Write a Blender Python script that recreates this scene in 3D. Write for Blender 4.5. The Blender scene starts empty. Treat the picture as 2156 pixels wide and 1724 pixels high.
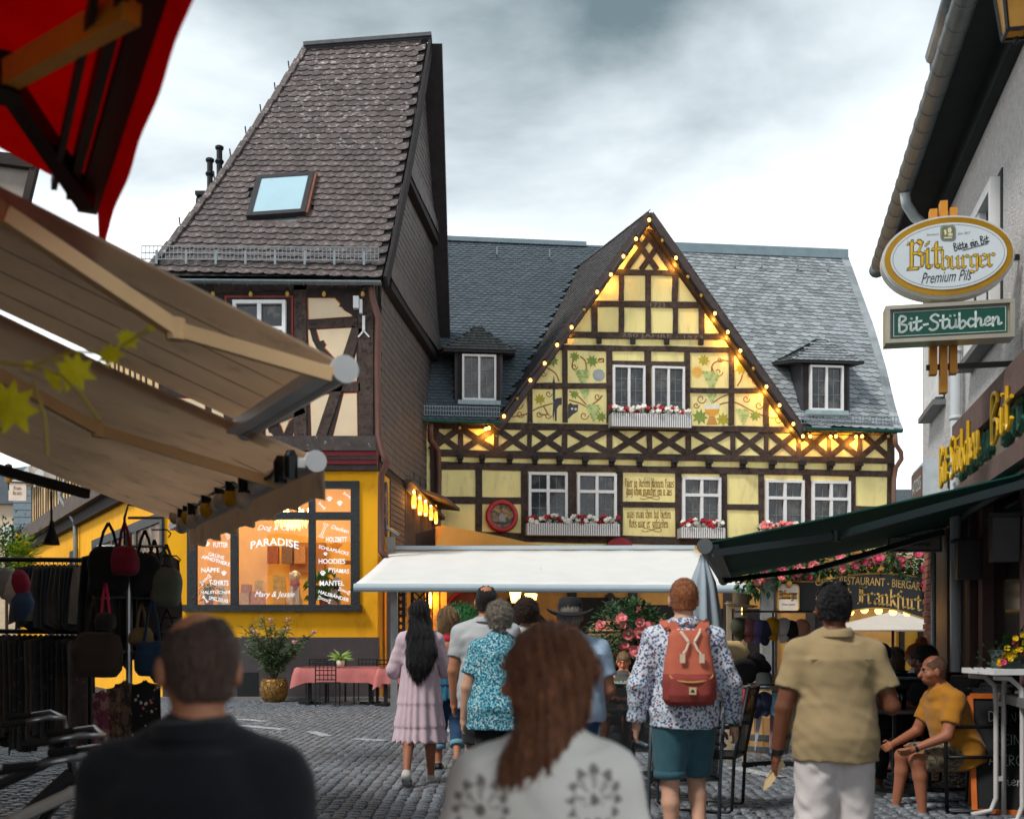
import bpy,math,random
import numpy as np
from mathutils import Vector,Matrix
random.seed(7)
sc = bpy.context.scene
COL = sc.collection
# ---------------------------------------------------------------- camera
F,CX,HY,CAMZ = 2400.0,1078.0,1345.0,1.55
cam = bpy.data.cameras.new('camera'); camo = bpy.data.objects.new('camera',cam); COL.objects.link(camo)
camo.location = (0,0,CAMZ); camo.rotation_euler = (math.radians(90),0,0)
cam.sensor_width = 36; cam.lens = F/2156*36; cam.shift_y = (HY-862)/2156
cam.clip_start = .05; cam.clip_end = 3000
cam.dof.use_dof = True; cam.dof.focus_distance = 15.0; cam.dof.aperture_fstop = 2.6
sc.camera = camo
sc.view_settings.view_transform = 'Standard'; sc.view_settings.look = 'None'
sc.view_settings.exposure = 0.92; sc.view_settings.gamma = 1.0
sc.view_settings.use_curve_mapping = False
# ---------------------------------------------------------------- world: overcast, drifting grey cloud
SUN_EL,SUN_AZ = math.radians(52),math.radians(232)
w = bpy.data.worlds.new('World'); sc.world = w; w.use_nodes = True
nt = w.node_tree; nt.nodes.clear()
def N(t,**k):
    n = nt.nodes.new(t)
    for a,b in k.items(): setattr(n,a,b)
    return n
out = N('ShaderNodeOutputWorld'); bg1 = N('ShaderNodeBackground'); bg2 = N('ShaderNodeBackground'); mx = N('ShaderNodeMixShader')
sky = N('ShaderNodeTexSky',sky_type='NISHITA',sun_disc=False); sky.sun_elevation = SUN_EL; sky.sun_rotation = SUN_AZ
bg1.inputs[1].default_value = .1; nt.links.new(sky.outputs[0],bg1.inputs[0])
tc = N('ShaderNodeTexCoord'); mp = N('ShaderNodeMapping'); mp.inputs['Scale'].default_value = (1,1,2.4); mp.inputs['Location'].default_value = (1.7,.35,.9)
nt.links.new(tc.outputs['Generated'],mp.inputs[0])
nz = N('ShaderNodeTexNoise'); nz.inputs['Scale'].default_value = 2.4; nz.inputs['Detail'].default_value = 7; nz.inputs['Roughness'].default_value = .52; nz.inputs['Distortion'].default_value = .25
nt.links.new(mp.outputs[0],nz.inputs[0])
sx = N('ShaderNodeSeparateXYZ'); nt.links.new(tc.outputs['Generated'],sx.inputs[0])
mr = N('ShaderNodeMapRange',interpolation_type='SMOOTHSTEP'); mr.inputs[1].default_value = .20; mr.inputs[2].default_value = .60; mr.inputs[3].default_value = -.17; mr.inputs[4].default_value = .42
nt.links.new(sx.outputs[2],mr.inputs[0])
ad = N('ShaderNodeMath',operation='ADD'); nt.links.new(nz.outputs[0],ad.inputs[0]); nt.links.new(mr.outputs[0],ad.inputs[1])
rp = N('ShaderNodeValToRGB'); rp.color_ramp.elements[0].position = .42; rp.color_ramp.elements[1].position = .86
rp.color_ramp.elements[0].color = (.92,.95,.97,1); rp.color_ramp.elements[1].color = (.10,.14,.155,1)
e = rp.color_ramp.elements.new(.56); e.color = (.55,.60,.63,1)
nt.links.new(ad.outputs[0],rp.inputs[0]); nt.links.new(rp.outputs[0],bg2.inputs[0]); bg2.inputs[1].default_value = 1.0
mx.inputs[0].default_value = .96
nt.links.new(bg1.outputs[0],mx.inputs[1]); nt.links.new(bg2.outputs[0],mx.inputs[2]); nt.links.new(mx.outputs[0],out.inputs[0])
# ---------------------------------------------------------------- sun behind cloud
sl = bpy.data.lights.new('sun','SUN'); sl.energy = 1.5; sl.angle = math.radians(12); sl.color = (1,.96,.9)
so = bpy.data.objects.new('sun',sl); COL.objects.link(so)
dv = Vector((math.sin(SUN_AZ)*math.cos(SUN_EL),math.cos(SUN_AZ)*math.cos(SUN_EL),math.sin(SUN_EL)))
so.rotation_euler = dv.to_track_quat('Z','Y').to_euler(); so.location = dv*40

# ================================================================ helpers
Z = Vector((0,0,1))
def W(px,py,d): return Vector(((px-CX)/F*d,d,CAMZ-(py-HY)/F*d))
def ray(px,py): return Vector(((px-CX)/F,1.0,-(py-HY)/F))
CAM = Vector((0,0,CAMZ))
def rayplane(px,py,p0,n):
    r = ray(px,py); return CAM + r*((p0-CAM).dot(n)/r.dot(n))
def gz(y):
    t = min(1,max(0,(y-4)/7)); return .22*t*t*(3-2*t)
def C(r,g,b,k=1.0):
    f = lambda c: (c/12.92 if c <= .04045 else ((c+.055)/1.055)**2.4)
    return tuple(min(1,f(x/255)*k) for x in (r,g,b))
def lerp(a,b,t): return a+(b-a)*t

class MB:
    def __init__(s): s.v = []; s.f = []; s.m = []
    def add(s,vs,fs,m=0):
        b = len(s.v); s.v += [tuple(v) for v in vs]
        for f in fs: s.f.append([i+b for i in f]); s.m.append(m)
        return s
    def obox(s,c,a,b,d,m=0):
        c,a,b,d = Vector(c),Vector(a),Vector(b),Vector(d)
        vs = [c+a*i+b*j+d*k for k in (-1,1) for j in (-1,1) for i in (-1,1)]
        return s.add(vs,[(0,2,3,1),(4,5,7,6),(0,1,5,4),(2,6,7,3),(0,4,6,2),(1,3,7,5)],m)
    def box(s,x0,x1,y0,y1,z0,z1,m=0):
        return s.obox(((x0+x1)/2,(y0+y1)/2,(z0+z1)/2),((x1-x0)/2,0,0),(0,(y1-y0)/2,0),(0,0,(z1-z0)/2),m)
    def beam(s,a,b,w,h,up=Z,m=0):
        a,b = Vector(a),Vector(b); d = (b-a)/2; t = d.normalized()
        sd = t.cross(Vector(up))
        if sd.length < 1e-4: sd = t.cross(Vector((0,1,0)))
        sd.normalize(); u2 = sd.cross(t)
        return s.obox((a+b)/2,d,sd*(w/2),u2*(h/2),m)
    def tube(s,path,r,n=8,cap=True,m=0,closed=False):
        P = [Vector(p) for p in path]; L = len(P)
        rs = r if isinstance(r,(list,tuple)) else [r]*L
        vs = []; fs = []; nrm = None
        for i,p in enumerate(P):
            if closed: t = P[(i+1) % L]-P[i-1]
            else: t = P[min(i+1,L-1)]-P[max(i-1,0)]
            t.normalize()
            if nrm is None:
                nrm = t.cross(Z) if abs(t.z) < .95 else t.cross(Vector((1,0,0)))
            nrm = (nrm - t*nrm.dot(t)); nrm.normalize(); bn = t.cross(nrm)
            for j in range(n):
                a = 2*math.pi*j/n; vs.append(p+(nrm*math.cos(a)+bn*math.sin(a))*rs[i])
        for i in range(L if closed else L-1):
            k = (i+1) % L
            for j in range(n):
                fs.append((i*n+j,i*n+(j+1) % n,k*n+(j+1) % n,k*n+j))
        if cap and not closed: fs += [tuple(range(n-1,-1,-1)),tuple((L-1)*n+j for j in range(n))]
        return s.add(vs,fs,m)
    def prism(s,poly,d,m=0):
        P = [Vector(p) for p in poly]; n = len(P); d = Vector(d)
        fs = [tuple(range(n)),tuple(range(2*n-1,n-1,-1))]
        fs += [(i,n+i,n+(i+1) % n,(i+1) % n) for i in range(n)]
        return s.add(P+[p+d for p in P],fs,m)
    def lathe(s,prof,c=(0,0,0),n=16,M=None,m=0):
        c = Vector(c); vs = []; fs = []
        for r,z in prof:
            for j in range(n):
                a = 2*math.pi*j/n; p = Vector((r*math.cos(a),r*math.sin(a),z))
                vs.append((M @ p if M else p)+c)
        for i in range(len(prof)-1):
            for j in range(n): fs.append((i*n+j,i*n+(j+1) % n,(i+1)*n+(j+1) % n,(i+1)*n+j))
        fs += [tuple(range(n-1,-1,-1)),tuple((len(prof)-1)*n+j for j in range(n))]
        return s.add(vs,fs,m)
    def ball(s,c,r,nu=8,nv=6,m=0,M=None):
        r = (r,r,r) if not isinstance(r,(tuple,list,Vector)) else r
        c = Vector(c); vs = [c+Vector((0,0,-r[2]))]; fs = []
        for i in range(1,nv):
            ph = -math.pi/2+math.pi*i/nv
            for j in range(nu):
                a = 2*math.pi*j/nu
                p = Vector((r[0]*math.cos(ph)*math.cos(a),r[1]*math.cos(ph)*math.sin(a),r[2]*math.sin(ph)))
                vs.append(c+(M @ p if M else p))
        vs.append(c+Vector((0,0,r[2])))
        for j in range(nu): fs.append((0,1+(j+1) % nu,1+j))
        for i in range(nv-2):
            for j in range(nu):
                a = 1+i*nu; fs.append((a+j,a+(j+1) % nu,a+nu+(j+1) % nu,a+nu+j))
        a = 1+(nv-2)*nu
        for j in range(nu): fs.append((a+j,a+(j+1) % nu,len(vs)-1))
        return s.add(vs,fs,m)
    def leaf(s,p,d,up,L,wd,m=0,bend=.15):
        p,d,up = Vector(p),Vector(d).normalized(),Vector(up)
        sd = d.cross(up); sd = sd.normalized() if sd.length > 1e-5 else Vector((1,0,0)); n = sd.cross(d)
        q = [p,p+d*L*.45+sd*wd/2-n*L*bend*.2,p+d*L-n*L*bend,p+d*L*.45-sd*wd/2-n*L*bend*.2,p+d*L*.5+n*wd*.12]
        return s.add(q,[(0,1,4),(1,2,4),(2,3,4),(3,0,4)],m)
    def mesh(s,name,mats,smooth=False):
        me = bpy.data.meshes.new(name); me.from_pydata(s.v,[],s.f)
        for mt in (mats if isinstance(mats,(list,tuple)) else [mats]): me.materials.append(mt)
        if max(s.m,default=0): me.polygons.foreach_set('material_index',s.m)
        if smooth: me.polygons.foreach_set('use_smooth',[True]*len(s.f))
        me.update(); return me
    def build(s,name,mats,parent=None,smooth=False):
        return link(name,s.mesh(name,mats,smooth),parent)
def link(name,me,parent=None,mat=None):
    o = bpy.data.objects.new(name,me); COL.objects.link(o)
    if mat is not None: o.matrix_local = mat
    if parent is not None:
        o.parent = parent
        if parent.type == 'EMPTY': o.matrix_parent_inverse = Matrix.Translation(-parent.location)
    return o
def tag(o,label=None,cat=None,group=None,kind=None):
    if label: o['label'] = label
    if cat: o['category'] = cat
    if group: o['group'] = group
    if kind: o['kind'] = kind
    return o
def thing(name,label,cat,loc=(0,0,0),group=None):
    o = bpy.data.objects.new(name,None); COL.objects.link(o); o.location = loc; o.empty_display_size = .2
    return tag(o,label,cat,group)
def dup(root,loc,rz=0,label=None,group=None,par=None):
    r = root.copy(); COL.objects.link(r)
    if par is None: r.location = loc; r.rotation_euler = (0,0,rz)
    else: r.parent = par
    if label: r['label'] = label
    if group: r['group'] = group
    for ch in list(root.children): dup(ch,None,0,None,None,r)
    return r
def smooth_by(me): me.polygons.foreach_set('use_smooth',[True]*len(me.polygons))

# ---------------------------------------------------------------- materials
MATS = {}
def mat(name,col,rough=.75,var=.12,scale=6,bump=0,bscale=40,metal=0,rnd=0,emit=0,ecol=None,spec=.4,stretch=None,col2=None,c2=(.5,.62),alpha=1,trans=0,sheen=0,tl=0,coat=0):
    if name in MATS: return MATS[name]
    m = bpy.data.materials.new(name); m.use_nodes = True; t = m.node_tree; b = t.nodes['Principled BSDF']; L = t.links.new
    col = tuple(col[:3])
    tc = t.nodes.new('ShaderNodeTexCoord'); src = tc.outputs['Object']
    if stretch:
        mp = t.nodes.new('ShaderNodeMapping'); mp.inputs['Scale'].default_value = stretch; L(src,mp.inputs[0]); src = mp.outputs[0]
    nz = t.nodes.new('ShaderNodeTexNoise'); nz.inputs['Scale'].default_value = scale; nz.inputs['Detail'].default_value = 6; nz.inputs['Roughness'].default_value = .6; L(src,nz.inputs[0])
    rp = t.nodes.new('ShaderNodeValToRGB'); rp.color_ramp.elements[0].position = .3; rp.color_ramp.elements[1].position = .7
    rp.color_ramp.elements[0].color = (*[c*(1-var) for c in col],1); rp.color_ramp.elements[1].color = (*[min(1,c*(1+var)) for c in col],1)
    L(nz.outputs[0],rp.inputs[0]); cur = rp.outputs[0]
    if col2 is not None:
        n2 = t.nodes.new('ShaderNodeTexNoise'); n2.inputs['Scale'].default_value = scale*2.3; n2.inputs['Detail'].default_value = 7; n2.inputs['Roughness'].default_value = .7; L(src,n2.inputs[0])
        mr = t.nodes.new('ShaderNodeMapRange'); mr.inputs[1].default_value = c2[0]; mr.inputs[2].default_value = c2[1]; L(n2.outputs[0],mr.inputs[0])
        mx = t.nodes.new('ShaderNodeMix'); mx.data_type = 'RGBA'; mx.inputs[7].default_value = (*col2[:3],1)
        L(mr.outputs[0],mx.inputs[0]); L(cur,mx.inputs[6]); cur = mx.outputs[2]
    if rnd:
        oi = t.nodes.new('ShaderNodeObjectInfo'); ge = t.nodes.new('ShaderNodeNewGeometry')
        ad = t.nodes.new('ShaderNodeMath'); L(oi.outputs['Random'],ad.inputs[0]); L(ge.outputs['Random Per Island'],ad.inputs[1])
        fr = t.nodes.new('ShaderNodeMath'); fr.operation = 'FRACT'; L(ad.outputs[0],fr.inputs[0])
        m2 = t.nodes.new('ShaderNodeMapRange'); m2.inputs[3].default_value = 1-rnd; m2.inputs[4].default_value = 1+rnd; L(fr.outputs[0],m2.inputs[0])
        hs = t.nodes.new('ShaderNodeHueSaturation'); L(m2.outputs[0],hs.inputs['Value']); L(cur,hs.inputs['Color']); cur = hs.outputs[0]
    L(cur,b.inputs['Base Color'])
    b.inputs['Roughness'].default_value = rough; b.inputs['Metallic'].default_value = metal; b.inputs['Specular IOR Level'].default_value = spec
    if bump:
        n3 = t.nodes.new('ShaderNodeTexNoise'); n3.inputs['Scale'].default_value = bscale; n3.inputs['Detail'].default_value = 5; L(src,n3.inputs[0])
        bp = t.nodes.new('ShaderNodeBump'); bp.inputs['Strength'].default_value = bump; bp.inputs['Distance'].default_value = .02; L(n3.outputs[0],bp.inputs['Height']); L(bp.outputs[0],b.inputs['Normal'])
    if emit: b.inputs['Emission Color'].default_value = (*(ecol or col)[:3],1); b.inputs['Emission Strength'].default_value = emit
    if trans: b.inputs['Transmission Weight'].default_value = trans
    if alpha < 1: b.inputs['Alpha'].default_value = alpha
    if coat: b.inputs['Coat Weight'].default_value = coat
    if sheen: b.inputs['Sheen Weight'].default_value = sheen
    if tl:
        tr = t.nodes.new('ShaderNodeBsdfTranslucent'); L(cur,tr.inputs[0]); ms = t.nodes.new('ShaderNodeMixShader'); ms.inputs[0].default_value = tl
        o = t.nodes['Material Output']; L(b.outputs[0],ms.inputs[1]); L(tr.outputs[0],ms.inputs[2]); L(ms.outputs[0],o.inputs[0])
    MATS[name] = m; return m
TIMBER = mat('timber',C(72,58,52),.85,.35,5,.35,30,stretch=(1,1,1),col2=C(40,33,32),rnd=.12)
TIMBERD = mat('timber_dark',C(48,40,38),.85,.3,5,.3,30,rnd=.1)
LEMON = mat('lemon_plaster',C(244,228,156),.9,.07,1.6,.2,40,col2=C(206,194,146),c2=(.52,.74),stretch=(1.4,1.4,.35))
CREAM = mat('cream_plaster',C(222,200,168),.9,.06,2,.15,50)
OCHRE = mat('ochre_plaster',C(245,174,14),.85,.07,1.2,.25,30,col2=C(216,146,20),c2=(.54,.78),stretch=(1.3,1.3,.5))
TERRA = mat('terracotta_line',C(170,86,50),.85)
SLATE_B = mat('slate_brown',C(88,78,76),.6,.25,4,.3,25,rnd=.25,col2=C(176,168,168),c2=(.54,.66))
SLATE_D = mat('slate_dark',C(92,102,110),.5,.15,5,.25,25,rnd=.12)
SLATE_G = mat('slate_grey',C(150,156,160),.45,.22,4,.3,25,rnd=.30)
SLATE_W = mat('slate_hung',C(92,84,82),.65,.2,5,.3,25,rnd=.16)
ROOFBASE = mat('roof_felt',C(50,48,50),.9)
WHITEP = mat('white_paint',C(226,226,226),.5,.05)
ZINC = mat('zinc',C(128,136,140),.45,.15,6,metal=.75)
GREENZ = mat('green_gutter',C(30,86,78),.5,.15)
BROWNM = mat('brown_pipe',C(92,58,48),.5,.15)
BLACKM = mat('black_metal',C(26,28,30),.45,.2,metal=.3)
IRON = mat('dark_iron',C(40,42,44),.55,.2,metal=.5)
STEEL = mat('steel',C(150,152,155),.3,.1,metal=.9)
GLASSD = mat('window_glass',C(30,36,40),.08,.5,1.2,spec=.5,col2=C(84,84,80),c2=(.5,.62))
def clearglass():
    if 'clear_glass' in MATS: return MATS['clear_glass']
    m = bpy.data.materials.new('clear_glass'); m.use_nodes = True; t = m.node_tree; L = t.links.new
    t.nodes.remove(t.nodes['Principled BSDF']); o = t.nodes['Material Output']
    tr = t.nodes.new('ShaderNodeBsdfTransparent'); gl = t.nodes.new('ShaderNodeBsdfGlossy'); gl.inputs['Roughness'].default_value = .02
    fr = t.nodes.new('ShaderNodeFresnel'); fr.inputs[0].default_value = 1.45; ms = t.nodes.new('ShaderNodeMixShader')
    L(fr.outputs[0],ms.inputs[0]); L(tr.outputs[0],ms.inputs[1]); L(gl.outputs[0],ms.inputs[2]); L(ms.outputs[0],o.inputs[0])
    MATS['clear_glass'] = m; return m
CLEAR = clearglass()
def lamp_light(name,loc,energy,col,r=.05,parent=None):
    l = bpy.data.lights.new(name,'POINT'); l.energy = energy; l.color = col; l.shadow_soft_size = r
    o = bpy.data.objects.new(name,l); COL.objects.link(o); o.location = loc
    if parent is not None:
        o.parent = parent
        if parent.type == 'EMPTY': o.matrix_parent_inverse = Matrix.Translation(-parent.location)
    return o
WARM = (1,.44,.06)

class Plane:
    """vertical plane: origin (x,y), horizontal unit u, outward normal n"""
    def __init__(s,x,y,ux,uy,flip=1):
        s.O = Vector((x,y,0)); s.u = Vector((ux,uy,0)).normalized(); s.n = Vector((s.u.y,-s.u.x,0))*flip
    def P(s,u,z,o=0): return s.O+s.u*u+Z*z+s.n*o
    def uz(s,px,py,o=0):
        p = rayplane(px,py,s.O+s.n*o,s.n); return ((p-s.O).dot(s.u),p.z)
    def box(s,mb,u0,u1,z0,z1,o0,o1,m=0):
        return mb.obox(s.P((u0+u1)/2,(z0+z1)/2,(o0+o1)/2),s.u*((u1-u0)/2),Z*((z1-z0)/2),s.n*((o1-o0)/2),m)
    def pbox(s,mb,x0,x1,y0,y1,o0,o1,m=0):
        a = s.uz(x0,y1,o1); b = s.uz(x1,y0,o1); c = s.uz(x0,y0,o1); d = s.uz(x1,y1,o1)
        q = [a,d,b,c]
        return s.poly(mb,q,o0,o1,m)
    def poly(s,mb,q,o0,o1,m=0):
        return mb.prism([s.P(u,z,o0) for u,z in q],s.n*(o1-o0),m)
    def ppoly(s,mb,pts,o0,o1,m=0): return s.poly(mb,[s.uz(x,y,o1) for x,y in pts],o0,o1,m)
    def bar(s,mb,a,b,wd,o0,o1,m=0):
        (u0,z0),(u1,z1) = a,b; dx,dz = u1-u0,z1-z0; l = math.hypot(dx,dz) or 1; nx,nz_ = -dz/l*wd/2,dx/l*wd/2
        return s.poly(mb,[(u0+nx,z0+nz_),(u1+nx,z1+nz_),(u1-nx,z1-nz_),(u0-nx,z0-nz_)],o0,o1,m)
    def pbar(s,mb,x0,y0,x1,y1,wd,o0,o1,m=0): return s.bar(mb,s.uz(x0,y0,o1),s.uz(x1,y1,o1),wd,o0,o1,m)

# ---------------------------------------------------------------- slates
EDGE = mat('slate_edge_shadow',C(40,38,40),.9)  # dark broken slate edge; its tone also stands in for shadow lines
def tile_mesh(name,wd,h,mat_,round_=True,th=.02):
    """local: x along row, y up the slope, z out. origin at the middle of the lower edge"""
    mb = MB()
    if round_: o = [(-.49,.62),(-.45,.30),(-.30,.07),(-.06,-.04),(.2,.02),(.40,.2),(.48,.42),(.49,.62)]
    else: o = [(-.49,.02),(.36,0),(.46,.1),(.49,.25)]
    o = o+[(.49,1.35),(-.49,1.35)]
    vs = [(x*wd,y*h,th*(1.5-1.1*y)) for x,y in o]; n = len(vs)
    mb.add(vs,[tuple(range(n))]); mb.add(vs+[(x*1.02,y,z-th*.95) for x,y,z in vs],[(i,i+n,(i+1) % n+n,(i+1) % n) for i in range(n-2)],1)
    return mb.mesh(name,[mat_,EDGE])
def lay_slates(parent,tmesh,frames,name='slate',limit=300,key=None):
    """frames: list of 4x4; the ones showing largest become parts, the rest one stuff mesh"""
    if key: frames = sorted(frames,key=key)
    for M in frames[:limit]: link(name,tmesh,parent,M)
    rest = frames[limit:]
    if rest:
        v = np.array([x.co[:]+(1,) for x in tmesh.vertices]); fs = [tuple(p.vertices) for p in tmesh.polygons]
        V = np.concatenate([v @ np.array(M).T for M in rest])[:,:3]; n = len(v)
        me = bpy.data.meshes.new(name+'s'); me.from_pydata(V.tolist(),[],[tuple(i+k*n for i in f) for k in range(len(rest)) for f in fs])
        me.materials.append(tmesh.materials[0]); me.materials.append(tmesh.materials[1]); me.polygons.foreach_set('material_index',[p.material_index for p in tmesh.polygons]*len(rest)); tag(link(name+'s',me,parent),kind='stuff')
def grid_frames(S,rows,wd,keep=None,jit=.03,slope=0,seed=1,mirror=False):
    """S(a,b) surface (a along 0..1, b up 0..1)"""
    rg = random.Random(seed); fr = []
    for r in range(rows):
        b = r/rows; p0,p1 = S(0,b),S(1,b); ln = (p1-p0).length; nc = max(1,round(ln/wd))
        for c in range(-1,nc+1):
            a = (c+.5+(.5 if r % 2 else 0))/nc
            if a < .012 or a > .992: continue
            bb = b+slope*(a-.5); 
            if bb < -.01 or bb > 1: continue
            p = S(a,bb); tx = (S(min(1,a+.01),bb)-S(max(0,a-.01),bb)).normalized(); ty = S(a,min(1,bb+.01))-S(a,max(0,bb-.01))
            ty = (ty-tx*ty.dot(tx)).normalized(); n = tx.cross(ty)
            if keep and not keep(p): continue
            rot = rg.uniform(-jit,jit); tx2 = tx*math.cos(rot)+ty*math.sin(rot); ty2 = n.cross(tx2)
            k = -1 if mirror else 1
            M = Matrix((tx2*k*(1+rg.uniform(-.04,.04)),ty2,n)).transposed().to_4x4(); M.translation = p+n*rg.uniform(.0,.006)
            fr.append(M)
    return fr
# ================================================================ lettering
_TX = {}
def font_geo(s,shear=0,bold=0):
    k = (s,shear,bold)
    if k in _TX: return _TX[k]
    cu = bpy.data.curves.new('tmp','FONT'); cu.body = s; cu.size = 1; cu.shear = shear; cu.resolution_u = 3; cu.offset = bold; cu.fill_mode = 'FRONT'
    o = bpy.data.objects.new('tmp',cu); COL.objects.link(o); bpy.context.view_layer.update()
    me = bpy.data.meshes.new_from_object(o.evaluated_get(bpy.context.evaluated_depsgraph_get()))
    vs = [v.co.copy() for v in me.vertices]; fs = [tuple(p.vertices) for p in me.polygons]
    bpy.data.objects.remove(o); bpy.data.curves.remove(cu); bpy.data.meshes.remove(me)
    x0 = min(v.x for v in vs); x1 = max(v.x for v in vs); y0 = min(v.y for v in vs); y1 = max(v.y for v in vs)
    _TX[k] = (vs,fs,x0,x1,y0,y1); return _TX[k]
def put_text(mb,s,c,r,up,width,height=None,rot=0,shear=0,bold=0,m=0,arch=0):
    """centre c, unit right r, unit up"""
    vs,fs,x0,x1,y0,y1 = font_geo(s,shear,bold)
    kx = width/(x1-x0); ky = (height/(y1-y0)) if height else kx
    cr,sr = math.cos(rot),math.sin(rot); o = []
    for v in vs:
        x = (v.x-(x0+x1)/2)*kx; y = (v.y-(y0+y1)/2)*ky
        if arch: y += -arch*(2*x/width)**2
        o.append(Vector(c)+r*(x*cr-y*sr)+up*(x*sr+y*cr))
    mb.add(o,fs,m)
def _min(x): return [(x-.09,.84),(x,.96),(x,.1),(x+.1,0),(x+.17,.08)]
BL = {
 'i': (.34,[_min(.06),[(.02,1.22),(.1,1.32)]]),'n': (.66,[_min(.06),[(.08,.8),(.26,.99),(.42,.86),(.42,.1),(.5,0),(.58,.08)]]),
 'm': (1.0,[_min(.06),[(.08,.8),(.26,.99),(.4,.86),(.4,.05)],[(.42,.8),(.6,.99),(.76,.86),(.76,.1),(.84,0),(.92,.08)]]),
 'u': (.66,[_min(.06),_min(.42),[(.16,0),(.42,.22)]]),'r': (.48,[_min(.06),[(.08,.82),(.26,1),(.38,.88)]]),
 'e': (.5,[[(.42,.14),(.24,0),(.05,.12),(.05,.85),(.22,1),(.4,.86),(.36,.62),(.08,.48)]]),
 'c': (.46,[[(.4,.14),(.22,0),(.05,.12),(.05,.85),(.22,1),(.38,.86)]]),
 'a': (.58,[[(.06,.85),(.22,1),(.4,.85),(.4,.1),(.48,0),(.54,.07)],[(.4,.56),(.12,.5),(.04,.32),(.04,.12),(.16,0),(.4,.2)]]),
 'b': (.54,[[(-.03,1.42),(.06,1.5),(.06,.1),(.2,0),(.42,.15),(.42,.85),(.26,1),(.08,.82)]]),
 'd': (.54,[[(.04,1.45),(.42,.85),(.42,.12),(.22,0),(.05,.12),(.05,.82),(.22,1),(.42,.85)]]),
 'h': (.56,[[(-.03,1.42),(.06,1.5),(.06,0)],[(.08,.8),(.26,1),(.43,.85),(.43,.05),(.22,-.28)]]),
 'k': (.52,[[(0,1.42),(.06,1.5),(.06,0)],[(.08,.62),(.24,1),(.4,.86),(.14,.6),(.4,.08),(.46,.02)]]),
 'l': (.3,[[(-.03,1.42),(.06,1.5),(.06,.1),(.16,0),(.22,.07)]]),'t': (.38,[[(.08,1.28),(.08,.12),(.2,0),(.28,.1)],[(-.06,.96),(.28,.96)]]),
 's': (.5,[[(.4,.88),(.24,1),(.06,.86),(.08,.62),(.38,.42),(.38,.14),(.2,0),(.02,.12)]]),
 'S': (.72,[[(.6,1.25),(.36,1.46),(.08,1.2),(.14,.9),(.58,.62),(.58,.2),(.3,0),(.02,.16)],[(.36,1.4),(.36,.1)]]),
 'L': (.34,[[(.08,0),(.08,1.28),(.22,1.46),(.36,1.36)]]),'f': (.38,[[(.08,-.2),(.08,1.28),(.22,1.46),(.36,1.36)],[(-.06,.96),(.28,.96)]]),
 'g': (.54,[[(.4,.9),(.22,1),(.05,.85),(.05,.2),(.2,.06),(.4,.25)],[(.42,1),(.42,-.22),(.22,-.4),(.02,-.3)]]),
 'w': (.94,[_min(.06),_min(.38),[(.16,0),(.38,.2)],[(.72,1.06),(.76,.16),(.6,0),(.42,.16)]]),
 'z': (.48,[[(.03,.94),(.36,.94),(.06,.5),(.34,.3),(.3,-.1),(.1,-.3)]]),'u.': (.3,[]),
 'H': (.78,[[(.0,1.3),(.1,1.45),(.1,.1),(.0,0)],[(.12,.8),(.4,1.02),(.58,.85),(.58,.0),(.4,-.25)],[(.1,1.45),(.3,1.3),(.5,1.45)]]),
 'F': (.74,[[(.02,.0),(.16,.12),(.16,1.4),(.3,1.3)],[(.16,1.42),(.4,1.3),(.66,1.48)],[(.1,.78),(.56,.78)],[(.34,1.3),(.34,.1)]]),
 'B': (.72,[[(.0,1.34),(.14,1.46),(.14,.05),(.0,0),(.4,0),(.58,.14),(.58,.7),(.4,.82),(.56,1.3),(.4,1.46),(.2,1.3)],[(.18,.8),(.4,.82)]]),
 'o': (.54,[[(.22,1),(.05,.85),(.05,.14),(.22,0),(.42,.15),(.42,.85),(.22,1)]]),
 '-': (.4,[[(.05,.5),(.3,.5)]]),' ': (.42,[]),
}
def put_black(mb,s,c,r,up,width,xh,nib=(.085,.075),m=0,arch=0):
    adv = sum(BL[ch][0] for ch in s); kx = width/adv; x = -adv/2; c = Vector(c)
    def P(a,b):
        dy = -arch*(2*a/adv)**2
        return c+r*(a*kx)+up*((b-.5)*xh+dy)
    nx,ny = nib[0]*xh/kx,nib[1]
    for ch in s:
        a,st = BL[ch]
        for pl in st:
            for (x0,y0),(x1,y1) in zip(pl[:-1],pl[1:]):
                pts = [(x+x0-nx,y0-ny),(x+x0+nx,y0+ny),(x+x1+nx,y1+ny),(x+x1-nx,y1-ny)]
                mb.add([P(*q) for q in pts],[(0,1,2,3)],m)
                for xx,yy in ((x0,y0),(x1,y1)):
                    mb.add([P(x+xx-nx,yy-ny),P(x+xx+nx*.25,yy-ny*.9),P(x+xx+nx,yy+ny),P(x+xx-nx*.25,yy+ny*.9)],[(0,1,2,3)],m)
        x += a
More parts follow.
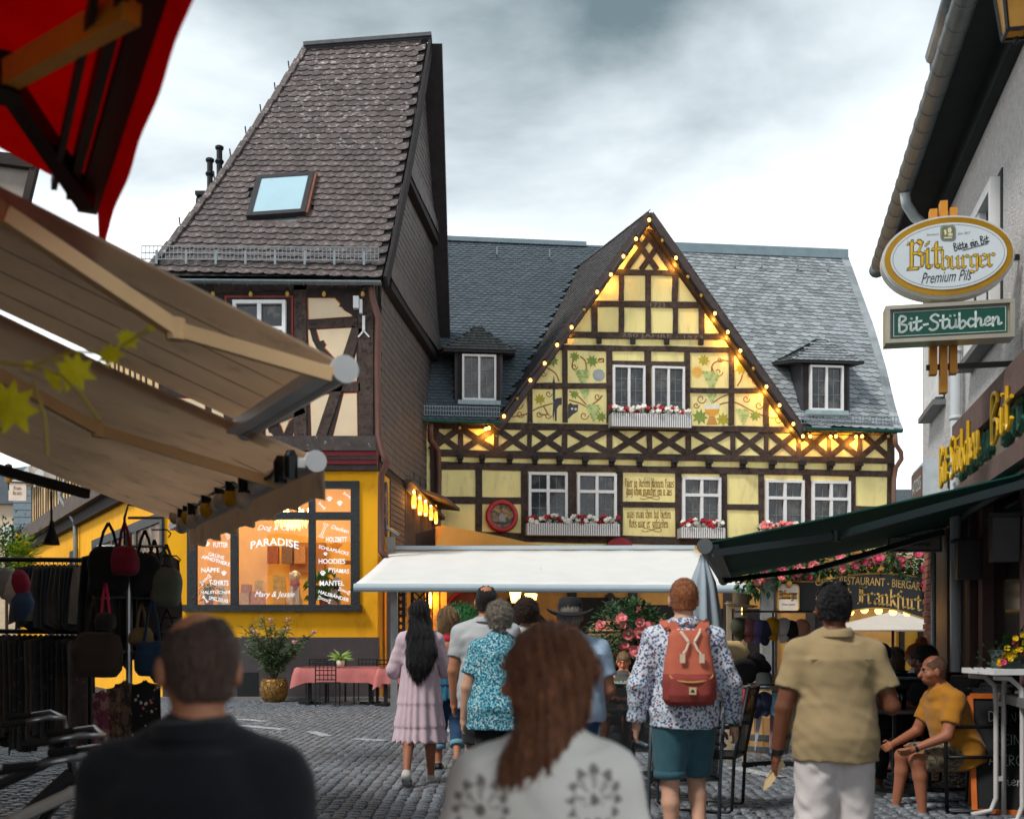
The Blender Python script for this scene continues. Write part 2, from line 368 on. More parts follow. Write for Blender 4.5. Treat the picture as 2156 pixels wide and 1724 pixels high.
HW = {
 'B': (.62,[[(.08,0),(.1,1.4),(.36,1.46),(.44,1.2),(.14,.8),(.46,.62),(.46,.2),(.2,0),(.06,.1)]]),
 'i': (.3,[[(.0,.7),(.12,.85),(.1,.2),(.2,.1),(.32,.3)],[(.14,1.2),(.16,1.26)]]),'t': (.44,[[(.16,1.35),(.12,.25),(.24,.1),(.42,.35)],[(-.05,.85),(.42,.95)]]),
 '-': (.42,[[(.08,.55),(.34,.6)]]),'S': (.62,[[(.52,1.3),(.32,1.48),(.08,1.2),(.2,.9),(.46,.6),(.4,.15),(.15,0),(.0,.15)]]),
 'ü': (.56,[[(.04,.85),(.06,.2),(.2,.08),(.38,.3),(.42,.85),(.42,.15),(.54,.2)],[(.1,1.2),(.12,1.26)],[(.34,1.22),(.36,1.28)]]),
 'b': (.46,[[(.06,1.45),(.06,.1),(.24,.05),(.4,.4),(.26,.7),(.1,.5)]]),'c': (.42,[[(.38,.75),(.2,.85),(.06,.45),(.2,.08),(.42,.25)]]),
 'h': (.52,[[(.08,1.5),(.06,0)],[(.06,.4),(.24,.8),(.36,.7),(.36,.15),(.52,.2)]]),'e': (.44,[[(.08,.4),(.34,.6),(.26,.88),(.08,.6),(.14,.12),(.42,.25)]]),
 'n': (.52,[[(.06,.85),(.06,0)],[(.06,.4),(.24,.82),(.36,.7),(.36,.15),(.54,.25)]]),' ': (.4,[]),
 'D': (.66,[[(.06,0),(.08,1.4),(.4,1.2),(.5,.6),(.3,.1),(.06,0)]]),'R': (.6,[[(.06,0),(.08,1.4),(.4,1.2),(.34,.8),(.1,.7),(.46,0)]]),
 'I': (.3,[[(.1,0),(.12,1.4)]]),'N': (.66,[[(.06,0),(.08,1.4),(.46,0),(.5,1.4)]]),'K': (.6,[[(.06,0),(.08,1.4)],[(.46,1.4),(.1,.7),(.48,0)]]),
 'A': (.62,[[(.02,0),(.28,1.4),(.5,0)],[(.1,.5),(.42,.5)]]),'P': (.56,[[(.06,0),(.08,1.4),(.42,1.2),(.36,.75),(.1,.7)]]),'E': (.5,[[(.42,0),(.06,0),(.08,1.4),(.42,1.4)],[(.08,.7),(.34,.7)]]),
 'O': (.62,[[(.26,1.4),(.06,1),(.08,.3),(.3,0),(.5,.4),(.46,1.1),(.26,1.4)]]),'L': (.5,[[(.1,1.4),(.06,0),(.42,.05)]]),'W': (.8,[[(.02,1.4),(.16,0),(.36,.9),(.54,0),(.7,1.4)]]),
 'r': (.4,[[(.06,.85),(.06,0)],[(.06,.5),(.2,.82),(.36,.75)]]),'u': (.5,[[(.06,.85),(.08,.15),(.22,.05),(.38,.3),(.4,.85),(.42,.1)]]),
}
def put_hand(mb,s,c,r,up,width,h,pen,n,m=0,tubes=False,rot=0):
    adv = sum(HW[ch][0] for ch in s); kx = width/adv; x = -adv/2; c = Vector(c); cr,sr = math.cos(rot),math.sin(rot)
    def P(a,b):
        X,Y = a*kx,(b-.7)*h; return c+r*(X*cr-Y*sr)+up*(X*sr+Y*cr)
    for ch in s:
        a,st = HW[ch]
        for pl in st:
            q = []
            for i in range(len(pl)-1):            # Catmull-Rom
                p0,p1,p2,p3 = pl[max(0,i-1)],pl[i],pl[i+1],pl[min(len(pl)-1,i+2)]
                for t in (0,.33,.66):
                    q.append(tuple(.5*(2*p1[k]+(p2[k]-p0[k])*t+(2*p0[k]-5*p1[k]+4*p2[k]-p3[k])*t*t+(3*p1[k]-p0[k]-3*p2[k]+p3[k])*t**3) for k in (0,1)))
            q.append(pl[-1]); pts = [P(x+u,v) for u,v in q]
            if tubes: mb.tube(pts,pen,6,m=m)
            else:
                nn = r.cross(up)
                for a0,a1 in zip(pts[:-1],pts[1:]):
                    t = (a1-a0).normalized() if (a1-a0).length > 1e-6 else r; sd = t.cross(nn)*pen; e = t*pen*.5
                    mb.add([a0-e-sd,a0-e+sd,a1+e+sd,a1+e-sd],[(0,1,2,3)],m)
        x += a

# ================================================================ window builder
def window(pl,parent,u0,u1,z0,z1,cols=2,transom=None,munt=(2,2),depth=.06,o=0,fw=.075,glass=None,casing=None,name='window',fm=None):
    mb = MB(); fm = fm or WHITEP
    B = lambda a,b,c,d,o0,o1: pl.box(mb,a,b,c,d,o0,o1)
    B(u0,u0+fw,z0,z1,o-.08,o+depth); B(u1-fw,u1,z0,z1,o-.08,o+depth)
    B(u0+fw,u1-fw,z1-fw,z1,o-.08,o+depth); B(u0+fw,u1-fw,z0,z0+fw,o-.08,o+depth)
    zt = z1-(z1-z0)*transom if transom else None
    if zt: B(u0+fw,u1-fw,zt-fw*.55,zt+fw*.55,o-.08,o+depth-.004)
    wd = (u1-u0-2*fw)
    for c in range(1,cols):
        x = u0+fw+wd*c/cols; B(x-fw*.55,x+fw*.55,z0+fw,z1-fw,o-.075,o+depth-.012)
    w_ = mb.build(name,fm,parent)
    g = MB(); pl.box(g,u0+fw*.5,u1-fw*.5,z0+fw*.5,z1-fw*.5,o-.065,o-.05); g.build('pane',glass or GLASSD,w_)
    if munt:
        k = MB(); lv = [(z0+fw,(zt or z1)-fw*.5,munt)]
        if zt: lv.append((zt,z1-fw,(munt[0],1)))
        for a,b,(nx,nz_) in lv:
            for c in range(cols):
                xa = u0+fw+wd*c/cols
                for i in range(1,nx):
                    x = xa+wd/cols*i/nx; pl.box(k,x-.008,x+.008,a,b,o-.052,o-.03)
                for i in range(1,nz_):
                    z_ = a+(b-a)*i/nz_; pl.box(k,xa,xa+wd/cols,z_-.008,z_+.008,o-.05,o-.032)
        k.build('glazing_bar',mat('lead_bar',C(120,122,124),.5),w_)
    return w_
def gutter(mb,a,b,r=.07,n=8,m=0,rings=0):
    a,b = Vector(a),Vector(b); t = (b-a).normalized(); sd = t.cross(Z).normalized(); vs = []; fs = []
    for p in (a,b):
        for rr in (r,r*.82):
            for j in range(n+1):
                th = math.pi*j/n; vs.append(p+sd*math.cos(th)*rr-Z*math.sin(th)*rr)
    k = n+1
    for j in range(n):
        fs += [(j,j+1,2*k+j+1,2*k+j),(k+j,3*k+j,3*k+j+1,k+j+1),(j,k+j,k+j+1,j+1),(2*k+j,2*k+j+1,3*k+j+1,3*k+j)]
    fs += [(0,2*k,3*k,k),(n,k+n,3*k+n,2*k+n)]; mb.add(vs,fs,m)
    for i in range(rings):
        c = a.lerp(b,(i+.5)/rings); mb.tube([c+sd*math.cos(math.pi*j/8)*r*1.12-Z*math.sin(math.pi*j/8)*r*1.12 for j in range(9)],r*.14,5,m=m)

# ================================================================ ground
def ground():
    mb = MB(); ys = [-60,-10,0]+[2+i for i in range(0,14)]+[20,30,60,150,600,2500]; xs = [-2500,-200,-40,-15,-6,0,6,15,40,200,2500]
    for y in ys:
        for x in xs: mb.v.append((x,y,gz(y)-.012))
    k = len(xs)
    for i in range(len(ys)-1):
        for j in range(k-1): mb.f.append([i*k+j,i*k+j+1,(i+1)*k+j+1,(i+1)*k+j]); mb.m.append(0)
    g = tag(mb.build('ground',mat('joint_sand',C(58,60,60),.95,.3,9,.4,60)),kind='structure')
    COB = mat('cobble',C(114,120,128),.45,.22,7,.5,40,rnd=.28,col2=C(74,78,82))
    shapes = []
    for k_ in range(4):
        rg = random.Random(50+k_); m2 = MB(); ring = []
        for h,s in ((-.03,1),(.0,.98),(.012,.80)):
            ring.append([((sx_*.047*s+rg.uniform(-.004,.004)),sy*.047*s+rg.uniform(-.004,.004),h) for sx_,sy in ((-1,-.75),(-.75,-1),(.75,-1),(1,-.75),(1,.75),(.75,1),(-.75,1),(-1,.75))])
        vs = [p for r_ in ring for p in r_]; fs = [(i+8*a,(i+1) % 8+8*a,(i+1) % 8+8*a+8,i+8*a+8) for a in (0,1) for i in range(8)]+[tuple(range(16,24))]
        m2.add(vs,fs); shapes.append(m2.mesh('cobblestone',COB,True))
    rg = random.Random(3); fr = []
    # segmental arcs: each bay 1.3 m wide, rows bowed
    bay = 1.35; pitch = .104
    for bx in range(-6,8):
        for r_ in range(0,240):
            for c in range(13):
                t = (c+.5)/13*2-1; x = bx*bay+bay/2*t; y = 3.2+r_*pitch+.24*(1-t*t)*1.1
                if y > 26 or x < -.62*y-1 or x > .5*y+.6 or (x < -7.9): continue
                fr.append((x+rg.uniform(-.008,.008),y+rg.uniform(-.012,.012),rg.uniform(-.12,.12)-t*.45,rg.uniform(.9,1.06),rg.randrange(4),rg.uniform(-.005,.006)))
    def key(f):
        x,y = f[0],f[1]; px = CX+F*x/y; py = HY+F*(CAMZ-gz(y))/y
        vis = (500 < px < 1020 and 1480 < py < 1722) or (1560 < px < 1640 and py < 1722)
        return (0 if vis else 1,y)
    fr.sort(key=key)
    def MX(f):
        return Matrix.Translation((f[0],f[1],gz(f[1])+f[5]-.002)) @ Matrix.Rotation(f[2],4,'Z') @ Matrix.Diagonal((f[3],f[3],1,1))
    for f in fr[:300]: link('cobblestone',shapes[f[4]],g,MX(f))
    vs = [np.array([v.co[:]+(1,) for v in s.vertices]) for s in shapes]; fs0 = [tuple(p.vertices) for p in shapes[0].polygons]
    V = []; 
    for f in fr[300:]: V.append(vs[f[4]] @ np.array(MX(f)).T)
    n = 24; A = np.concatenate(V)[:,:3]; me = bpy.data.meshes.new('cobblestones')
    me.from_pydata(A.tolist(),[],[tuple(i+k_*n for i in q) for k_ in range(len(V)) for q in fs0]); me.materials.append(COB); smooth_by(me)
    tag(link('cobblestones',me,g),kind='stuff')
    # worn white lines
    wm = mat('worn_road_paint',C(196,198,198),.7,.2,14,col2=C(110,112,114),c2=(.45,.6))
    for pts,wd in (([(505,1524),(600,1533)],.16),([(505,1511),(560,1516)],.14),([(655,1537),(690,1547)],.14),([(745,1552),(815,1556)],.14),([(930,1532),(985,1542)],.14),([(1545,1612),(1640,1632)],.16)):
        q = []
        for x,y in pts:
            z_ = .22
            for _ in range(3):
                d = (CAMZ-z_-.03)*F/(y-HY); z_ = gz(d)
            q.append(Vector(((x-CX)/F*d,d,z_+.016)))
        tag(MB().beam(q[0],q[1],wd,.006).build('road_marking',wm),kind='structure')
ground()
# ================================================================ distance-field modelling (numpy surface nets)
class Field:
    def __init__(s,lo,hi,vx):
        s.lo = np.array(lo,float); s.vx = vx; s.n = [int(math.ceil((hi[i]-lo[i])/vx))+1 for i in range(3)]
        s.V = np.full(s.n,.15,np.float32); s.ax = [(s.lo[i]+vx*np.arange(s.n[i])).astype(np.float32) for i in range(3)]
    def _sl(s,a,b):
        i0 = np.clip(np.floor((np.array(a)-s.lo)/s.vx).astype(int),0,None); i1 = np.ceil((np.array(b)-s.lo)/s.vx).astype(int)+1
        return tuple(slice(int(i0[k]),int(min(s.n[k],max(i0[k],i1[k])))) for k in range(3))
    def _xyz(s,sl): return s.ax[0][sl[0]][:,None,None],s.ax[1][sl[1]][None,:,None],s.ax[2][sl[2]][None,None,:]
    def _smin(s,sl,d,k):
        v = s.V[sl]
        if v.size == 0: return
        h = np.clip(.5+.5*(v-d)/k,0,1); s.V[sl] = v*(1-h)+d*h-k*h*(1-h)
    def cone(s,a,b,ra,rb,k=.02,clip=False,fl=None):
        a,b = np.array(a,float),np.array(b,float); pad = max(ra,rb)*(1.0 if not fl else max(1,fl[1]))+k+2*s.vx
        sl = s._sl(np.minimum(a,b)-pad,np.maximum(a,b)+pad); X,Y,Zz = s._xyz(sl); ab = b-a; L2 = max(1e-9,float(ab@ab))
        px,py,pz = X-a[0],Y-a[1],Zz-a[2]
        if fl:
            ax,f = np.array(fl[0],float),fl[1]; ax = ax/np.linalg.norm(ax); t0 = np.clip((px*ab[0]+py*ab[1]+pz*ab[2])/L2,0,1)
            qx,qy,qz = px-ab[0]*t0,py-ab[1]*t0,pz-ab[2]*t0; m = (qx*ax[0]+qy*ax[1]+qz*ax[2])*(1/f-1); d = np.sqrt((qx+m*ax[0])**2+(qy+m*ax[1])**2+(qz+m*ax[2])**2)-(ra+(rb-ra)*t0); t = t0
        else:
            t = np.clip((px*ab[0]+py*ab[1]+pz*ab[2])/L2,0,1); d = np.sqrt((px-ab[0]*t)**2+(py-ab[1]*t)**2+(pz-ab[2]*t)**2)-(ra+(rb-ra)*t)
        if clip:
            L = math.sqrt(L2); d = np.maximum(d,(px*ab[0]+py*ab[1]+pz*ab[2])/L-L)
        s._smin(sl,d,k)
    def ell(s,c,r,k=.02,R=None):
        c,r = np.array(c,float),np.array(r,float); m = r.max()+k+2*s.vx; sl = s._sl(c-m,c+m); X,Y,Zz = s._xyz(sl); x,y,z = X-c[0],Y-c[1],Zz-c[2]
        if R is not None: R = np.array(R); x,y,z = R[0][0]*x+R[1][0]*y+R[2][0]*z,R[0][1]*x+R[1][1]*y+R[2][1]*z,R[0][2]*x+R[1][2]*y+R[2][2]*z
        q = np.sqrt((x/r[0])**2+(y/r[1])**2+(z/r[2])**2); g = np.sqrt((x/r[0]**2)**2+(y/r[1]**2)**2+(z/r[2]**2)**2)+1e-6
        s._smin(sl,(q*(q-1)/g).astype(np.float32),k)
    def loft(s,M,secs,k=.02,pw=2.2):
        """secs: (z, halfwidth, halfdepth, yoffset) in the frame M"""
        Mi = np.array(M.inverted()); wm = max(max(q[1],q[2]) for q in secs)+.06; c0 = M @ Vector((0,secs[0][3],secs[0][0])); c1 = M @ Vector((0,secs[-1][3],secs[-1][0]))
        a = np.minimum(np.array(c0),np.array(c1))-wm-k; b = np.maximum(np.array(c0),np.array(c1))+wm+k; sl = s._sl(a,b); X,Y,Zz = s._xyz(sl)
        x,y,z = [Mi[i][0]*X+Mi[i][1]*Y+Mi[i][2]*Zz+Mi[i][3] for i in range(3)]; zz = [q[0] for q in secs]
        wv = np.interp(z,zz,[q[1] for q in secs]); dv = np.interp(z,zz,[q[2] for q in secs]); yo = np.interp(z,zz,[q[3] for q in secs])
        r = (np.abs(x/wv)**pw+np.abs((y-yo)/dv)**pw)**(1/pw); d = (r-1)*np.minimum(wv,dv); d = np.maximum(d,np.maximum(zz[0]-z,z-zz[-1]))
        s._smin(sl,d.astype(np.float32),k)
    def sub_ell(s,c,r,k=.01):
        g = Field.__new__(Field); g.lo,g.vx,g.n,g.ax = s.lo,s.vx,s.n,s.ax; g.V = np.full(s.n,.15,np.float32); g.ell(c,r,.001); s.V = np.maximum(s.V,-g.V)
    def cut(s,p,n):
        """remove what lies on the side n points to"""
        n = np.array(n,float); n /= np.linalg.norm(n); X,Y,Zz = s.ax[0][:,None,None],s.ax[1][None,:,None],s.ax[2][None,None,:]
        s.V = np.maximum(s.V,(X-p[0])*n[0]+(Y-p[1])*n[1]+(Zz-p[2])*n[2]).astype(np.float32)
    def wrinkle(s,amp,f,seed=0,n=5,dirs=None):
        rg = np.random.RandomState(seed); X,Y,Zz = s.ax[0][:,None,None],s.ax[1][None,:,None],s.ax[2][None,None,:]; acc = 0
        for i in range(n):
            k = rg.normal(size=3)*(dirs if dirs is not None else (1,1,1)); k = k/np.linalg.norm(k)*f*rg.uniform(.6,1.6); w_ = rg.normal(size=3)*f*.35
            acc = acc+np.sin(k[0]*X+k[1]*Y+k[2]*Zz+rg.uniform(0,6)+1.6*np.sin(w_[0]*X+w_[1]*Y+w_[2]*Zz+rg.uniform(0,6)))
        s.V = (s.V+amp*acc/n).astype(np.float32)
    def mesh(s):
        V = s.V; n = np.array(s.n); ins = V < 0
        c = ins[:-1,:-1,:-1].astype(np.int8)
        for i in (0,1):
            for j in (0,1):
                for k in (0,1):
                    if i+j+k: c = c+ins[i:n[0]-1+i,j:n[1]-1+j,k:n[2]-1+k]
        act = (c > 0) & (c < 8); idx = np.argwhere(act)
        if len(idx) == 0: return np.zeros((0,3)),np.zeros((0,4),int)
        vid = np.full(act.shape,-1,np.int32); vid[act] = np.arange(len(idx))
        cor = [(i,j,k) for i in (0,1) for j in (0,1) for k in (0,1)]; val = {q: V[idx[:,0]+q[0],idx[:,1]+q[1],idx[:,2]+q[2]] for q in cor}
        P = np.zeros((len(idx),3)); W_ = np.zeros(len(idx))
        for q in cor:
            for a in range(3):
                if q[a] == 0:
                    r = list(q); r[a] = 1; r = tuple(r); va,vb = val[q],val[r]; m = (va < 0) != (vb < 0)
                    t = np.where(m,va/np.where(m,va-vb,1),0); pt = np.zeros((len(idx),3)); pt[:] = q; pt[:,a] += t; P[m] += pt[m]; W_[m] += 1
        verts = s.lo+s.vx*(idx+P/W_[:,None]); F_ = []
        for a in range(3):
            b,c2 = (a+1) % 3,(a+2) % 3; sl0 = [slice(None)]*3; sl1 = [slice(None)]*3; sl0[a] = slice(0,-1); sl1[a] = slice(1,None)
            ch = ins[tuple(sl0)] != ins[tuple(sl1)]; e = np.argwhere(ch); e = e[(e[:,b] > 0) & (e[:,c2] > 0) & (e[:,b] < n[b]-1) & (e[:,c2] < n[c2]-1)]
            def g(db,dc): q = e.copy(); q[:,b] += db; q[:,c2] += dc; return vid[q[:,0],q[:,1],q[:,2]]
            f = np.stack([g(-1,-1),g(0,-1),g(0,0),g(-1,0)],1); fl = ~ins[e[:,0],e[:,1],e[:,2]]; f[fl] = f[fl][:,::-1]; F_.append(f)
        F_ = np.concatenate(F_); return verts,F_[(F_ >= 0).all(1)]
def np_mesh(name,parts,mats):
    """parts: list of (verts, quads, material index)"""
    V = np.concatenate([p[0] for p in parts]); me = bpy.data.meshes.new(name); o = 0; Q = []; mi = []
    for v,f,m in parts: Q.append(f+o); o += len(v); mi += [m]*len(f)
    Q = np.concatenate(Q); me.vertices.add(len(V)); me.vertices.foreach_set('co',V.ravel()); me.loops.add(Q.size); me.loops.foreach_set('vertex_index',Q.ravel().astype(np.int32))
    me.polygons.add(len(Q)); me.polygons.foreach_set('loop_start',np.arange(0,Q.size,4,dtype=np.int32)); me.polygons.foreach_set('loop_total',np.full(len(Q),4,np.int32))
    for m in (mats if isinstance(mats,(list,tuple)) else [mats]): me.materials.append(m)
    me.polygons.foreach_set('material_index',np.array(mi,np.int32)); me.polygons.foreach_set('use_smooth',np.ones(len(Q),bool)); me.update(calc_edges=True); me.validate(); return me
def field_obj(name,f,m,parent): v,q = f.mesh(); return link(name,np_mesh(name,[(v,q,0)],m),parent)
# ================================================================ tower-roofed shop house
D0 = 25.0; PT = Plane(0,D0,1,0); PU = Plane(0,D0-.22,1,0)
SD = Vector((.0925,1,0)).normalized()
XC = PT.uz(795,985)[0]                      # front right corner
PS = Plane(XC,D0,SD.x,SD.y)               # right flank, outward = +x
XL = PT.uz(345,985)[0]
LDIR = Vector((-10.7,18.7,0)).normalized()
PLF = Plane(XL,D0,-LDIR.x,-LDIR.y)        # left flank: u runs back towards the corner, outward = left/front
GZ = .22
def shop_house():
    T = thing('corner_shop_house','ochre yellow corner house with tall curved slate roof and cream timbered upper storey','house',((XL+XC)/2,D0,GZ))
    zs = lambda y: PT.uz(600,y)[1]; us = lambda x: PT.uz(x,1200)[0]
    # ---- ground storey walls round the shop window
    mb = MB(); WB = (us(395),us(757),zs(1274),zs(1013)); ztop = zs(980); zp = zs(1341)
    PT.box(mb,XL,WB[0],zp,ztop,-.32,0); PT.box(mb,WB[1],XC,zp,ztop,-.32,0)
    PT.box(mb,WB[0],WB[1],WB[3],ztop,-.32,0); PT.box(mb,WB[0],WB[1],zp,WB[2],-.32,0)
    mb.build('wall',OCHRE,T)
    mb = MB(); PT.box(mb,XL-.02,XC+.02,GZ-.1,zp,-.32,.03); mb.build('plinth',mat('grey_plinth',C(74,66,68),.8,.12,3,.1),T)
    mb = MB(); p = PT.uz(500,1415); q = PT.uz(545,1463); PT.box(mb,p[0],q[0],GZ,p[1],.03,.036); mb.build('cellar_hatch',BLACKM,T)
    # kerb step
    mb = MB(); PT.box(mb,XL,XC+.2,GZ-.05,GZ+.07,.03,.32); mb.build('step',mat('kerb_stone',C(120,118,116),.8,.2,6,.3),T)
    # right flank ground storey
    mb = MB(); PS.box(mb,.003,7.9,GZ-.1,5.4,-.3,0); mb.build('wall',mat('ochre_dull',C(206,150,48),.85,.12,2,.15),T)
    mb = MB()
    for i in range(26): PS.box(mb,1.3,3.3,5.35-i*.13,5.46-i*.13,.002,.03+.004*(i % 3))
    mb.build('cladding',mat('weathered_board',C(92,80,74),.85,.2,5,.3,rnd=.1),T)
    mb = MB(); c = PS.P(.55,4.45,.05)
    mb.prism([c+PS.u*.16*math.cos(a)+Z*.62*math.sin(a) for a in [2*math.pi*i/20 for i in range(20)]],PS.n*.05); mb.build('oval_board',mat('oval_board',C(64,66,72),.6,col2=C(150,110,70),c2=(.55,.6),scale=3),T)
    # ---- shop window
    FR = mat('carved_black_frame',C(36,40,44),.5,.25,10,.9,22)
    mb = MB(); u = us; z = zs
    PT.box(mb,WB[0],u(414),WB[2],WB[3],-.1,.06); PT.box(mb,u(739),WB[1],WB[2],WB[3],-.1,.06)
    PT.box(mb,u(414),u(739),z(1029),WB[3],-.1,.056); PT.box(mb,u(414),u(739),z(1094),z(1078),-.1,.05)
    for a,b in ((486,501),(650,664)):
        PT.box(mb,u(a),u(b),WB[2],z(1094),-.1,.044); PT.box(mb,u(a),u(b),z(1078),z(1029),-.1,.044)
    wf = mb.build('shop_window',FR,T)
    mb = MB(); PT.box(mb,u(388),u(762),z(1287),z(1273),-.1,.2); mb.build('sill',FR,wf)
    for a,b in ((414,486),(501,650),(664,739)):
        for c,d in ((1273,1094),(1078,1029)):
            mb = MB(); PT.box(mb,u(a)-.01,u(b)+.01,z(c)-.01,z(d)+.01,-.03,-.022); mb.build('pane',CLEAR,wf)
    tm = mat('window_lettering',C(240,240,240),.6,0,emit=.25,ecol=(1,1,1))
    X = lambda c: 358.4+.3118*c; Y = lambda c: 985.7+.3118*c; R = Vector((1,0,0)); k = 1/96*.3118
    mb = MB()
    def word(s,cx,cy,wpx,rot=0,shear=0,bold=.01,hpx=None,arch=0):
        mb = MB(); a,b = PT.uz(X(cx),Y(cy),-.018); put_text(mb,s,PT.P(a,b,-.018),R,Z,wpx*k,hpx*k if hpx else None,math.radians(rot),shear,bold,arch=arch*k); mb.build('lettering',tm,wf)
    for t in (('Jacken',270,430,110,25,.3),('FUTTER',340,517,100,0,0,.02,36),('GRÜNE',312,588,110,-14),('APHOTHEKE',308,622,200,-16,0,.02),('NÄPFE',272,683,125,0,0,.02,36),
              ('T-SHIRTS',328,772,132,-2,0,.02,36),('HALSTÜCHER',305,834,204,0,.25,.01,26),('SPIELZEUG',325,885,130,-10,0,.01,24),('Dog & Cat',710,405,240,0,.4,0,46),
              ('PARADISE',705,495,325,0,0,.015,52,26),('Mary & Jessie',705,855,270,0,.4,0,50),('Decken',1148,410,122,-16,.2,.01),('HOLZBETT',1123,480,142,0,0,.02,36),
              ('SCHLAFSÄCKE',1105,550,210,-14,0,.015),('HOODIES',1092,627,180,0,0,.015,34),('PYJAMAS',1138,695,140,-5,0,.01,40),('MANTEL',1092,775,166,0,0,.015,34),('HALSBÄNDER',1105,858,215,-16,0,.02,30)):
        word(*t)
    def paw(cx,cy,s):
        mb = MB()
        for dx,dy,rx,ry in ((0,-.25,.5,.4),(-.6,.2,.2,.28),(-.22,.5,.2,.3),(.22,.5,.2,.3),(.6,.2,.2,.28)):
            a,b = PT.uz(X(cx),Y(cy),-.018); c = PT.P(a,b,-.018)
            mb.add([c+R*((dx+rx*math.cos(t))*s*k)+Z*((dy+ry*math.sin(t))*s*k) for t in [i*math.pi/5 for i in range(10)]],[tuple(range(10))])
        mb.build('paw_print',tm,wf)
    def bone(cx,cy,L,rot):
        mb = MB()
        a,b = PT.uz(X(cx),Y(cy),-.018); c = PT.P(a,b,-.018); dx,dy = math.cos(rot),math.sin(rot); d = R*dx+Z*dy; n = R*-dy+Z*dx; h = L*k/2
        o = [(-1,.1),(-1.15,.3),(-.95,.36),(-.75,.12),(.75,.12),(.95,.36),(1.15,.3),(1,0),(1.15,-.3),(.95,-.36),(.75,-.12),(-.75,-.12),(-.95,-.36),(-1.15,-.3),(-1,-.1)]
        for i in range(len(o)):
            p,q = o[i],o[(i+1) % len(o)]; a_ = c+d*(p[0]*h)+n*(p[1]*h); b_ = c+d*(q[0]*h)+n*(q[1]*h); t = (b_-a_).normalized(); s_ = t.cross(Vector((0,1,0)))*.006
            mb.add([a_-s_,a_+s_,b_+s_,b_-s_],[(0,1,2,3)])
        mb.build('bone_print',tm,wf)
    for p in ((250,510,22),(362,708,22),(1048,578,17),(1030,708,24),(1075,207,24),(1145,236,24)): paw(*p)
    for p in ((370,432,85,-.9),(238,752,75,.75),(236,883,45,-.9),(1035,420,90,1.2),(1175,828,70,-.4),(1040,885,75,-.35),(1024,253,50,-.8),(1195,182,50,-.6)): bone(*p)
    # ---- room behind the window
    WR = mat('warm_interior',C(240,202,112),.9,.1,1.5)
    mb = MB(); x0,x1,y0,y1,z0,z1 = XL+.35,XC-.15,D0+.33,D0+3.0,zs(1285),ztop-.05
    mb.box(x0,x1,y1,y1+.05,z0,z1); mb.box(x0-.05,x0,y0,y1,z0,z1); mb.box(x1,x1+.05,y0,y1,z0,z1); mb.box(x0,x1,y0,y1,z1,z1+.05); mb.box(x0,x1,y0-.3,y1,z0-.05,z0)
    mb.build('shop_room',WR,T)
    mb = MB(); mb.box(us(690),us(770),D0+1.6,D0+2.6,zs(1172),zs(1169)); mb.build('shelf',mat('shelf_wood',C(170,120,70),.7),T); mb = MB(); mb.box(us(560),us(640),D0+2.7,D0+2.98,zs(1190),zs(1120)); mb.build('display_board',mat('shelf_wood',C(170,120,70),.7),T)
    # ---- moulded ledge between storeys
    mb = MB(); e = .22
    for y0_,y1_,o,m_ in ((955,925,.50,0),(965,955,.42,1),(972,965,.40,0),(981,972,.34,1),(992,981,.26,0)):
        PT.box(mb,XL-.1,XC+.02+.001*o,zs(y0_),zs(y1_),-.2,o*.9,m_)
    mb.build('ledge',[mat('weathered_ledge',C(70,62,60),.85,.3,5,.5,col2=C(150,146,142),c2=(.62,.68)),mat('red_moulding',C(126,38,48),.7)],T)
    # ---- upper storey: timber frame wall with plaster infill
    zU0,zU1 = PU.uz(600,928)[1],PU.uz(600,590)[1]
    mb = MB(); PU.box(mb,XL-.05,XC,zU0,zU1,-.4,0); mb.build('upper_wall',TIMBERD,T)
    XX = lambda c: 268.8+.31586*c; YY = lambda c: 537.6+.31586*c
    panels = [[(1197,283),(1380,280),(1420,320),(1412,340),(1430,345),(1450,370),(1500,400),(1500,410),(1200,430)],
      [(1255,492),(1500,478),(1430,700),(1390,700),(1310,620),(1320,600),(1300,560),(1275,570)],[(1200,490),(1212,490),(1228,560),(1265,630),(1345,705),(1300,700),(1205,640)],
      [(1525,645),(1530,845),(1468,845)],[(1215,970),(1220,930),(1368,920),(1285,1215),(1225,1215)],[(1440,915),(1530,912),(1535,1215),(1365,1218)],
      [(917,1145),(930,1140),(940,1180),(965,1190),(980,1215),(918,1217)],[(1000,1110),(1040,1050),(1150,1030),(1155,1050),(1080,1110),(1040,1190),(1020,1140)],[(1095,1215),(1110,1170),(1140,1140),(1155,1100),(1158,1215)],
      [(480,305),(528,302),(528,330),(500,330)],[(560,700),(640,700),(640,1200),(560,1200)],[(300,700),(520,700),(520,900),(300,900)],[(300,950),(520,950),(520,1200),(300,1200)]]
    for pl in panels:
        q = [PU.uz(XX(a),YY(b),.004) for a,b in pl]; cx = sum(a for a,b in q)/len(q); cz = sum(b for a,b in q)/len(q)
        mb = MB(); PU.poly(mb,q,.0005,.004); f = mb.build('panel',TERRA,T)
        q2 = []
        for a,b in q:
            l = math.hypot(a-cx,b-cz); s = max(0,1-.028/l); q2.append((cx+(a-cx)*s,cz+(b-cz)*s))
        mb = MB(); PU.poly(mb,q2,.0042,.009); mb.build('infill',CREAM,f)
    for a,b,c,d,wd in ((770,590,770,925,.32),(632,592,632,925,.27),(646,682,752,680,.19),(752,689,674,923,.22),(646,815,758,815,.19),(450,606,782,592,.24),(470,925,640,860,.2)):
        mb = MB(); PU.pbar(mb,a,b,c,d,wd,.001,.02); mb.build('beam',TIMBER,T)
    # casement
    q0 = PU.uz(493,735); q1 = PU.uz(604,636)
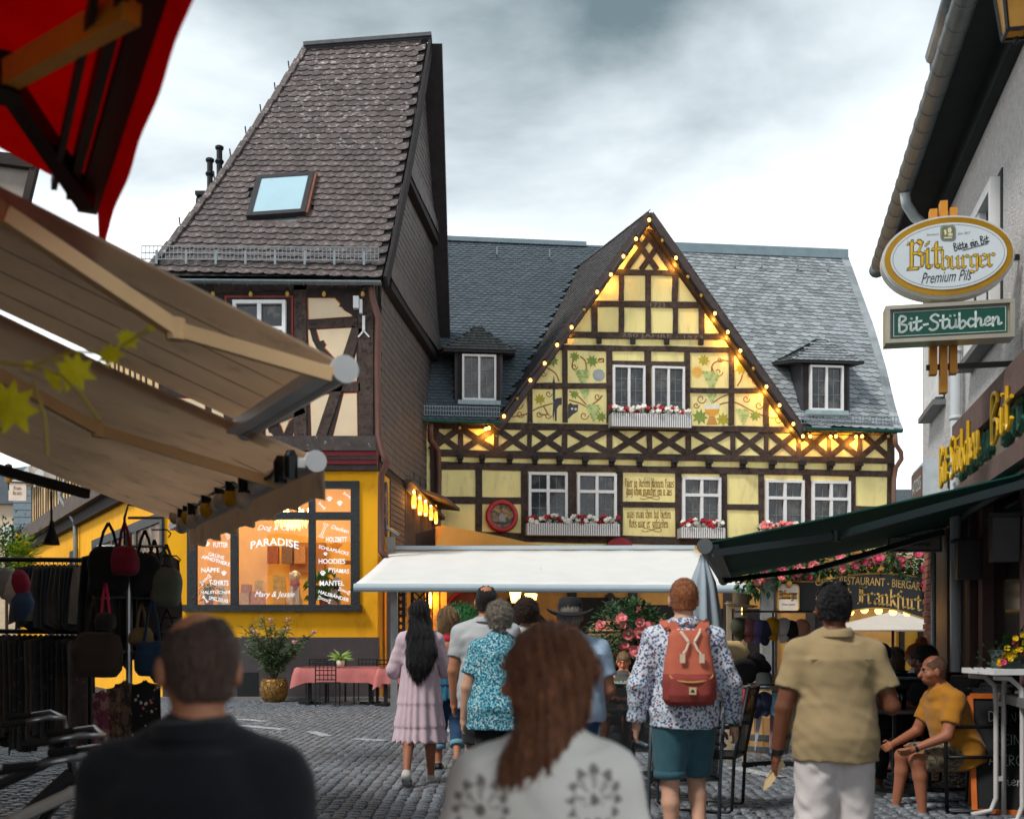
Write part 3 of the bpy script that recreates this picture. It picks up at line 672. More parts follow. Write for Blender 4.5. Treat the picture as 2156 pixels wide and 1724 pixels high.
    mb = MB(); PU.box(mb,q0[0]-.2,q1[0]+.14,q0[1]-.3,q1[1]+.13,.0,.026,0); PU.box(mb,q0[0]-.16,q1[0]+.10,q0[1]-.25,q1[1]+.09,.027,.034,1); mb.build('window_casing',[mat('red_line',C(150,52,50),.7),TIMBERD],T)
    window(PU,T,q0[0],q1[0],q0[1]-.2,q1[1],2,.5,None,.06,.11)
    # ---- left flank
    L = 21.5
    mb = MB(); PLF.box(mb,-L,.003,GZ-.1,5.28,-.3,0); mb.build('wall',OCHRE,T)
    mb = MB(); PLF.box(mb,-L,.1,5.3,8.8,-.3,.1); mb.build('upper_wall',mat('tan_plaster',C(206,172,122),.9),T)
    for i in range(34):
        u0 = -L+.4+i*.62+random.uniform(-.1,.1); mb = MB(); PLF.bar(mb,(u0,5.45),(u0+random.uniform(-.15,.15),8.7),.13,.1,.13); mb.build('beam',TIMBER,T)
    mb = MB(); PLF.box(mb,-L,.1,5.28,5.75,-.2,.42); mb.build('jetty_beam',mat('weathered_beam',C(96,84,78),.85,.25,4,.4),T)
    mb = MB(); PLF.box(mb,-L,.1,4.98,5.28,-.2,.2); mb.build('jetty_beam',TIMBERD,T)
    for x0,x1,top in ((197,346,4.35),(150,165,4.3),(104,116,4.1)):
        a = PLF.uz(x0,1200)[0]; b = PLF.uz(x1,1200)[0]
        mb = MB(); fz = .22
        PLF.box(mb,a,b,top-fz,top,.0,.06); PLF.box(mb,a,a+fz,1.4,top-fz,.0,.06); PLF.box(mb,b-fz,b,1.4,top-fz,.0,.06); PLF.box(mb,a,b,1.25,1.4,.0,.12)
        if x1-x0 > 60:
            PLF.box(mb,a+fz,b-fz,3.1,3.3,.0,.05)
            for t in (.34,.68): m_ = lerp(a,b,t); PLF.box(mb,m_-.1,m_+.1,1.4,top-fz,.0,.055)
        f = mb.build('side_window',FR,T)
        mb = MB(); PLF.box(mb,a+fz,b-fz,1.4,top-fz,.004,.012); mb.build('pane',mat('reflecting_pane',C(150,112,88),.15,.35,1.3,col2=C(60,56,56),c2=(.45,.55)),f)
    a = PLF.uz(122,1250)[0]; b = PLF.uz(148,1250)[0]
    mb = MB(); PLF.box(mb,lerp(a,b,.0),b+.4,GZ,3.2,.0,.05); mb.build('door',mat('black_door',C(30,34,38),.5),T)
    mb = MB(); uu = PLF.uz(168,1150)[0]
    mb.tube([PLF.P(uu-.5,6.6,.3),PLF.P(uu-.5,5.9,.5),PLF.P(uu,5.1,.14),PLF.P(uu,4.6,.12),PLF.P(uu,.3,.12)],.075,8); mb.build('downpipe',ZINC,T,True)
    # ---- body block so the roof carries
    mb = MB(); mb.prism([Vector((XL+.1,D0+.5,5.5)),Vector((XC-.25,D0+.5,5.5)),PS.P(7.7,5.5,-.2),Vector((XL-3.6,D0+8,5.5))],(0,0,4.2)); mb.build('attic_block',TIMBERD,T)
    # ---- roof
    eL,eR = W(310,580,D0-.55),W(804,584,D0-.5); rL,rR = W(645,103,29),W(899,82,29.0)
    bR = PS.P(8.1,9.7,.18); bL = Vector((eL.x-1.5,33,9.6))
    def S(a,b):
        p = (eL.lerp(eR,a)).lerp(rL.lerp(rR,a),b)
        k_ = max(0,.22-b)/.22; sag = -.22*math.sin(math.pi*b)
        return p+Vector((0,-.1*k_*k_,.0))+Vector((-.12*math.sin(math.pi*a)*0,.5*sag*-1,sag*.4))
    mb = MB(); n = 8
    for i in range(n+1):
        for a in (0,1): mb.v.append(tuple(S(a,i/n)+Vector((0,.03,-.02))))
    for i in range(n): mb.f.append([2*i,2*i+1,2*i+3,2*i+2]); mb.m.append(0)
    mb.add([rL,rR,bR,bL],[(0,1,2,3)]); mb.add([S(0,i/n) for i in range(n+1)]+[bL],[tuple(range(n+2))])
    roof = mb.build('roof',ROOFBASE,T)
    tm_ = tile_mesh('slate',.33,.21,SLATE_B,True,.02)
    sk = [(545,378),(665,370),(640,462),(522,463)]
    nrm = (S(1,.4)-S(0,.4)).cross(S(.5,.6)-S(.5,.2)).normalized(); p0 = S(.5,.33)
    q = [rayplane(x,y,p0,nrm) for x,y in sk]; qc = sum(q,Vector())/4
    def keep(p):
        x = CX+F*p.x/p.y; y = HY-F*(p.z-CAMZ)/p.y; return not (528 < x < 655 and 385 < y < 470)
    lay_slates(roof,tm_,grid_frames(S,42,.285,keep,.06,-.02,4),key=lambda M: M.translation.z)
    # verge slates and ridge
    mb = MB(); mb.beam(rL+Vector((-.05,0,.05)),rR+Vector((.12,0,.05)),.34,.09); mb.tube([rL+Vector((-.05,0,.06)),rR+Vector((.12,0,.06))],.1,8); mb.build('ridge_cap',mat('ridge_slate',C(84,86,90),.6,.2),roof)
    mb = MB()
    for i in range(n):
        a_,b_ = S(1,i/n)+Vector((.1,0,-.12)),S(1,(i+1)/n)+Vector((.1,0,-.12)); mb.beam(a_,b_+(b_-a_)*.01,.07,.26)
    mb.beam(rR+Vector((.13,.05,-.1)),bR+Vector((0,0,-.2)),.5,.3); mb.build('bargeboard',mat('barge_dark',C(36,32,34),.85,.3),roof)
    mb = MB()
    for i in range(16):
        a_,b_ = S(0,i/16),S(0,(i+1)/16); mb.beam(a_+Vector((.02,-.03,.03)),b_+(b_-a_)*.04+Vector((-.02,-.03,.02)),.14,.07,nrm)
    mb.build('verge',SLATE_B,roof)
    # skylight
    mb = MB(); up = (q[0]+q[1]-q[2]-q[3]).normalized(); rt = (q[1]-q[0]).normalized()
    hh = (q[0]-q[3]).length/2; ww = (q[1]-q[0]).length/2; up = (q[0]-q[3]).normalized(); c = qc+nrm*.05
    for s_ in (-1,1): mb.obox(c+rt*(ww-.06)*s_,rt*.06,up*hh,nrm*.09); mb.obox(c+up*(hh-.06)*s_,rt*(ww-.12),up*.06,nrm*.085)
    sk_ = mb.build('skylight',mat('skylight_frame',C(44,42,46),.5),T)
    mb = MB(); mb.obox(c+nrm*.06,rt*(ww-.1),up*(hh-.1),nrm*.01); mb.build('pane',mat('sky_glass',C(176,208,220),.04,.1,.6,spec=1,coat=1),sk_)
    mb = MB(); mb.obox(c+rt*(ww+.03)-nrm*.02,rt*.03,up*hh,nrm*.09); mb.build('flashing',mat('rust_copper',C(120,70,52),.6,.3),sk_)
    mb = MB(); mb.obox(c-up*(hh+.16)-nrm*.06,rt*(ww+.2),up*.14,nrm*.02); mb.build('apron',ZINC,sk_)
    # snow guard
    mb = MB(); g0,g1 = S(0,.045)+Vector((-.25,-.12,.05)),S(1,.045)+Vector((-.1,-.12,.05))
    for t in (0,.14,.28): mb.beam(g0+Z*t,g1+Z*t,.02,.02)
    for i in range(60): p = g0.lerp(g1,i/59); mb.beam(p,p+Z*.28,.012,.012,(0,1,0))
    for i in range(8): p = g0.lerp(g1,(i+.5)/8); mb.beam(p+Vector((0,0,-.1)),p+Z*.2,.05,.02,(0,1,0))
    mb.build('snow_guard',ZINC,roof)
    for x,y in ((1420,335),(1635,320),(1825,305)):
        p = rayplane(x*.457,y*.457,p0,nrm)+nrm*.05; mb = MB(); mb.add([p-rt*.07-up*.1,p+rt*.07-up*.1,p+up*.14,p+nrm*.1],[(0,1,3),(1,2,3),(2,0,3)]); mb.build('roof_hook',ZINC,roof)
    for i in range(8):
        p = S(0,.2+i*.1); mb = MB(); mb.tube([p,p+Vector((-.1,0,.05)),p+Vector((-.12,0,.22))],.018,5); mb.build('roof_hook',IRON,roof)
    mb = MB(); gutter(mb,eL+Vector((.2,-.1,-.12)),eR+Vector((.0,-.1,-.12)),.085,8,rings=16); mb.build('gutter',ZINC,T)
    mb = MB(); g = lambda x,y,o: W(x,y,D0-.5+o)
    mb.tube([g(781,592,0),g(784,630,.05),g(797,670,.1),g(795,760,.15),g(797,920,.1),g(806,955,-.1),g(816,972,-.1),g(803,1000,.2),g(802,1100,.2),g(802,1160,.2),g(812,1172,.1)],.075,8); mb.build('downpipe',BROWNM,T,True)
    mb = MB(); mb.box(*[0]*0) if 0 else None
    a = PU.uz(750,640,.1); PU.box(mb,a[0]-.06,a[0]+.06,a[1]-.1,a[1]+.16,.0,.16); PU.box(mb,a[0]+.07,a[0]+.13,a[1]-.2,a[1]+.1,.0,.12); b = PU.uz(765,675,.1)
    PU.box(mb,b[0]-.03,b[0]+.03,b[1]-.2,b[1]+.12,.02,.06); PU.bar(mb,(b[0],b[1]-.2),(b[0]-.12,b[1]-.34),.03,.02,.05); PU.bar(mb,(b[0],b[1]-.2),(b[0]+.12,b[1]-.34),.03,.02,.05); mb.build('antenna',WHITEP,T)
    # ---- slate-hung flank in three overhanging tiers
    tw = tile_mesh('hung_slate',.17,.22,SLATE_W,False,.01)
    def zf(u):   # roof underside on the flank
        ur = 4.0+.35; return lerp(9.45,16.4,u/ur) if u < ur else lerp(16.4,9.7,(u-ur)/(8.0-ur))
    frames = []
    for z0_,z1_,off in ((5.45,9.32,.05),(9.5,12.35,.16),(12.55,16.6,.26)):
        mb = MB(); us_ = [i*7.95/24 for i in range(25)]; top = [(u_,min(z1_,zf(u_))) for u_ in us_ if zf(u_) > z0_+.05]
        PS.poly(mb,[(top[0][0],z0_),(top[-1][0],z0_)]+top[::-1],-.2,off); mb.build('flank_wall',TIMBERD,T)
        rows = int((z1_-z0_)/.17)
        for r in range(rows):
            for c_ in range(60):
                u_ = (c_+.5+.5*(r % 2))*.145; z_ = z0_+r*.17-.05*math.sin(u_*.7)
                if u_ > 7.9 or z_+.16 > zf(u_): continue
                fl = off+.012+.10*max(0,1-r/4)**2*(z0_ > 6)
                tx,ty,nn = PS.u,Z,PS.n; rot = random.uniform(-.03,.03)-.12
                tx2 = tx*math.cos(rot)+ty*math.sin(rot); M = Matrix((tx2,nn.cross(tx2),nn)).transposed().to_4x4(); M.translation = PS.P(u_,z_,fl+random.uniform(0,.006)); frames.append(M)
        mb = MB(); uu0 = top[0][0]; uu1 = top[-1][0]; PS.box(mb,uu0-.05,uu1,z0_-.2,z0_+.0,-.1,off+.1 if z0_ > 6 else off-.01); mb.build('band',mat('barge_dark',C(36,32,34)),T)
    lay_slates(T,tw,frames,'hung_slate',key=lambda M: M.translation.y)
    # lean-to with copper edge behind the corner
    mb = MB(); mb.prism([PS.P(3.4,5.35,.0),PS.P(5.9,5.1,.0),PS.P(5.9,5.0,1.0),PS.P(3.4,5.0,1.0)],(0,0,.08)); mb.build('lean_to_roof',mat('weathered_beam',C(96,84,78)),T)
    # boiler flues behind the hip
    mb = MB()
    for x,y0,y1 in ((442,400,338),(462,372,312)):
        a,b = W(x,y0+40,29),W(x,y1,29); mb.tube([a,b],.075,8); mb.lathe([(.085,0),(.11,.03),(.11,.08),(.08,.1)],b-Z*.05,10); mb.lathe([(.09,0),(.12,.05),(.09,.1)],b-Z*.4,10)
    mb.box(W(415,415,29).x,W(436,415,29).x,28.8,29.2,W(0,416,29).z,W(0,408,29).z); mb.tube([W(412,440,29),W(414,418,29)],.02,5); mb.tube([W(420,436,29),W(421,416,29)],.02,5); mb.build('flue',IRON,T)
    # bare bulbs under the eave
    for cx in (568,820,1064,1308,1566):
        a,b = PU.uz(XX(cx),YY(258),.2); mb = MB(); mb.ball(PU.P(a,b,.2),(.045,.045,.06)); mb.lathe([(.025,0),(.025,.09)],PU.P(a,b+.04,.2),8,m=1); mb.build('bulb',[mat('amber_glass',C(190,150,60),.2),BLACKM],T)
    return T
SHOP = shop_house()
# ================================================================ yellow gabled timber inn
PG = Plane(-2.23,31,.9934,.1148)
def G(x,y,o=0): return PG.uz(x,y,o)
BULB_ON = mat('lit_bulb',(1,.62,.2),.4,0,emit=5,ecol=(1,.45,.07))
BULB_OFF = mat('amber_glass',C(190,150,60),.2)
def inn():
    T = thing('timbered_inn','lemon yellow half timbered inn with central gable and slate roofs behind the white awning','house',PG.P(6,GZ))
    zE = G(905,890)[1]
    # --- wall
    mb = MB(); uL,uR = -1.2,G(1884,950)[0]
    gl,gr,ga = G(1056,889),G(1688,899),G(1368,450)
    PG.poly(mb,[(uL,GZ-.1),(uR,GZ-.1),(uR,gr[1]),gr,ga,gl,(uL,gl[1])],-.35,0); mb.build('wall',LEMON,T)
    B = []      # beams: px rectangles (x0,x1,yTopLeft,yBotLeft,yTopRight,yBotRight)
    def H(x0,x1,a0,a1,b0,b1,o=.04):
        k = max(2,int((x1-x0)/45)); J = lambda: random.uniform(-.9,.9); m_ = MB(); PG.poly(m_,[G(lerp(x0,x1,i/k),lerp(a1,b1,i/k)+J(),o) for i in range(k+1)]+[G(lerp(x1,x0,i/k),lerp(b0,a0,i/k)+J(),o) for i in range(k+1)],.001,o); m_.build('beam',TIMBER,T)
    def V(x0,x1,y0,y1,o=.034):
        m_ = MB(); j = random.uniform(-1.2,1.2); J = lambda: random.uniform(-.7,.7); PG.poly(m_,[G(x0+j,y1,o),G(x1+j,y1,o)]+[G(x1+J()+j*(1-t),lerp(y1,y0,t),o) for t in (.33,.66)]+[G(x1,y0,o),G(x0,y0,o)]+[G(x0+J()+j*(1-t),lerp(y1,y0,t),o) for t in (.66,.33)],.001,o); m_.build('beam',TIMBER,T)
    def X(x0,y0,x1,y1,wd,o): m_ = MB(); PG.pbar(m_,x0,y0,x1,y1,wd,.001,o); m_.build('beam',TIMBER,T)
    H(1282,1452,566,578,569,581); H(1240,1490,632,645,636,649); H(1184,1556,698,710,703,715,.07); H(1170,1566,725,737,731,743)
    H(1287,1444,759,771,761,773); H(1110,1290,806,818,806,818); H(1440,1640,816,827,817,828); H(1045,1700,889,903,899,911,.06)
    H(905,1884,946,960,964,976,.08); H(905,1884,971,987,991,1004,.05); H(905,1884,887,902,908,912,.03)
    H(924,1102,1045,1059,1047,1061); H(1300,1428,1056,1068,1057,1069); H(1524,1604,1060,1073,1061,1074); H(905,1884,1117,1137,1140,1154,.05); H(1795,1880,1064,1076,1066,1078)
    for x0,x1,y0,y1 in ((1303,1314,578,632),(1359,1371,578,700),(1416,1428,580,636),(1245,1258,645,699),(1303,1314,645,699),(1417,1428,648,704),(1471,1483,648,704),
                           (1184,1195,736,889),(1277,1289,736,890),(1110,1121,818,889),(1441,1453,742,893),(1535,1547,742,895),(1607,1619,828,897),(1357,1371,737,893),
                           (1001,1015,987,1120),(1097,1111,988,1122),(1195,1213,988,1124),(1297,1312,990,1126),(1422,1435,994,1130),(1516,1531,996,1132),(1597,1609,998,1134),(1691,1707,1000,1136),(1788,1802,1002,1138),(1869,1884,900,1150),(905,924,890,1125)):
        V(x0,x1,y0,y1)
    # cross-braced frieze
    pan = [(908,964),(975,1040),(1050,1110),(1120,1184),(1195,1278),(1290,1362),(1373,1444),(1455,1538),(1548,1609),(1619,1676),(1686,1741),(1750,1806),(1815,1870)]
    for i,(a,b) in enumerate(pan):
        t = (a-905)/980; y0 = 902+10*t; y1 = 947+17*t
        X(a-3,y0,b+3,y1,.17,.026); X(a-3,y1,b+3,y0,.17,.031)
        if i: V(pan[i-1][1],a,y0-3,y1+2,.036)
    # corbels
    CB = mat('corbel_black',C(40,36,36),.8,.3)
    for x in (968,1014,1072,1125,1176,1230,1286,1344,1417,1489,1561,1622,1684,1744,1803):
        y = 960+18*(x-905)/980; a = G(x-6,y); b = G(x+6,y+14); m_ = MB()
        PG.box(m_,a[0],b[0],a[1]-.1,a[1]+.03,.082,.30); PG.box(m_,a[0]+.015,b[0]-.015,b[1],a[1]-.1,.052,.2); m_.build('corbel',CB,T)
    for x,y in ((1188,711),(1260,712),(1331,713),(1402,714),(1474,715),(1544,716)):
        a = G(x-5,y); b = G(x+5,y+13); m_ = MB(); PG.box(m_,a[0],b[0],b[1],a[1],.042,.14); m_.build('corbel',CB,T)
    # gable lattice
    sl = (888-455)/(1368-1060.)
    for x0 in (1318,1350):
        dx = (1431-x0)/2+4; 
        X(x0,568,x0+dx*1.05,568-dx*1.05*sl,.16,.028); xm = 2*1367-x0; X(xm,568,xm-dx*1.05,568-dx*1.05*sl,.16,.033)
    # carved dates
    mb = MB(); a = G(1385,642.5,.043); put_text(mb,'1723',PG.P(a[0],a[1],.043),PG.u,Z,.42,.13); a = G(1395,709,.073); put_text(mb,'250 JAHRE - 1973',PG.P(a[0],a[1],.073),PG.u,Z,2.3,.13); mb.build('carved_date',mat('carved_pale',C(128,112,100),.8),T)
    # house verse in blackletter
    VM = mat('verse_brown',C(150,108,52),.8,.15)
    mb = MB()
    for s,x,y,wpx,xh in (('Hier in dieLem kleinen HauL',1368,1019,104,.16),('ging Lchon mancher ein u auL',1367,1036,98,.16),('waL man ihm tut bieten',1367,1084,94,.16),('LtetL war er zufrieden',1366,1104,84,.16)):
        a = G(x,y,.006); s = s.replace('auL','aus').replace('waL','was').replace('etL','ets'); put_black(mb,s,PG.P(a[0],a[1],.006),PG.u,Z,wpx/75.5,xh,(.05,.048))
    for x,y in ((1368,1047),(1372,1115)):
        a = G(x,y,.006); c = PG.P(a[0],a[1],.006); pts = [c+PG.u*(.28*math.sin(t))+Z*(.05*math.sin(2*t)) for t in [i*math.pi/9-1.5 for i in range(17)]]
        mb.tube(pts,.008,4)
    mb.build('verse',VM,T)
    # --- painted murals on the plaster: vines, grapes, cat, moon, sun, goblet
    CR = lambda x,y: (878.1+.28585*x,403.2+.28585*y); CS = lambda x,y: (1344.1+.27015*x,448+.27015*y)
    mv,mg,mk,mo = MB(),MB(),MB(),MB()
    def vine(pts,cv,r=.018):
        q = []
        for i in range(len(pts)-1):
            p0,p1,p2,p3 = pts[max(0,i-1)],pts[i],pts[i+1],pts[min(len(pts)-1,i+2)]
            for t in (0,.33,.66): q.append(tuple(.5*(2*p1[k]+(p2[k]-p0[k])*t+(2*p0[k]-5*p1[k]+4*p2[k]-p3[k])*t*t+(3*p1[k]-p0[k]-3*p2[k]+p3[k])*t**3) for k in (0,1)))
        q.append(pts[-1])
        for a,b in zip(q[:-1],q[1:]):
            PG.bar(mv,G(*cv(*a)),G(*cv(*b)),r*2,.0005,.004)
    def curl(x,y,s,cv,d=1): vine([(x+s*(1-t/9)*math.cos(d*t),y+s*(1-t/9)*math.sin(d*t)) for t in [i*.9 for i in range(9)]],cv,.013)
    def gleaf(x,y,s,cv,rot=0,m=0):
        a = G(*cv(x,y)); k = s*.28/75; o = [(0,-1),(.25,-.45),(.75,-.7),(.6,-.2),(1,.1),(.55,.25),(.6,.75),(.2,.5),(0,1),(-.2,.5),(-.6,.75),(-.55,.25),(-1,.1),(-.6,-.2),(-.75,-.7),(-.25,-.45)]
        ml = MB(); PG.poly(ml,[(a[0]+k*(p*math.cos(rot)-q*math.sin(rot)),a[1]+k*(p*math.sin(rot)+q*math.cos(rot))) for p,q in o],.0005,.006); ml.build('painted_leaf',mat('mural_leaf',C(176,164,60),.85,.2,9) if m else mat('mural_leaf_green',C(132,152,74),.85,.2,9),T)
    def grapes(x,y,s,cv):
        a = G(*cv(x,y)); k = s*.28/75; rg = random.Random(x)
        for r in range(6):
            for c in range(6-r if r else 5):
                u_ = a[0]+k*((c-(5-r)/2)*.36); z_ = a[1]+k*(.9-r*.36); PG.poly(mg,[(u_+k*.2*math.cos(t),z_+k*.2*math.sin(t)) for t in [i*math.pi/4 for i in range(8)]],.0005,.005+.001*rg.random()+.0006*r,rg.randrange(2))
    for pts in ([(700,1660),(800,1640),(900,1590),(1000,1560)],[(1120,1535),(1200,1560),(1260,1590),(1180,1500),(1120,1470)],[(1200,1215),(1240,1250),(1245,1320),(1225,1340)],[(1190,1210),(1150,1250),(1145,1300),(1200,1340)],[(1330,1245),(1370,1230),(1372,1260)],[(960,1300),(1020,1340),(1045,1400)],[(1260,1590),(1330,1540),(1365,1500)],[(930,1580),(960,1640),(900,1640)]): vine(pts,CR)
    for a in ((745,1570,38),(760,1640,30),(970,1490,26),(900,1640,26),(965,1650,26),(1160,1290,24),(1350,1240,22),(1330,1510,28),(1230,1650,34),(930,1340,26)): curl(*a,CR)
    for a in ((1160,1215,40),(1290,1250,48,0,1),(1160,1495,36),(905,1530,44),(1355,1660,42),(1000,1250,44)): gleaf(a[0],a[1],a[2],CR,random.uniform(-.5,.5),random.randrange(2))
    for a in ((1222,1375,58),(1300,1630,58),(1235,1490,40)): grapes(*a,CR)
    for pts in ([(570,1240),(580,1180),(640,1150),(700,1155)],[(600,1270),(570,1200)],[(580,1480),(640,1440),(700,1415)],[(620,1500),(680,1480),(760,1480),(860,1530),(940,1570),(1060,1600),(1110,1580)],[(770,1350),(800,1300),(810,1260)]): vine(pts,CS)
    for a in ((635,1145,22),(625,1240,36),(490,1450,40),(450,1500,26),(840,1450,30),(940,1500,34),(870,1260,26),(910,1310,34),(800,1160,26),(1055,1510,24),(1090,1610,34)): curl(*a,CS)
    for a in ((510,1150,46),(800,1215,48),(480,1590,62),(660,1610,56),(910,1580,46)): gleaf(a[0],a[1],a[2],CS,random.uniform(-.5,.5),random.randrange(2))
    for a in ((570,1310,68),(570,1440,42),(820,1590,56)): grapes(*a,CS)
    # cat, moon, sun, goblet
    cat = [(1003,1540),(1030,1522),(1066,1518),(1066,1570),(1045,1575),(1030,1600),(1028,1690),(1015,1690),(1012,1610),(1005,1690),(998,1650)]
    PG.poly(mk,[G(*CR(*p)) for p in cat],.0005,.005); PG.poly(mk,[G(*CR(*p)) for p in [(998,1450),(1018,1450),(1016,1540),(1000,1540)]],.0005,.005); PG.poly(mk,[G(*CR(*p)) for p in [(1008,1350),(1016,1408),(998,1408)]],.0005,.005)
    PG.poly(mk,[G(*CR(*p)) for p in [(1112,1570),(1130,1555),(1150,1570),(1188,1568),(1182,1620),(1150,1640),(1112,1675)]],.0005,.005)
    for x,y in ((1142,1600),(1168,1602)): a = G(*CR(x,y)); PG.poly(mo,[(a[0]+.035*math.cos(t),a[1]+.035*math.sin(t)) for t in [i*math.pi/4 for i in range(8)]],.0055,.007,0)
    a = G(*CR(1338,1352)); PG.poly(mo,[(a[0]+.17*math.cos(t),a[1]+.17*math.sin(t)) for t in [i*math.pi/8 for i in range(16)]],.0005,.005,1)
    a = G(*CS(458,1240)); PG.poly(mo,[(a[0]+(.2 if i % 2 else .11)*math.cos(i*math.pi/14),a[1]+(.2 if i % 2 else .11)*math.sin(i*math.pi/14)) for i in range(28)],.0005,.005,2)
    gob = lambda pts,m,o=.005: PG.poly(mo,[G(*CS(*p)) for p in pts],.0005,o,m)
    gob([(515,1490),(632,1490),(632,1530),(515,1530)],0); gob([(515,1530),(632,1530),(625,1560),(595,1580),(550,1580),(522,1560)],3)
    for i in range(5): gob([(552-i*5,1584+i*14),(594+i*5,1584+i*14),(597+i*5,1595+i*14),(549-i*5,1595+i*14)],4)
    mv.build('painted_vine',mat('mural_vine',C(152,100,62),.85),T);
    mg.build('painted_grapes',[mat('mural_grape',C(160,182,110),.8),mat('mural_grape_b',C(190,204,140),.8)],T); mk.build('painted_cat',mat('mural_cat',C(78,78,82),.85),T)
    mo.build('painted_motif',[mat('mural_white',C(225,222,205),.8),mat('mural_moon',C(160,166,168),.85,.15,7),mat('mural_sun',C(226,176,84),.85),mat('mural_beer',C(222,160,60),.85,.12),mat('mural_stem',C(196,134,60),.8)],T)
    # --- windows
    for x0,x1,y0,y1 in ((1112,1194,996,1108),(1214,1297,998,1110),(1435,1516,1006,1116),(1610,1691,1012,1122),(1707,1788,1014,1124)):
        a,b = G(x0,y1),G(x1,y0); window(PG,T,a[0],b[0],a[1],b[1],2,.34,(2,2),.05,.075)
    for x0,x1,y0,y1 in ((1289,1357,772,876),(1372,1440,774,876)):
        a,b = G(x0,y1),G(x1,y0); window(PG,T,a[0],b[0],a[1],b[1],2,None,(2,4),.05,.075,.06)
    # --- main roof
    zR = 14.15; prof = [(.55,zE-.02),(.25,zE+.28),(-.15,zE+.78),(-1.0,zE+2.05),(-2.2,zE+3.6),(-5.0,zR)]
    cum = [0]
    for i in range(1,len(prof)): cum.append(cum[-1]+math.dist(prof[i],prof[i-1]))
    def pf(b):
        s = b*cum[-1]
        for i in range(1,len(prof)):
            if s <= cum[i] or i == len(prof)-1:
                t = (s-cum[i-1])/(cum[i]-cum[i-1]); return lerp(prof[i-1][0],prof[i][0],t),lerp(prof[i-1][1],prof[i][1],t)
    def zmain(o):
        for i in range(1,len(prof)):
            if o >= prof[i][0]: t = (prof[i-1][0]-o)/(prof[i-1][0]-prof[i][0]); return lerp(prof[i-1][1],prof[i][1],t)
        return zR
    uA,uM,uB = -3.2,G(1368,700)[0],G(1892,900,.5)[0]
    uRid = PG.uz(1778,545,-5)[0]
    def edge(b): return lerp(uB,uRid,b)+.0
    def S1(a,b): o,z_ = pf(b); return PG.P(lerp(uA,uM,a),z_,o)
    def S2(a,b): o,z_ = pf(b); return PG.P(lerp(uM,edge(b),a),z_,o)
    # cross gable slopes
    vL,vR,vA = G(1046,892,.38),G(1694,906,.38),G(1368,444,.38)
    KD = Vector((-.34,.94,0)).normalized()
    def PK(u,z_,t): return PG.P(u,z_,.38)+KD*t
    def kut(p):
        d = p-PG.P(0,0,.38); den = PG.u.x*KD.y-PG.u.y*KD.x; return (d.x*KD.y-d.y*KD.x)/den,(PG.u.x*d.y-PG.u.y*d.x)/den
    def zc(u): return lerp(vA[1],vL[1],(vA[0]-u)/(vA[0]-vL[0])) if u < vA[0] else lerp(vA[1],vR[1],(u-vA[0])/(vR[0]-vA[0]))
    dorm = [(G(965,850),G(1050,735)),(G(1692,868),G(1780,758))]
    def uoz(p): d = p-PG.O; return d.dot(PG.u),d.dot(PG.n),p.z
    def keepm(p):
        u_,o_,z_ = uoz(p)
        uk,tk = kut(p)
        if vL[0]-.1 < uk < vR[0]+.1 and tk < 4.6 and zc(uk) > z_-.05: return False
        for a,b in dorm:
            if a[0]-.05 < u_ < b[0]+.05 and z_ < b[1]+.35 and o_ < .05 and z_ > a[1]-.1: return False
        return True
    mb = MB(); nb = 12
    def SM(u0,u1f,bmin):
        def f(a,b): b = max(b,bmin); o,z_ = pf(b); return PG.P(lerp(u0,u1f(b),a),z_,o)
        return f
    for Sx in (SM(uA,lambda b: vL[0]+.1,0),SM(vL[0]+.1,lambda b: vR[0]-.1,.17),SM(vR[0]-.1,edge,0)):
        b0 = len(mb.v)
        for i in range(nb+1):
            for a in (0,1): mb.v.append(tuple(Sx(a,i/nb)-PG.n*.03-Z*.03))
        for i in range(nb): mb.f.append([b0+2*i,b0+2*i+1,b0+2*i+3,b0+2*i+2]); mb.m.append(0)
    mb.add([PG.P(uA,zR-.05,-5),PG.P(uRid,zR-.05,-5),PG.P(uB,zE,-10.5),PG.P(uA,zE,-10.5)],[(0,1,2,3)])
    mb.add([PG.P(edge(i/nb)-.1,pf(i/nb)[1]-.05,pf(i/nb)[0]) for i in range(nb+1)]+[PG.P(uB-.1,zE,-10.5),PG.P(uB-.1,zE,0)],[tuple(range(nb+3))])
    roof = mb.build('roof',ROOFBASE,T)
    lay_slates(roof,tile_mesh('slate',.23,.135,SLATE_D),[f for f in grid_frames(S1,70,.205,keepm,.03,0,5) if uoz(f.translation)[0] > -.6],key=lambda M: -M.translation.x+abs(M.translation.z-11)*.2)
    lay_slates(roof,tile_mesh('slate',.29,.2,SLATE_G),grid_frames(S2,47,.25,keepm,.06,-.05,6,True),key=lambda M: -M.translation.x+abs(M.translation.z-11)*.2)
    mb = MB(); mb.beam(PG.P(uA,zR+.04,-5),PG.P(uM-.9,zR+.02,-5),.3,.14); mb.beam(PG.P(uM+.9,zR+.02,-4.95),PG.P(uRid+.05,zR+.02,-4.95),.3,.3); mb.build('ridge_cap',mat('ridge_lead',C(120,138,146),.55,.15,3),roof)
    # cross gable roof
    mb = MB(); back = 4.5
    for (pu,pz),s_ in ((vL,-1),(vR,1)):
        q = [PK(vA[0],vA[1],0),PK(vA[0],vA[1],back),PK(pu,pz,back),PK(pu,pz,0)]
        nn = (q[1]-q[0]).cross(q[3]-q[0]).normalized(); nn = nn if nn.z > 0 else -nn
        mb.prism([x-nn*.05 for x in q],-nn*.12)
    croof = mb.build('gable_roof',TIMBERD,T)
    def S3(a,b): return PK(lerp(vL[0],vA[0],b),lerp(vL[1],vA[1],b),lerp(-.03,back,a))
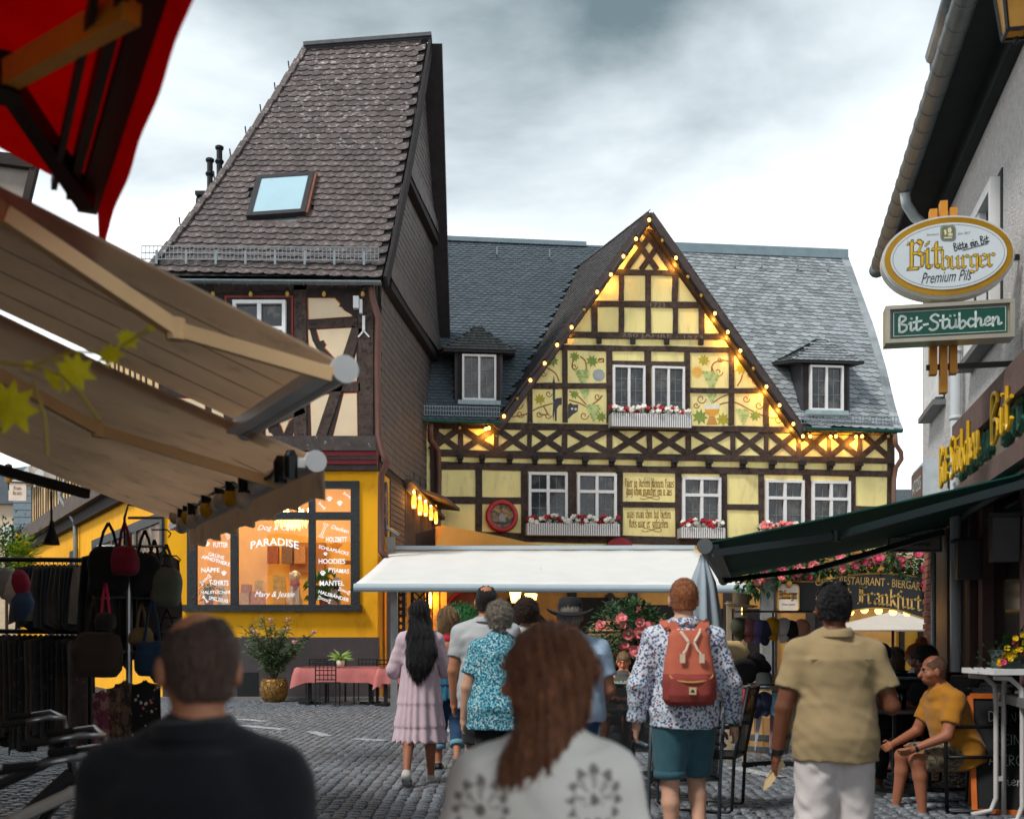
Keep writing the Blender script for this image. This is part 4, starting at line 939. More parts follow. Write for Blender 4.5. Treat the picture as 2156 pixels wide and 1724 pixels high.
    def S4(a,b): return PK(lerp(vR[0],vA[0],b),lerp(vR[1],vA[1],b),lerp(back,-.03,a))
    kc = lambda p: uoz(p)[2] > zmain(uoz(p)[1])-.1
    t3 = tile_mesh('slate',.24,.17,mat('slate_gable',C(94,90,90),.6,.2,5,.3,rnd=.2,col2=C(150,148,146),c2=(.62,.7)))
    fr = grid_frames(lambda a,b: S3(1-a,b),52,.2,kc,.04,0,8)
    lay_slates(croof,t3,fr,key=lambda M: M.translation.y)
    lay_slates(croof,t3,grid_frames(lambda a,b: S4(1-a,b),52,.2,kc,.04,0,9)[:300])
    mb = MB()
    for (pu,pz) in (vL,vR): mb.beam(PG.P(vA[0],vA[1]-.12,.40),PG.P(pu,pz-.12,.40),.05,.24,PG.n.cross(PG.P(vA[0],vA[1])-PG.P(pu,pz)))
    mb.build('bargeboard',mat('barge_brown',C(74,64,62),.8,.2),croof)
    mb = MB()
    for (pu,pz) in (vL,vR): mb.beam(PG.P(vA[0],vA[1]-.30,.2),PG.P(pu,pz-.30,.2),.3,.08,PG.n.cross(PG.P(vA[0],vA[1])-PG.P(pu,pz)))
    mb.build('soffit_beam',TIMBER,croof)
    mb = MB()
    for i in range(24):
        a_,b_ = S2(1,i/24),S2(1,(i+1)/24); mb.beam(a_-PG.u*.02+Z*.03,b_+(b_-a_)*.04-PG.u*.02+Z*.03,.26,.05,PG.n)
    mb.build('verge',SLATE_G,roof)
    # --- dormers
    for i,(a,b) in enumerate(dorm):
        mb = MB(); dp = -2.6
        PG.box(mb,a[0]-.1,b[0]+.1,a[1]-.25,b[1],dp,.06); dm = mb.build('dormer',mat('dormer_slate',C(62,62,68),.7,.2,5,.5,18),T)
        mb = MB(); ov = .42; zt = b[1]-.02; mid = (a[0]+b[0])/2; pk = b[1]+.72
        fl,fr_,bl,br,r0,r1 = PG.P(a[0]-ov,zt-.1,.32),PG.P(b[0]+ov,zt-.1,.32),PG.P(a[0]-ov-.3,zt+.4,dp),PG.P(b[0]+ov+.3,zt+.4,dp),PG.P(mid,pk,-.35),PG.P(mid,pk+.05,dp)
        mb.add([fl,fr_,bl,br,r0,r1,fl-Z*.06,fr_-Z*.06,bl-Z*.06,br-Z*.06],[(0,1,4),(1,3,5,4),(0,4,5,2),(0,6,7,1),(1,7,9,3),(0,2,8,6),(6,8,9,7)])
        dr = mb.build('dormer_roof',ROOFBASE,dm)
        tmz = tile_mesh('slate',.17,.1,SLATE_G if i else mat('slate_mossy',C(100,100,100),.6,.2,5,.3,rnd=.2,col2=C(176,170,156),c2=(.56,.64)))
        fr = grid_frames(lambda s,t: (fl.lerp(fr_,s)).lerp(r0,t*.97),9,.15,None,.06,0,3)+grid_frames(lambda s,t: (bl.lerp(fl,s)).lerp(r1.lerp(r0,s),t),10,.15,None,.06,0,3)+grid_frames(lambda s,t: (fr_.lerp(br,s)).lerp(r0.lerp(r1,s),t),10,.15,None,.06,0,3)
        lay_slates(dr,tmz,fr)
        mb = MB(); PG.box(mb,a[0]-.02,b[0]+.02,a[1]-.02,b[1]-.06,.061,.1); mb.build('dormer_casing',TIMBERD,dm)
        c0,c1 = (G(972,845),G(1043,751)) if i == 0 else (G(1700,866),G(1770,774))
        window(PG,T,c0[0],c1[0],c0[1],c1[1],2,None,(2,3),.05,.175,.055,name='dormer_window')
        mb = MB(); PG.box(mb,c0[0]-.12,c1[0]+.12,c0[1]-.13,c0[1]-.01,.06,.28); mb.build('dormer_sill',mat('lead_apron',C(150,168,170),.5,.2),dm)
    # --- snow guards, gutters, downpipes, hooks
    for x0,x1,y in ((888,1052,866),(1688,1892,896)):
        mb = MB(); a,b = G(x0,y+8,.5)[0],G(x1,y+8,.5)[0]; z_ = zE+.12
        for t in (0,.12,.24): PG.box(mb,a,b,z_+t,z_+t+.016,.43,.45)
        nn = 30
        for i in range(nn): u_ = lerp(a,b,i/(nn-1)); PG.box(mb,u_-.008,u_+.008,z_,z_+.27,.455,.47)
        mb.build('snow_guard',ZINC,roof)
    mb = MB(); gutter(mb,PG.P(-.5,zE-.02,.6),PG.P(vL[0]+.1,zE-.04,.6),.085,rings=4); gutter(mb,PG.P(vR[0]-.1,zE-.02,.6),PG.P(uB+.05,zE-.03,.6),.085,rings=5); mb.build('gutter',GREENZ,T)
    for pts,r in (([(907,893,.6),(906,905,.6),(906,926,.5),(922,948,.2),(924,1000,.12),(922,1100,.12),(922,1250,.12)],.08),([(1884,912,.6),(1886,935,.5),(1897,952,.3),(1898,966,.3),(1886,985,.1),(1882,1010,.1),(1881,1200,.1)],.07)):
        mb = MB(); mb.tube([PG.P(*G(x,y,o),o) for x,y,o in pts],r,8); mb.build('downpipe',BROWNM if r > .075 else mat('copper_pipe',C(116,92,80),.5),T,True)
    for x,y in ((937,530),(1045,540),(1155,545),(1545,565),(1600,566),(1675,570),(1740,572)):
        p = PG.P(*PG.uz(x,y,-4.4),-4.4); mb = MB(); mb.tube([p,p+PG.n*.2,p+PG.n*.22+Z*.22],.025,5); mb.build('roof_hook',ZINC,roof)
    # --- ground floor: timber posts, warm plaster bays, flat panels with the openings' shade put into their colour
    zt = G(1300,1150)[1]; GP = mat('amber_plaster',C(176,128,66),.9,.2,3); DK = mat('recess_shade',C(28,24,22),.9)
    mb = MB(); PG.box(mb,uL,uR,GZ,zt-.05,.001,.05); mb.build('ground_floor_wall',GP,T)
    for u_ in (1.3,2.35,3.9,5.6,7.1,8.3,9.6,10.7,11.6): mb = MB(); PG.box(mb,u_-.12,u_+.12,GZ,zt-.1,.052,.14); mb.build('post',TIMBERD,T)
    for u0,u1,z0,z1 in ((3.95,5.5,1.7,2.7),(5.75,7.0,GZ,2.5),(7.2,8.2,1.3,2.4),(8.45,9.45,GZ,2.4),(10.8,11.5,GZ,2.4)): mb = MB(); PG.box(mb,u0,u1,z0,z1,.052,.07); mb.build('shade_panel',DK,T)
    for a,b in (((1.3,1.6),(2.3,2.7)),((2.4,2.7),(3.2,1.9)),((5.7,1.9),(4.9,2.8))): mb = MB(); PG.bar(mb,a,b,.2,.075,.12); mb.build('brace',TIMBERD,T)
    for x,y,r in ((1304,1163,30),):
        a = G(x,y,.1); mb = MB(); PG.poly(mb,[(a[0]+.42*math.cos(t),a[1]+.42*math.sin(t)) for t in [i*math.pi/14 for i in range(28)]],.05,.16); mb.build('cask_head',mat('cask_red',C(150,40,48),.6),T)
    return T
INN = inn()
# round painted cask plaque
def plaque():
    a = G(1057,1086,.2); T = thing('cask_plaque','round painted plaque in a thick red cask rim on the yellow wall','plaque',PG.P(a[0],a[1]-.42,.05))
    ring = lambda r: [(a[0]+r*math.cos(t),a[1]+r*math.sin(t)) for t in [i*math.pi/20 for i in range(40)]]
    mb = MB(); PG.poly(mb,ring(.42),.05,.12,1)
    R = MB(); n = 40
    for i in range(n):
        pass
    mb.build('back_board',[TIMBERD,TIMBERD],T)
    R.tube([PG.P(a[0]+.375*math.cos(t),a[1]+.375*math.sin(t),.2) for t in [i*math.pi/20 for i in range(40)]],.055,8,closed=True); R.tube([PG.P(a[0]+.40*math.cos(t),a[1]+.40*math.sin(t),.14) for t in [i*math.pi/20 for i in range(40)]],.05,8,closed=True); R.build('rim',mat('rim_red',C(176,48,58),.5),T,True)
    mb = MB(); PG.poly(mb,ring(.34),.12,.15); mb.build('painting',mat('plaque_art',C(150,128,96),.7,.5,5,.6,12,col2=C(70,76,74),c2=(.48,.56)),T)
    mb = MB()     # the carved rider-like relief: head, body, base and banner
    P2 = lambda x,y: (a[0]+x*.3,a[1]+y*.3)
    for pts,m_ in (([(-.25,-.6),(.35,-.6),(.28,0),(.1,.2),(-.12,.2),(-.3,0)],0),([(-.12,.2),(.1,.2),(.12,.45),(0,.55),(-.12,.45)],0),([(-.8,-.5),(-.3,-.75),(.5,-.75),(.85,-.4),(.4,-.5),(-.4,-.5)],1),([(-.75,.55),(-.3,.3),(.4,.3),(.8,.1),(.75,.3),(.4,.5),(-.2,.52),(-.6,.75)],2)):
        PG.poly(mb,[P2(*p) for p in pts],.151,.18,m_)
    mb.build('relief',[mat('relief_grey',C(140,142,140),.7,.2),mat('relief_dark',C(70,70,66),.7),mat('relief_tan',C(170,130,80),.7)],T)
plaque()
# string lights along the gable and eaves
def strings():
    T = thing('gable_string_lights','string of warm amber bulbs following the gable slopes of the yellow inn','string lights',PG.P(*G(1368,470),.2))
    CR = lambda x,y: (878.1+.28585*x,403.2+.28585*y); CS = lambda x,y: (1344.1+.27015*x,448+.27015*y)
    L = [CR(*p)+(v,) for *p,v in ((1710,210,1),(1613,350,1),(1520,478,1),(1428,612,1),(1327,740,1),(1232,872,0),(1138,1000,1),(1032,1130,1),(940,1265,1),(835,1390,1),(738,1525,0),(640,1655,1))]
    Rr = [CS(*p)+(v,) for *p,v in ((187,217,0),(293,353,1),(387,500,0),(490,645,0),(597,785,1),(697,930,1),(795,1075,1),(897,1215,0),(998,1355,1),(1100,1500,1),(1208,1645,1))]
    def run(T,pts,e):
        mb = MB(); mb.tube([PG.P(*G(x,y-2,.45),.45)+Z*.02 for x,y,v in pts],.012,5); mb.build('cable',BLACKM,T)
        for x,y,v in pts:
            c = PG.P(*G(x,y,.45),.45); mb = MB(); mb.ball(c,(.042,.042,.05),10,7); b = mb.build('bulb',BULB_ON if v else BULB_OFF,T,True)
            mb = MB(); mb.lathe([(.03,0),(.03,.07)],c+Z*.05,8); mb.build('socket',BLACKM,b)
            if v: lamp_light('bulb_light',c-PG.n*.30-Z*.12,e,WARM,.05,b)
    run(T,L[::-1]+Rr,7.5)
    T2 = thing('eaves_string_lights','short string of glowing amber bulbs under the right green gutter of the inn','string lights',PG.P(*G(1780,915),.2))
    run(T2,[(1254.5+.32418*x,851.3+.32418*y,v) for x,y,v in ((1345,207,1),(1392,207,1),(1525,210,1),(1560,207,1),(1690,210,1),(1730,207,1),(1900,207,0))],5.5)
    T3 = thing('eaves_string_lights','short string of two amber bulbs under the left green gutter of the inn','string lights',PG.P(*G(1000,905),.2))
    run(T3,[(878.1+.24937*x,851.3+.24937*y,v) for x,y,v in ((360,197,0),(580,208,1),(607,200,1))],5)
strings()
# flower boxes
PETW,PETR,PETP,LEAFG = mat('petal_white',C(232,226,218),.6,.06,rnd=.06),mat('petal_red',C(170,30,48),.6,.15,rnd=.15),mat('petal_pink',C(232,128,130),.6,.1,rnd=.1),mat('leaf_green',C(52,88,48),.6,.25,rnd=.25,tl=.2)
def blossom_mesh(name,m_,r=.07):
    mb = MB(); mb.ball((0,0,0),(r*.62,r*.62,r*.6),6,4)
    for ring,(k,ro,tilt,zz) in enumerate(((5,1.0,.45,-.1),(4,.72,.8,.12))):
        for i in range(k):
            a = 2*math.pi*i/k+ring*.5; d = Vector((math.cos(a),math.sin(a),0)); t = Vector((-d.y,d.x,0))
            c = d*r*ro*.55+Z*r*zz; o = d*r*.5+Z*r*tilt*.8
            mb.add([c-t*r*.4-d*r*.3,c+t*r*.4-d*r*.3,c+t*r*.52+o*.7,c+o*1.15,c-t*r*.52+o*.7],[(0,1,2,3,4)])
    return mb.mesh(name,m_,True)
BW,BR,BP = blossom_mesh('blossom',PETW),blossom_mesh('blossom',PETR),blossom_mesh('blossom',PETP)
def flower_box(x0,x1,y0,y1,label,n,mixes,seed):
    rg = random.Random(seed); a,b = G(x0,y1,.45),G(x1,y0,.45); u0,u1,z0,z1 = a[0],b[0],a[1],b[1]
    T = thing('flower_box',label,'flower box',PG.P((u0+u1)/2,z0,.25),'window flower boxes on the inn')
    mb = MB(); PG.box(mb,u0,u1,z0,z0+.03,.12,.45); PG.box(mb,u0,u1,z0+.03,z1-.06,.14,.40); PG.box(mb,u0,u1,z1-.05,z1,.41,.445); PG.box(mb,u0,u1,z0+.03,z0+.07,.41,.445)
    for u_ in (u0,u1): PG.box(mb,u_-.02,u_+.02,z0,z1,.10,.47)
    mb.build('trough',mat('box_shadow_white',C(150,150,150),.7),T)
    k = int((u1-u0)/.062)
    pm = MB(); pm.box(-.017,.017,-.012,.012,0,z1-z0+.02); pm = pm.mesh('picket',WHITEP)
    for i in range(k+1):
        M = Matrix((PG.u,-PG.n,Z)).transposed().to_4x4(); M.translation = PG.P(lerp(u0+.03,u1-.03,i/k),z0,.46); link('picket',pm,T,M)
    mb = MB()
    for i in range(n*7):
        p = PG.P(rg.uniform(u0,u1),z1+rg.uniform(-.05,.16),rg.uniform(.15,.46)); mb.leaf(p,(rg.uniform(-1,1),rg.uniform(-1,.4),rg.uniform(-.4,1)),Z,rg.uniform(.07,.14),.06)
    mb.build('foliage',LEAFG,T)
    for i in range(n):
        t = rg.random(); u_ = lerp(u0+.02,u1-.02,(i+rg.random()*.9)/n); p = PG.P(u_,z1+rg.uniform(.02,.22),rg.uniform(.3,.5))
        me = mixes[min(len(mixes)-1,int(rg.random()*len(mixes)))]; s = rg.uniform(.8,1.2)
        M = Matrix.Translation(p) @ Matrix.Rotation(rg.uniform(.5,1.4),4,'X') @ Matrix.Rotation(rg.uniform(0,6),4,'Z') @ Matrix.Scale(s,4); link('blossom',me,T,M)
flower_box(1288,1455,874,897,'white picket flower box of red and white blooms under the upper gable windows',44,[BW,BW,BR],1)
flower_box(1110,1304,1104,1126,'long white picket flower box of red and white blooms left of the painted verse',48,[BW,BW,BR],2)
flower_box(1434,1526,1112,1132,'short white picket flower box of red and white blooms right of the painted verse',24,[BW,BR,BW],3)
flower_box(1600,1700,1118,1138,'white flower box with pink blooms rising behind the green awning',30,[BP,BP,BW],4)
# ================================================================ awnings
def sheet(mb,a,b,c,d,nu=10,nv=8,sag=0,th=.012,wav=0,m=0):
    """cloth a-b (front edge) c-d (rear edge) as a thin closed slab"""
    a,b,c,d = map(Vector,(a,b,c,d)); n = (b-a).cross(d-a).normalized(); n = n if n.z > 0 else -n; vs = []
    for k in (0,1):
        for j in range(nv+1):
            for i in range(nu+1):
                u,v = i/nu,j/nv; p = (a.lerp(b,u)).lerp(d.lerp(c,u),v)
                p = p-Z*sag*math.sin(math.pi*v)*(.6+.4*math.sin(math.pi*u))+n*wav*math.sin(u*nu*1.7)*(1-v*.5); vs.append(p-n*th*k)
    w_ = nu+1; o = w_*(nv+1); fs = []
    for j in range(nv):
        for i in range(nu):
            q = (j*w_+i,j*w_+i+1,(j+1)*w_+i+1,(j+1)*w_+i); fs.append(q); fs.append(tuple(o+x for x in q[::-1]))
    rim = [i for i in range(w_)]+[j*w_+nu for j in range(1,nv+1)]+[nv*w_+i for i in range(nu-1,-1,-1)]+[j*w_ for j in range(nv-1,0,-1)]
    for i in range(len(rim)): x,y = rim[i],rim[(i+1) % len(rim)]; fs.append((x,x+o,y+o,y))
    return mb.add(vs,fs,m)
LN = Vector((.874,.487,0)); LW = Vector((-.487,.874,0))      # left shop row: outward normal, wall direction
TAUPE = mat('taupe_canvas',C(224,202,180),.9,.08,2.5,.25,120,tl=.62,col2=C(190,172,158),c2=(.55,.75))
ARM = mat('cream_arm',C(250,204,148),.45,.08,4)
def awning(name,label,nf,ff,depth,rise,canvas,arm,bar,arms=(),valance=None,capm=None,barr=.05,loc=None,sag=.05,nrm=LN):
    nf,ff = Vector(nf),Vector(ff); T = thing(name,label,'awning',nf-nrm*depth+Z*rise*depth)
    B = lambda p,t=1: p-nrm*depth*t+Z*rise*depth*t
    mb = MB(); sheet(mb,nf+Z*.03,ff+Z*.03,B(ff)+Z*.03,B(nf)+Z*.03,10,8,sag); cv = mb.build('canopy',canvas,T,False)
    mb = MB(); L = nf-ff
    for i in range(1,5): a = ff+L*(i/5); mb.beam(a+Z*.016-Z*sag*.3,B(a)+Z*.014,.005,.003)
    mb.build('seam',mat('seam_dark',C(150,128,112),.9),cv)
    mb = MB(); mb.tube([ff,nf],barr,12); mb.beam(ff-Z*barr*.2-nrm*.06,nf-Z*barr*.2-nrm*.06,.09,.05); mb.build('front_bar',bar,T,False)
    e = L.normalized()
    for p,s in ((nf,1),(ff,-1)): mb = MB(); mb.tube([p,p+e*s*.03],barr*1.25,14); mb.build('end_cap',capm or WHITEP,T)
    pn = L.cross(B(nf)-nf).normalized()
    for pts in arms:
        f,k,b = [rayplane(x,y,nf-Z*(.07+dz),pn) for (x,y),dz in zip(pts,(0,.06,.04))]
        mb = MB(); mb.beam(f,k,.04,.055); a_ = mb.build('arm',arm,T); mb = MB(); mb.beam(k,b,.045,.06); mb.build('arm',arm,T)
        mb = MB(); mb.tube([k-Z*.04,k+Z*.04],.036,10); mb.build('elbow',arm,a_)
    mb = MB(); mb.tube([B(ff)+Z*.05,B(nf)+Z*.05],.08,10); mb.build('roller',bar,T)
    if valance:
        h,m_,sc_ = valance; mb = MB(); n_ = 48; vs = []
        for i in range(n_+1):
            p = nf.lerp(ff,i/n_)+nrm*(.03+.02*math.sin(i*1.9)); hh = h*(1-.22*abs(math.sin(i/n_*math.pi*sc_))) if sc_ else h
            vs += [nf.lerp(ff,i/n_)+nrm*.052,p+nrm*.03-Z*hh]
        fs = [(2*i,2*i+1,2*i+3,2*i+2) for i in range(n_)]; k = len(vs); vs += [v-nrm*.006 for v in vs]; fs += [tuple(k+x for x in f[::-1]) for f in fs]
        mb.add(vs,fs); mb.build('valance',m_,T,True)
    return T
SILV = mat('anodised_bar',C(224,220,216),.4,.05,metal=.15)
upA = awning('beige_awning','upper beige retractable awning with white round end cap over the clothes stall',W(722,780,4.5),W(521,903,5.74),2.0,.365,TAUPE,ARM,SILV,arms=([(700,790),(370,694),(8,452)],),capm=WHITEP,barr=.045,sag=-.01)
loA = awning('beige_awning','lower beige retractable awning with scalloped valance hung with bulbs',W(662,972,5.76),W(384,1108,9.0),2.0,.37,TAUPE,ARM,SILV,arms=([(590,1020),(208,905),(-30,775)],),valance=(.2,TAUPE,7),barr=.045,sag=.05)
REDC = mat('red_canvas',C(232,16,30),.9,.1,2,tl=.8); GOLD = mat('gold_arm',C(255,172,52),.4,.1)
DKBR = mat('dark_bar',C(46,34,32),.5)
def red_awning():
    LW,LN = Vector((-.4378,.899,0)),Vector((.899,.4378,0))
    ff = W(183,436,4.3); nf = ff+(-LW)*2.6
    T = thing('red_awning','red canvas awning with golden folding arm at the upper left corner','awning',ff-LN*1.6+Z*.7)
    B = lambda p,t=1: p-LN*1.6*t+Z*.43*1.6*t
    mb = MB(); sheet(mb,nf+Z*.06,ff+Z*.06,B(ff)+Z*.06,B(nf)+Z*.06,10,8,.03); cv = mb.build('canopy',REDC,T)
    mb = MB(); mb.beam(ff,nf,.07,.05); mb.beam(ff-LW*.14-LN*.07,nf-LN*.07,.03,.07); mb.beam(ff-LW*.2-LN*.13-Z*.01,nf-LN*.13-Z*.01,.02,.04); mb.build('front_bar',DKBR,T)
    mb = MB(); n_ = 30; vs = []; dr = LN*.33-Z*.06
    for i in range(n_+1):
        t = i/n_; p = ff.lerp(nf,t); h = .0+.75*min(1,.28+t*.9)
        vs += [p+LN*.04+Z*.06,p+LN*(.05+.004*math.sin(i*.9))-Z*(.15+.05*max(0,.06-t)/.06)]
    k = len(vs); fs = [(2*i,2*i+1,2*i+3,2*i+2) for i in range(n_)]; vs += [v-LN*.005 for v in vs]; fs += [tuple(k+x for x in f[::-1]) for f in fs]; mb.add(vs,fs); mb.build('valance',mat('red_valance',C(226,18,32),.9,.1,2,tl=.8),T,True)
    pn = (ff-nf).cross(B(ff)-ff); k,f,b = [rayplane(x,y,ff-Z*.06,pn) for x,y in ((8,165),(183,425),(278,15))]
    mb = MB(); mb.beam(f,k,.06,.07); mb.build('arm',DKBR,T); mb = MB(); mb.beam(k,b,.05,.075); mb.build('arm',GOLD,T); mb = MB(); mb.tube([k-Z*.06,k+Z*.06],.06,10); mb.build('elbow',BLACKM,T)
red_awning()
# left shop row wall that carries the awnings, its eave corner in view
def left_row():
    base = Vector((-2.93,4.73,0)); PLW = Plane(base.x,base.y,LW.x,LW.y,1)
    if PLW.n.dot(LN) < 0: PLW.n = -PLW.n
    T = thing('stall_building','pale rendered shop building at the left edge behind the awnings','house',base+LW*2)
    mb = MB(); PLW.box(mb,-5,9.5,0,5.0,-.5,-.06); mb.build('wall',mat('grey_render',C(150,140,132),.9,.1),T)
    mb = MB(); p = W(72,345,10.0); q = W(40,470,10.0); mb.prism([W(-120,330,10),W(72,350,10),W(42,475,10),W(-120,475,10)],Vector((-.4,.9,0))); mb.build('gable_end',mat('grey_render',C(150,140,132)),T)
    mb = MB(); mb.beam(W(75,345,9.95),W(43,478,9.95),.06,.06); mb.beam(W(75,345,9.95),W(-120,320,9.95),.08,.1); mb.build('verge_board',TIMBERD,T)
    mb = MB(); mb.box(W(0,440,4).x-.2,W(22,440,4).x,3.9,4.05,W(0,475,4).z,W(0,435,4).z); mb.build('awning_bracket',ARM,T)
left_row()
def bulb_string():
    T = thing('festoon_lights','festoon of black sockets with clear and yellow bulbs along the lower beige awning edge','string lights',W(520,1060,7))
    nf,ff = W(662,972,5.76),W(384,1108,9.0); pts = []
    spec = [(660,1012,'n'),(637,1022,'n'),(556,1045,'w'),(527,1042,'y'),(502,1048,'w'),(472,1068,'y'),(441,1092,'w'),(430,1085,'y'),(418,1098,'w'),(402,1085,'w')]
    for x,y,k in spec:
        t = (662-x)/(662-384); d = 1/lerp(1/5.76,1/9.0,t); c = W(x,y-14,d)-LN*.12; pts.append(c+Z*.06)
        mb = MB(); mb.lathe([(.036,-.03),(.036,.08),(.02,.11)],c,8); s = mb.build('socket',BLACKM,T)
        if k != 'n': mb = MB(); mb.ball(c-Z*.065,(.046,.046,.06),10,7); mb.build('bulb',mat('yellow_bulb',C(226,176,20),.3,tl=.3) if k == 'y' else mat('frosted_bulb',C(226,214,200),.25,tl=.3),s,True)
    cab = []
    for a,b in zip(pts[:-1],pts[1:]):
        for t in (0,.25,.5,.75): cab.append(a.lerp(b,t)-Z*.05*math.sin(math.pi*t))
    cab.append(pts[-1]); cab += [W(380,1065,9),W(330,1070,8.9),W(270,1062,8.8),W(262,1090,8.8),W(262,1200,8.8)]
    mb = MB(); mb.tube(cab,.011,5); mb.build('cable',BLACKM,T)
bulb_string()
# dark strut below the lower awning
tag(MB().beam(W(-40,978,7.0),W(185,1040,7.6),.05,.06).build('awning_strut',BLACKM),'thin black strut running below the lower beige awning at the left','strut')
o = MB(); o.tube([W(108,1035,7.2),W(109,1120,7.2)],.008,5); o.lathe([(.012,.1),(.02,.05),(.045,-.02),(.05,-.05),(.0,-.05)],W(109,1130,7.2),10)
tag(o.build('hanging_cord_weight',BLACKM),'black cord with a small cone weight hanging from the dark strut','cord')
# ---------------------------------------------------------------- white awning in the middle
WCAN = mat('white_canvas',C(240,239,236),.85,.03,1.5,.08,30,tl=.15)
def white_awning():
    d0,d1 = 20.0,26.0
    fl,fr = W(746,1237,d0),W(1576,1240,d0); bl,br = W(824,1158,d1),W(1480,1157,d1)
    br = Vector((fr.x,br.y,br.z))
    T = thing('white_awning','wide white awning stretched in front of the yellow inn','awning',Vector((.6,d1,GZ)))
    mb = MB(); sheet(mb,fl+Z*.06,fr+Z*.06,br,bl,30,10,.07,.02,.014); mb.build('canopy',WCAN,T,True)
    mb = MB(); mb.beam(fl,fr,.12,.13); mb.tube([fl+Vector((0,-.05,0)),fr+Vector((0,-.05,0))],.072,12); mb.build('front_bar',mat('pale_blue_bar',C(176,190,198),.4,.04),T)
    mb = MB(); mb.beam(bl+Z*.05-Vector((.1,0,0)),br+Z*.05,.16,.09); mb.build('rear_box',mat('pale_blue_bar',C(176,190,198)),T)
    for x,d in ((830,20.6),(1553,21.0)):
        p = W(x,1240,d); mb = MB(); mb.box(p.x-.06,p.x+.06,d-.06,d+.06,GZ,p.z); mb.build('post',mat('galvanised_post',C(140,142,142),.55,.12,metal=.4),T)
    p = W(823,1130,25.7); mb = MB(); mb.box(p.x-.09,p.x+.09,p.y-.09,p.y+.09,GZ,p.z); mb.build('post',mat('galvanised_post',C(140,142,142)),T)
    mb = MB(); mb.tube([W(810,1108,25.5),W(840,1126,25.6)],.04,8); mb.build('crank',STEEL,T)
    for x in (850,1000,1150,1300,1450,1560): a = W(x,1240,d0); mb = MB(); mb.beam(a+Vector((0,.1,-.02)),Vector((a.x,d1,bl.z-.1)),.05,.07); mb.build('arm',STEEL,T)
white_awning()
def sail():
    T = MB(); d = 29.0; top = [(917,1108),(932,1106),(945,1108),(1000,1118),(1060,1130),(1130,1146),(1200,1152),(1480,1156)]; n = 40; vs = []
    P = []
    for i in range(n+1):
        x = lerp(917,1480,(i/n)**1.6); y = None
        for (xa,ya),(xb,yb) in zip(top[:-1],top[1:]):
            if xa <= x <= xb: y = lerp(ya,yb,(x-xa)/(xb-xa))
        P.append((x,y))
    m = 8; o = []
    for k in (0,1):
        for j in range(m+1):
            for i,(x,y) in enumerate(P):
                yy = lerp(y,1190,j/m); dd = d-.25*math.sin(j/m*2.5+i*.35)*(1-abs(j/m-.5))-.5*j/m; v = W(x,yy,dd); vs.append(v+Vector((0,.02*k,0)))
    w_ = n+1
    for k in (0,1):
        for j in range(m):
            for i in range(n): q = (k*w_*(m+1)+j*w_+i,k*w_*(m+1)+j*w_+i+1,k*w_*(m+1)+(j+1)*w_+i+1,k*w_*(m+1)+(j+1)*w_+i); o.append(q if k else q[::-1])
    T.add(vs,o); tag(T.build('shade_sail',mat('apricot_canvas',C(232,180,96),.85,.08,2,tl=.25),None,True),'apricot shade sail draped between the dark lean-to and the white awning','shade sail')
sail()
# dark side curtain + glowing bottle lamps left of the sail
tag(MB().prism([W(838,1135,28.3),W(917,1112,29.2),W(917,1157,29.2),W(838,1157,28.3)],(0,.04,0)).build('side_curtain',mat('dark_curtain',C(40,32,32),.7,.3,2)),'dark brown side curtain below the glowing bottle lamps','curtain')
AMB = mat('amber_bottle',(.95,.36,.04),.1,.2,4,emit=1.6,ecol=(1,.32,.03)); HOT = mat('filament',(1,.8,.5),.3,0,emit=16,ecol=(1,.62,.22))
XB = lambda c: (900+.2146*c)/1.116; YB = lambda c: (1130+.2146*c)/1.116
def bottles():
    for i,(x,y0,y1,w_,nm) in enumerate(((338,60,300,26,'leftmost and largest of the five amber bottle lamps'),(405,115,375,24,'second from the left of the five amber bottle lamps'),(467,165,385,22,'middle one of the five amber bottle lamps'),(526,215,430,20,'second from the right of the five amber bottle lamps'),(580,260,470,18,'rightmost and smallest of the five amber bottle lamps'))):
        d = 28.2+i*.35; a,b = W(XB(x),YB(y0),d),W(XB(x),YB(y1),d); h = a.z-b.z; r = w_*.2146/1.116/F*d*1.1
        T = thing('bottle_lamp',nm+' under the lean-to','lamp',b,'amber bottle lamps under the lean-to')
        mb = MB(); mb.lathe([(r*.2,h),(r*.45,h*.9),(r*.6,h*.7),(r*.9,h*.45),(r*1.05,h*.2),(r*.8,0)],b,12); mb.build('bottle',AMB,T,True)
        for t in (.72,.08): mb = MB(); mb.ball(b+Z*h*t+Vector((0,-r*1.1,0)),r*.42,8,6); mb.build('bulb',HOT,T,True)
        mb = MB(); mb.tube([a,a+Z*.35],.012,5); mb.build('cord',BLACKM,T)
        if i in (0,2,4): lamp_light('bottle_light',b+Z*h*.4+Vector((0,-.25,0)),4,WARM,.08,T)
    T = thing('lean_to_shed','weathered board lean-to sheltering the bottle lamps beside the corner house','shed',W(880,1150,30)-Z*3)
    p,q = W(857,1012,27.8),W(926,1092,30.2)
    mb = MB(); mb.beam(p,q,.3,.08); mb.beam(p-Z*.12,q-Z*.12,.05,.2); mb.build('eave_board',mat('weathered_beam',C(96,84,78)),T)
    for i in range(9): a = p.lerp(q,i/8)+Vector((-.12,.2,0)); mb = MB(); mb.box(a.x-.09,a.x+.09,a.y,a.y+.04,2.8,a.z); mb.build('board',mat('weathered_board',C(92,80,74)),T)
    mb = MB()
    mb.box(*(lambda a,b: (a.x,b.x,a.y,a.y+.05,2.9,a.z-1.0))(W(862,1100,28.6),W(905,1100,28.6))); mb.build('red_panel',mat('red_panel',C(190,80,60),.6,.1),T)
bottles()
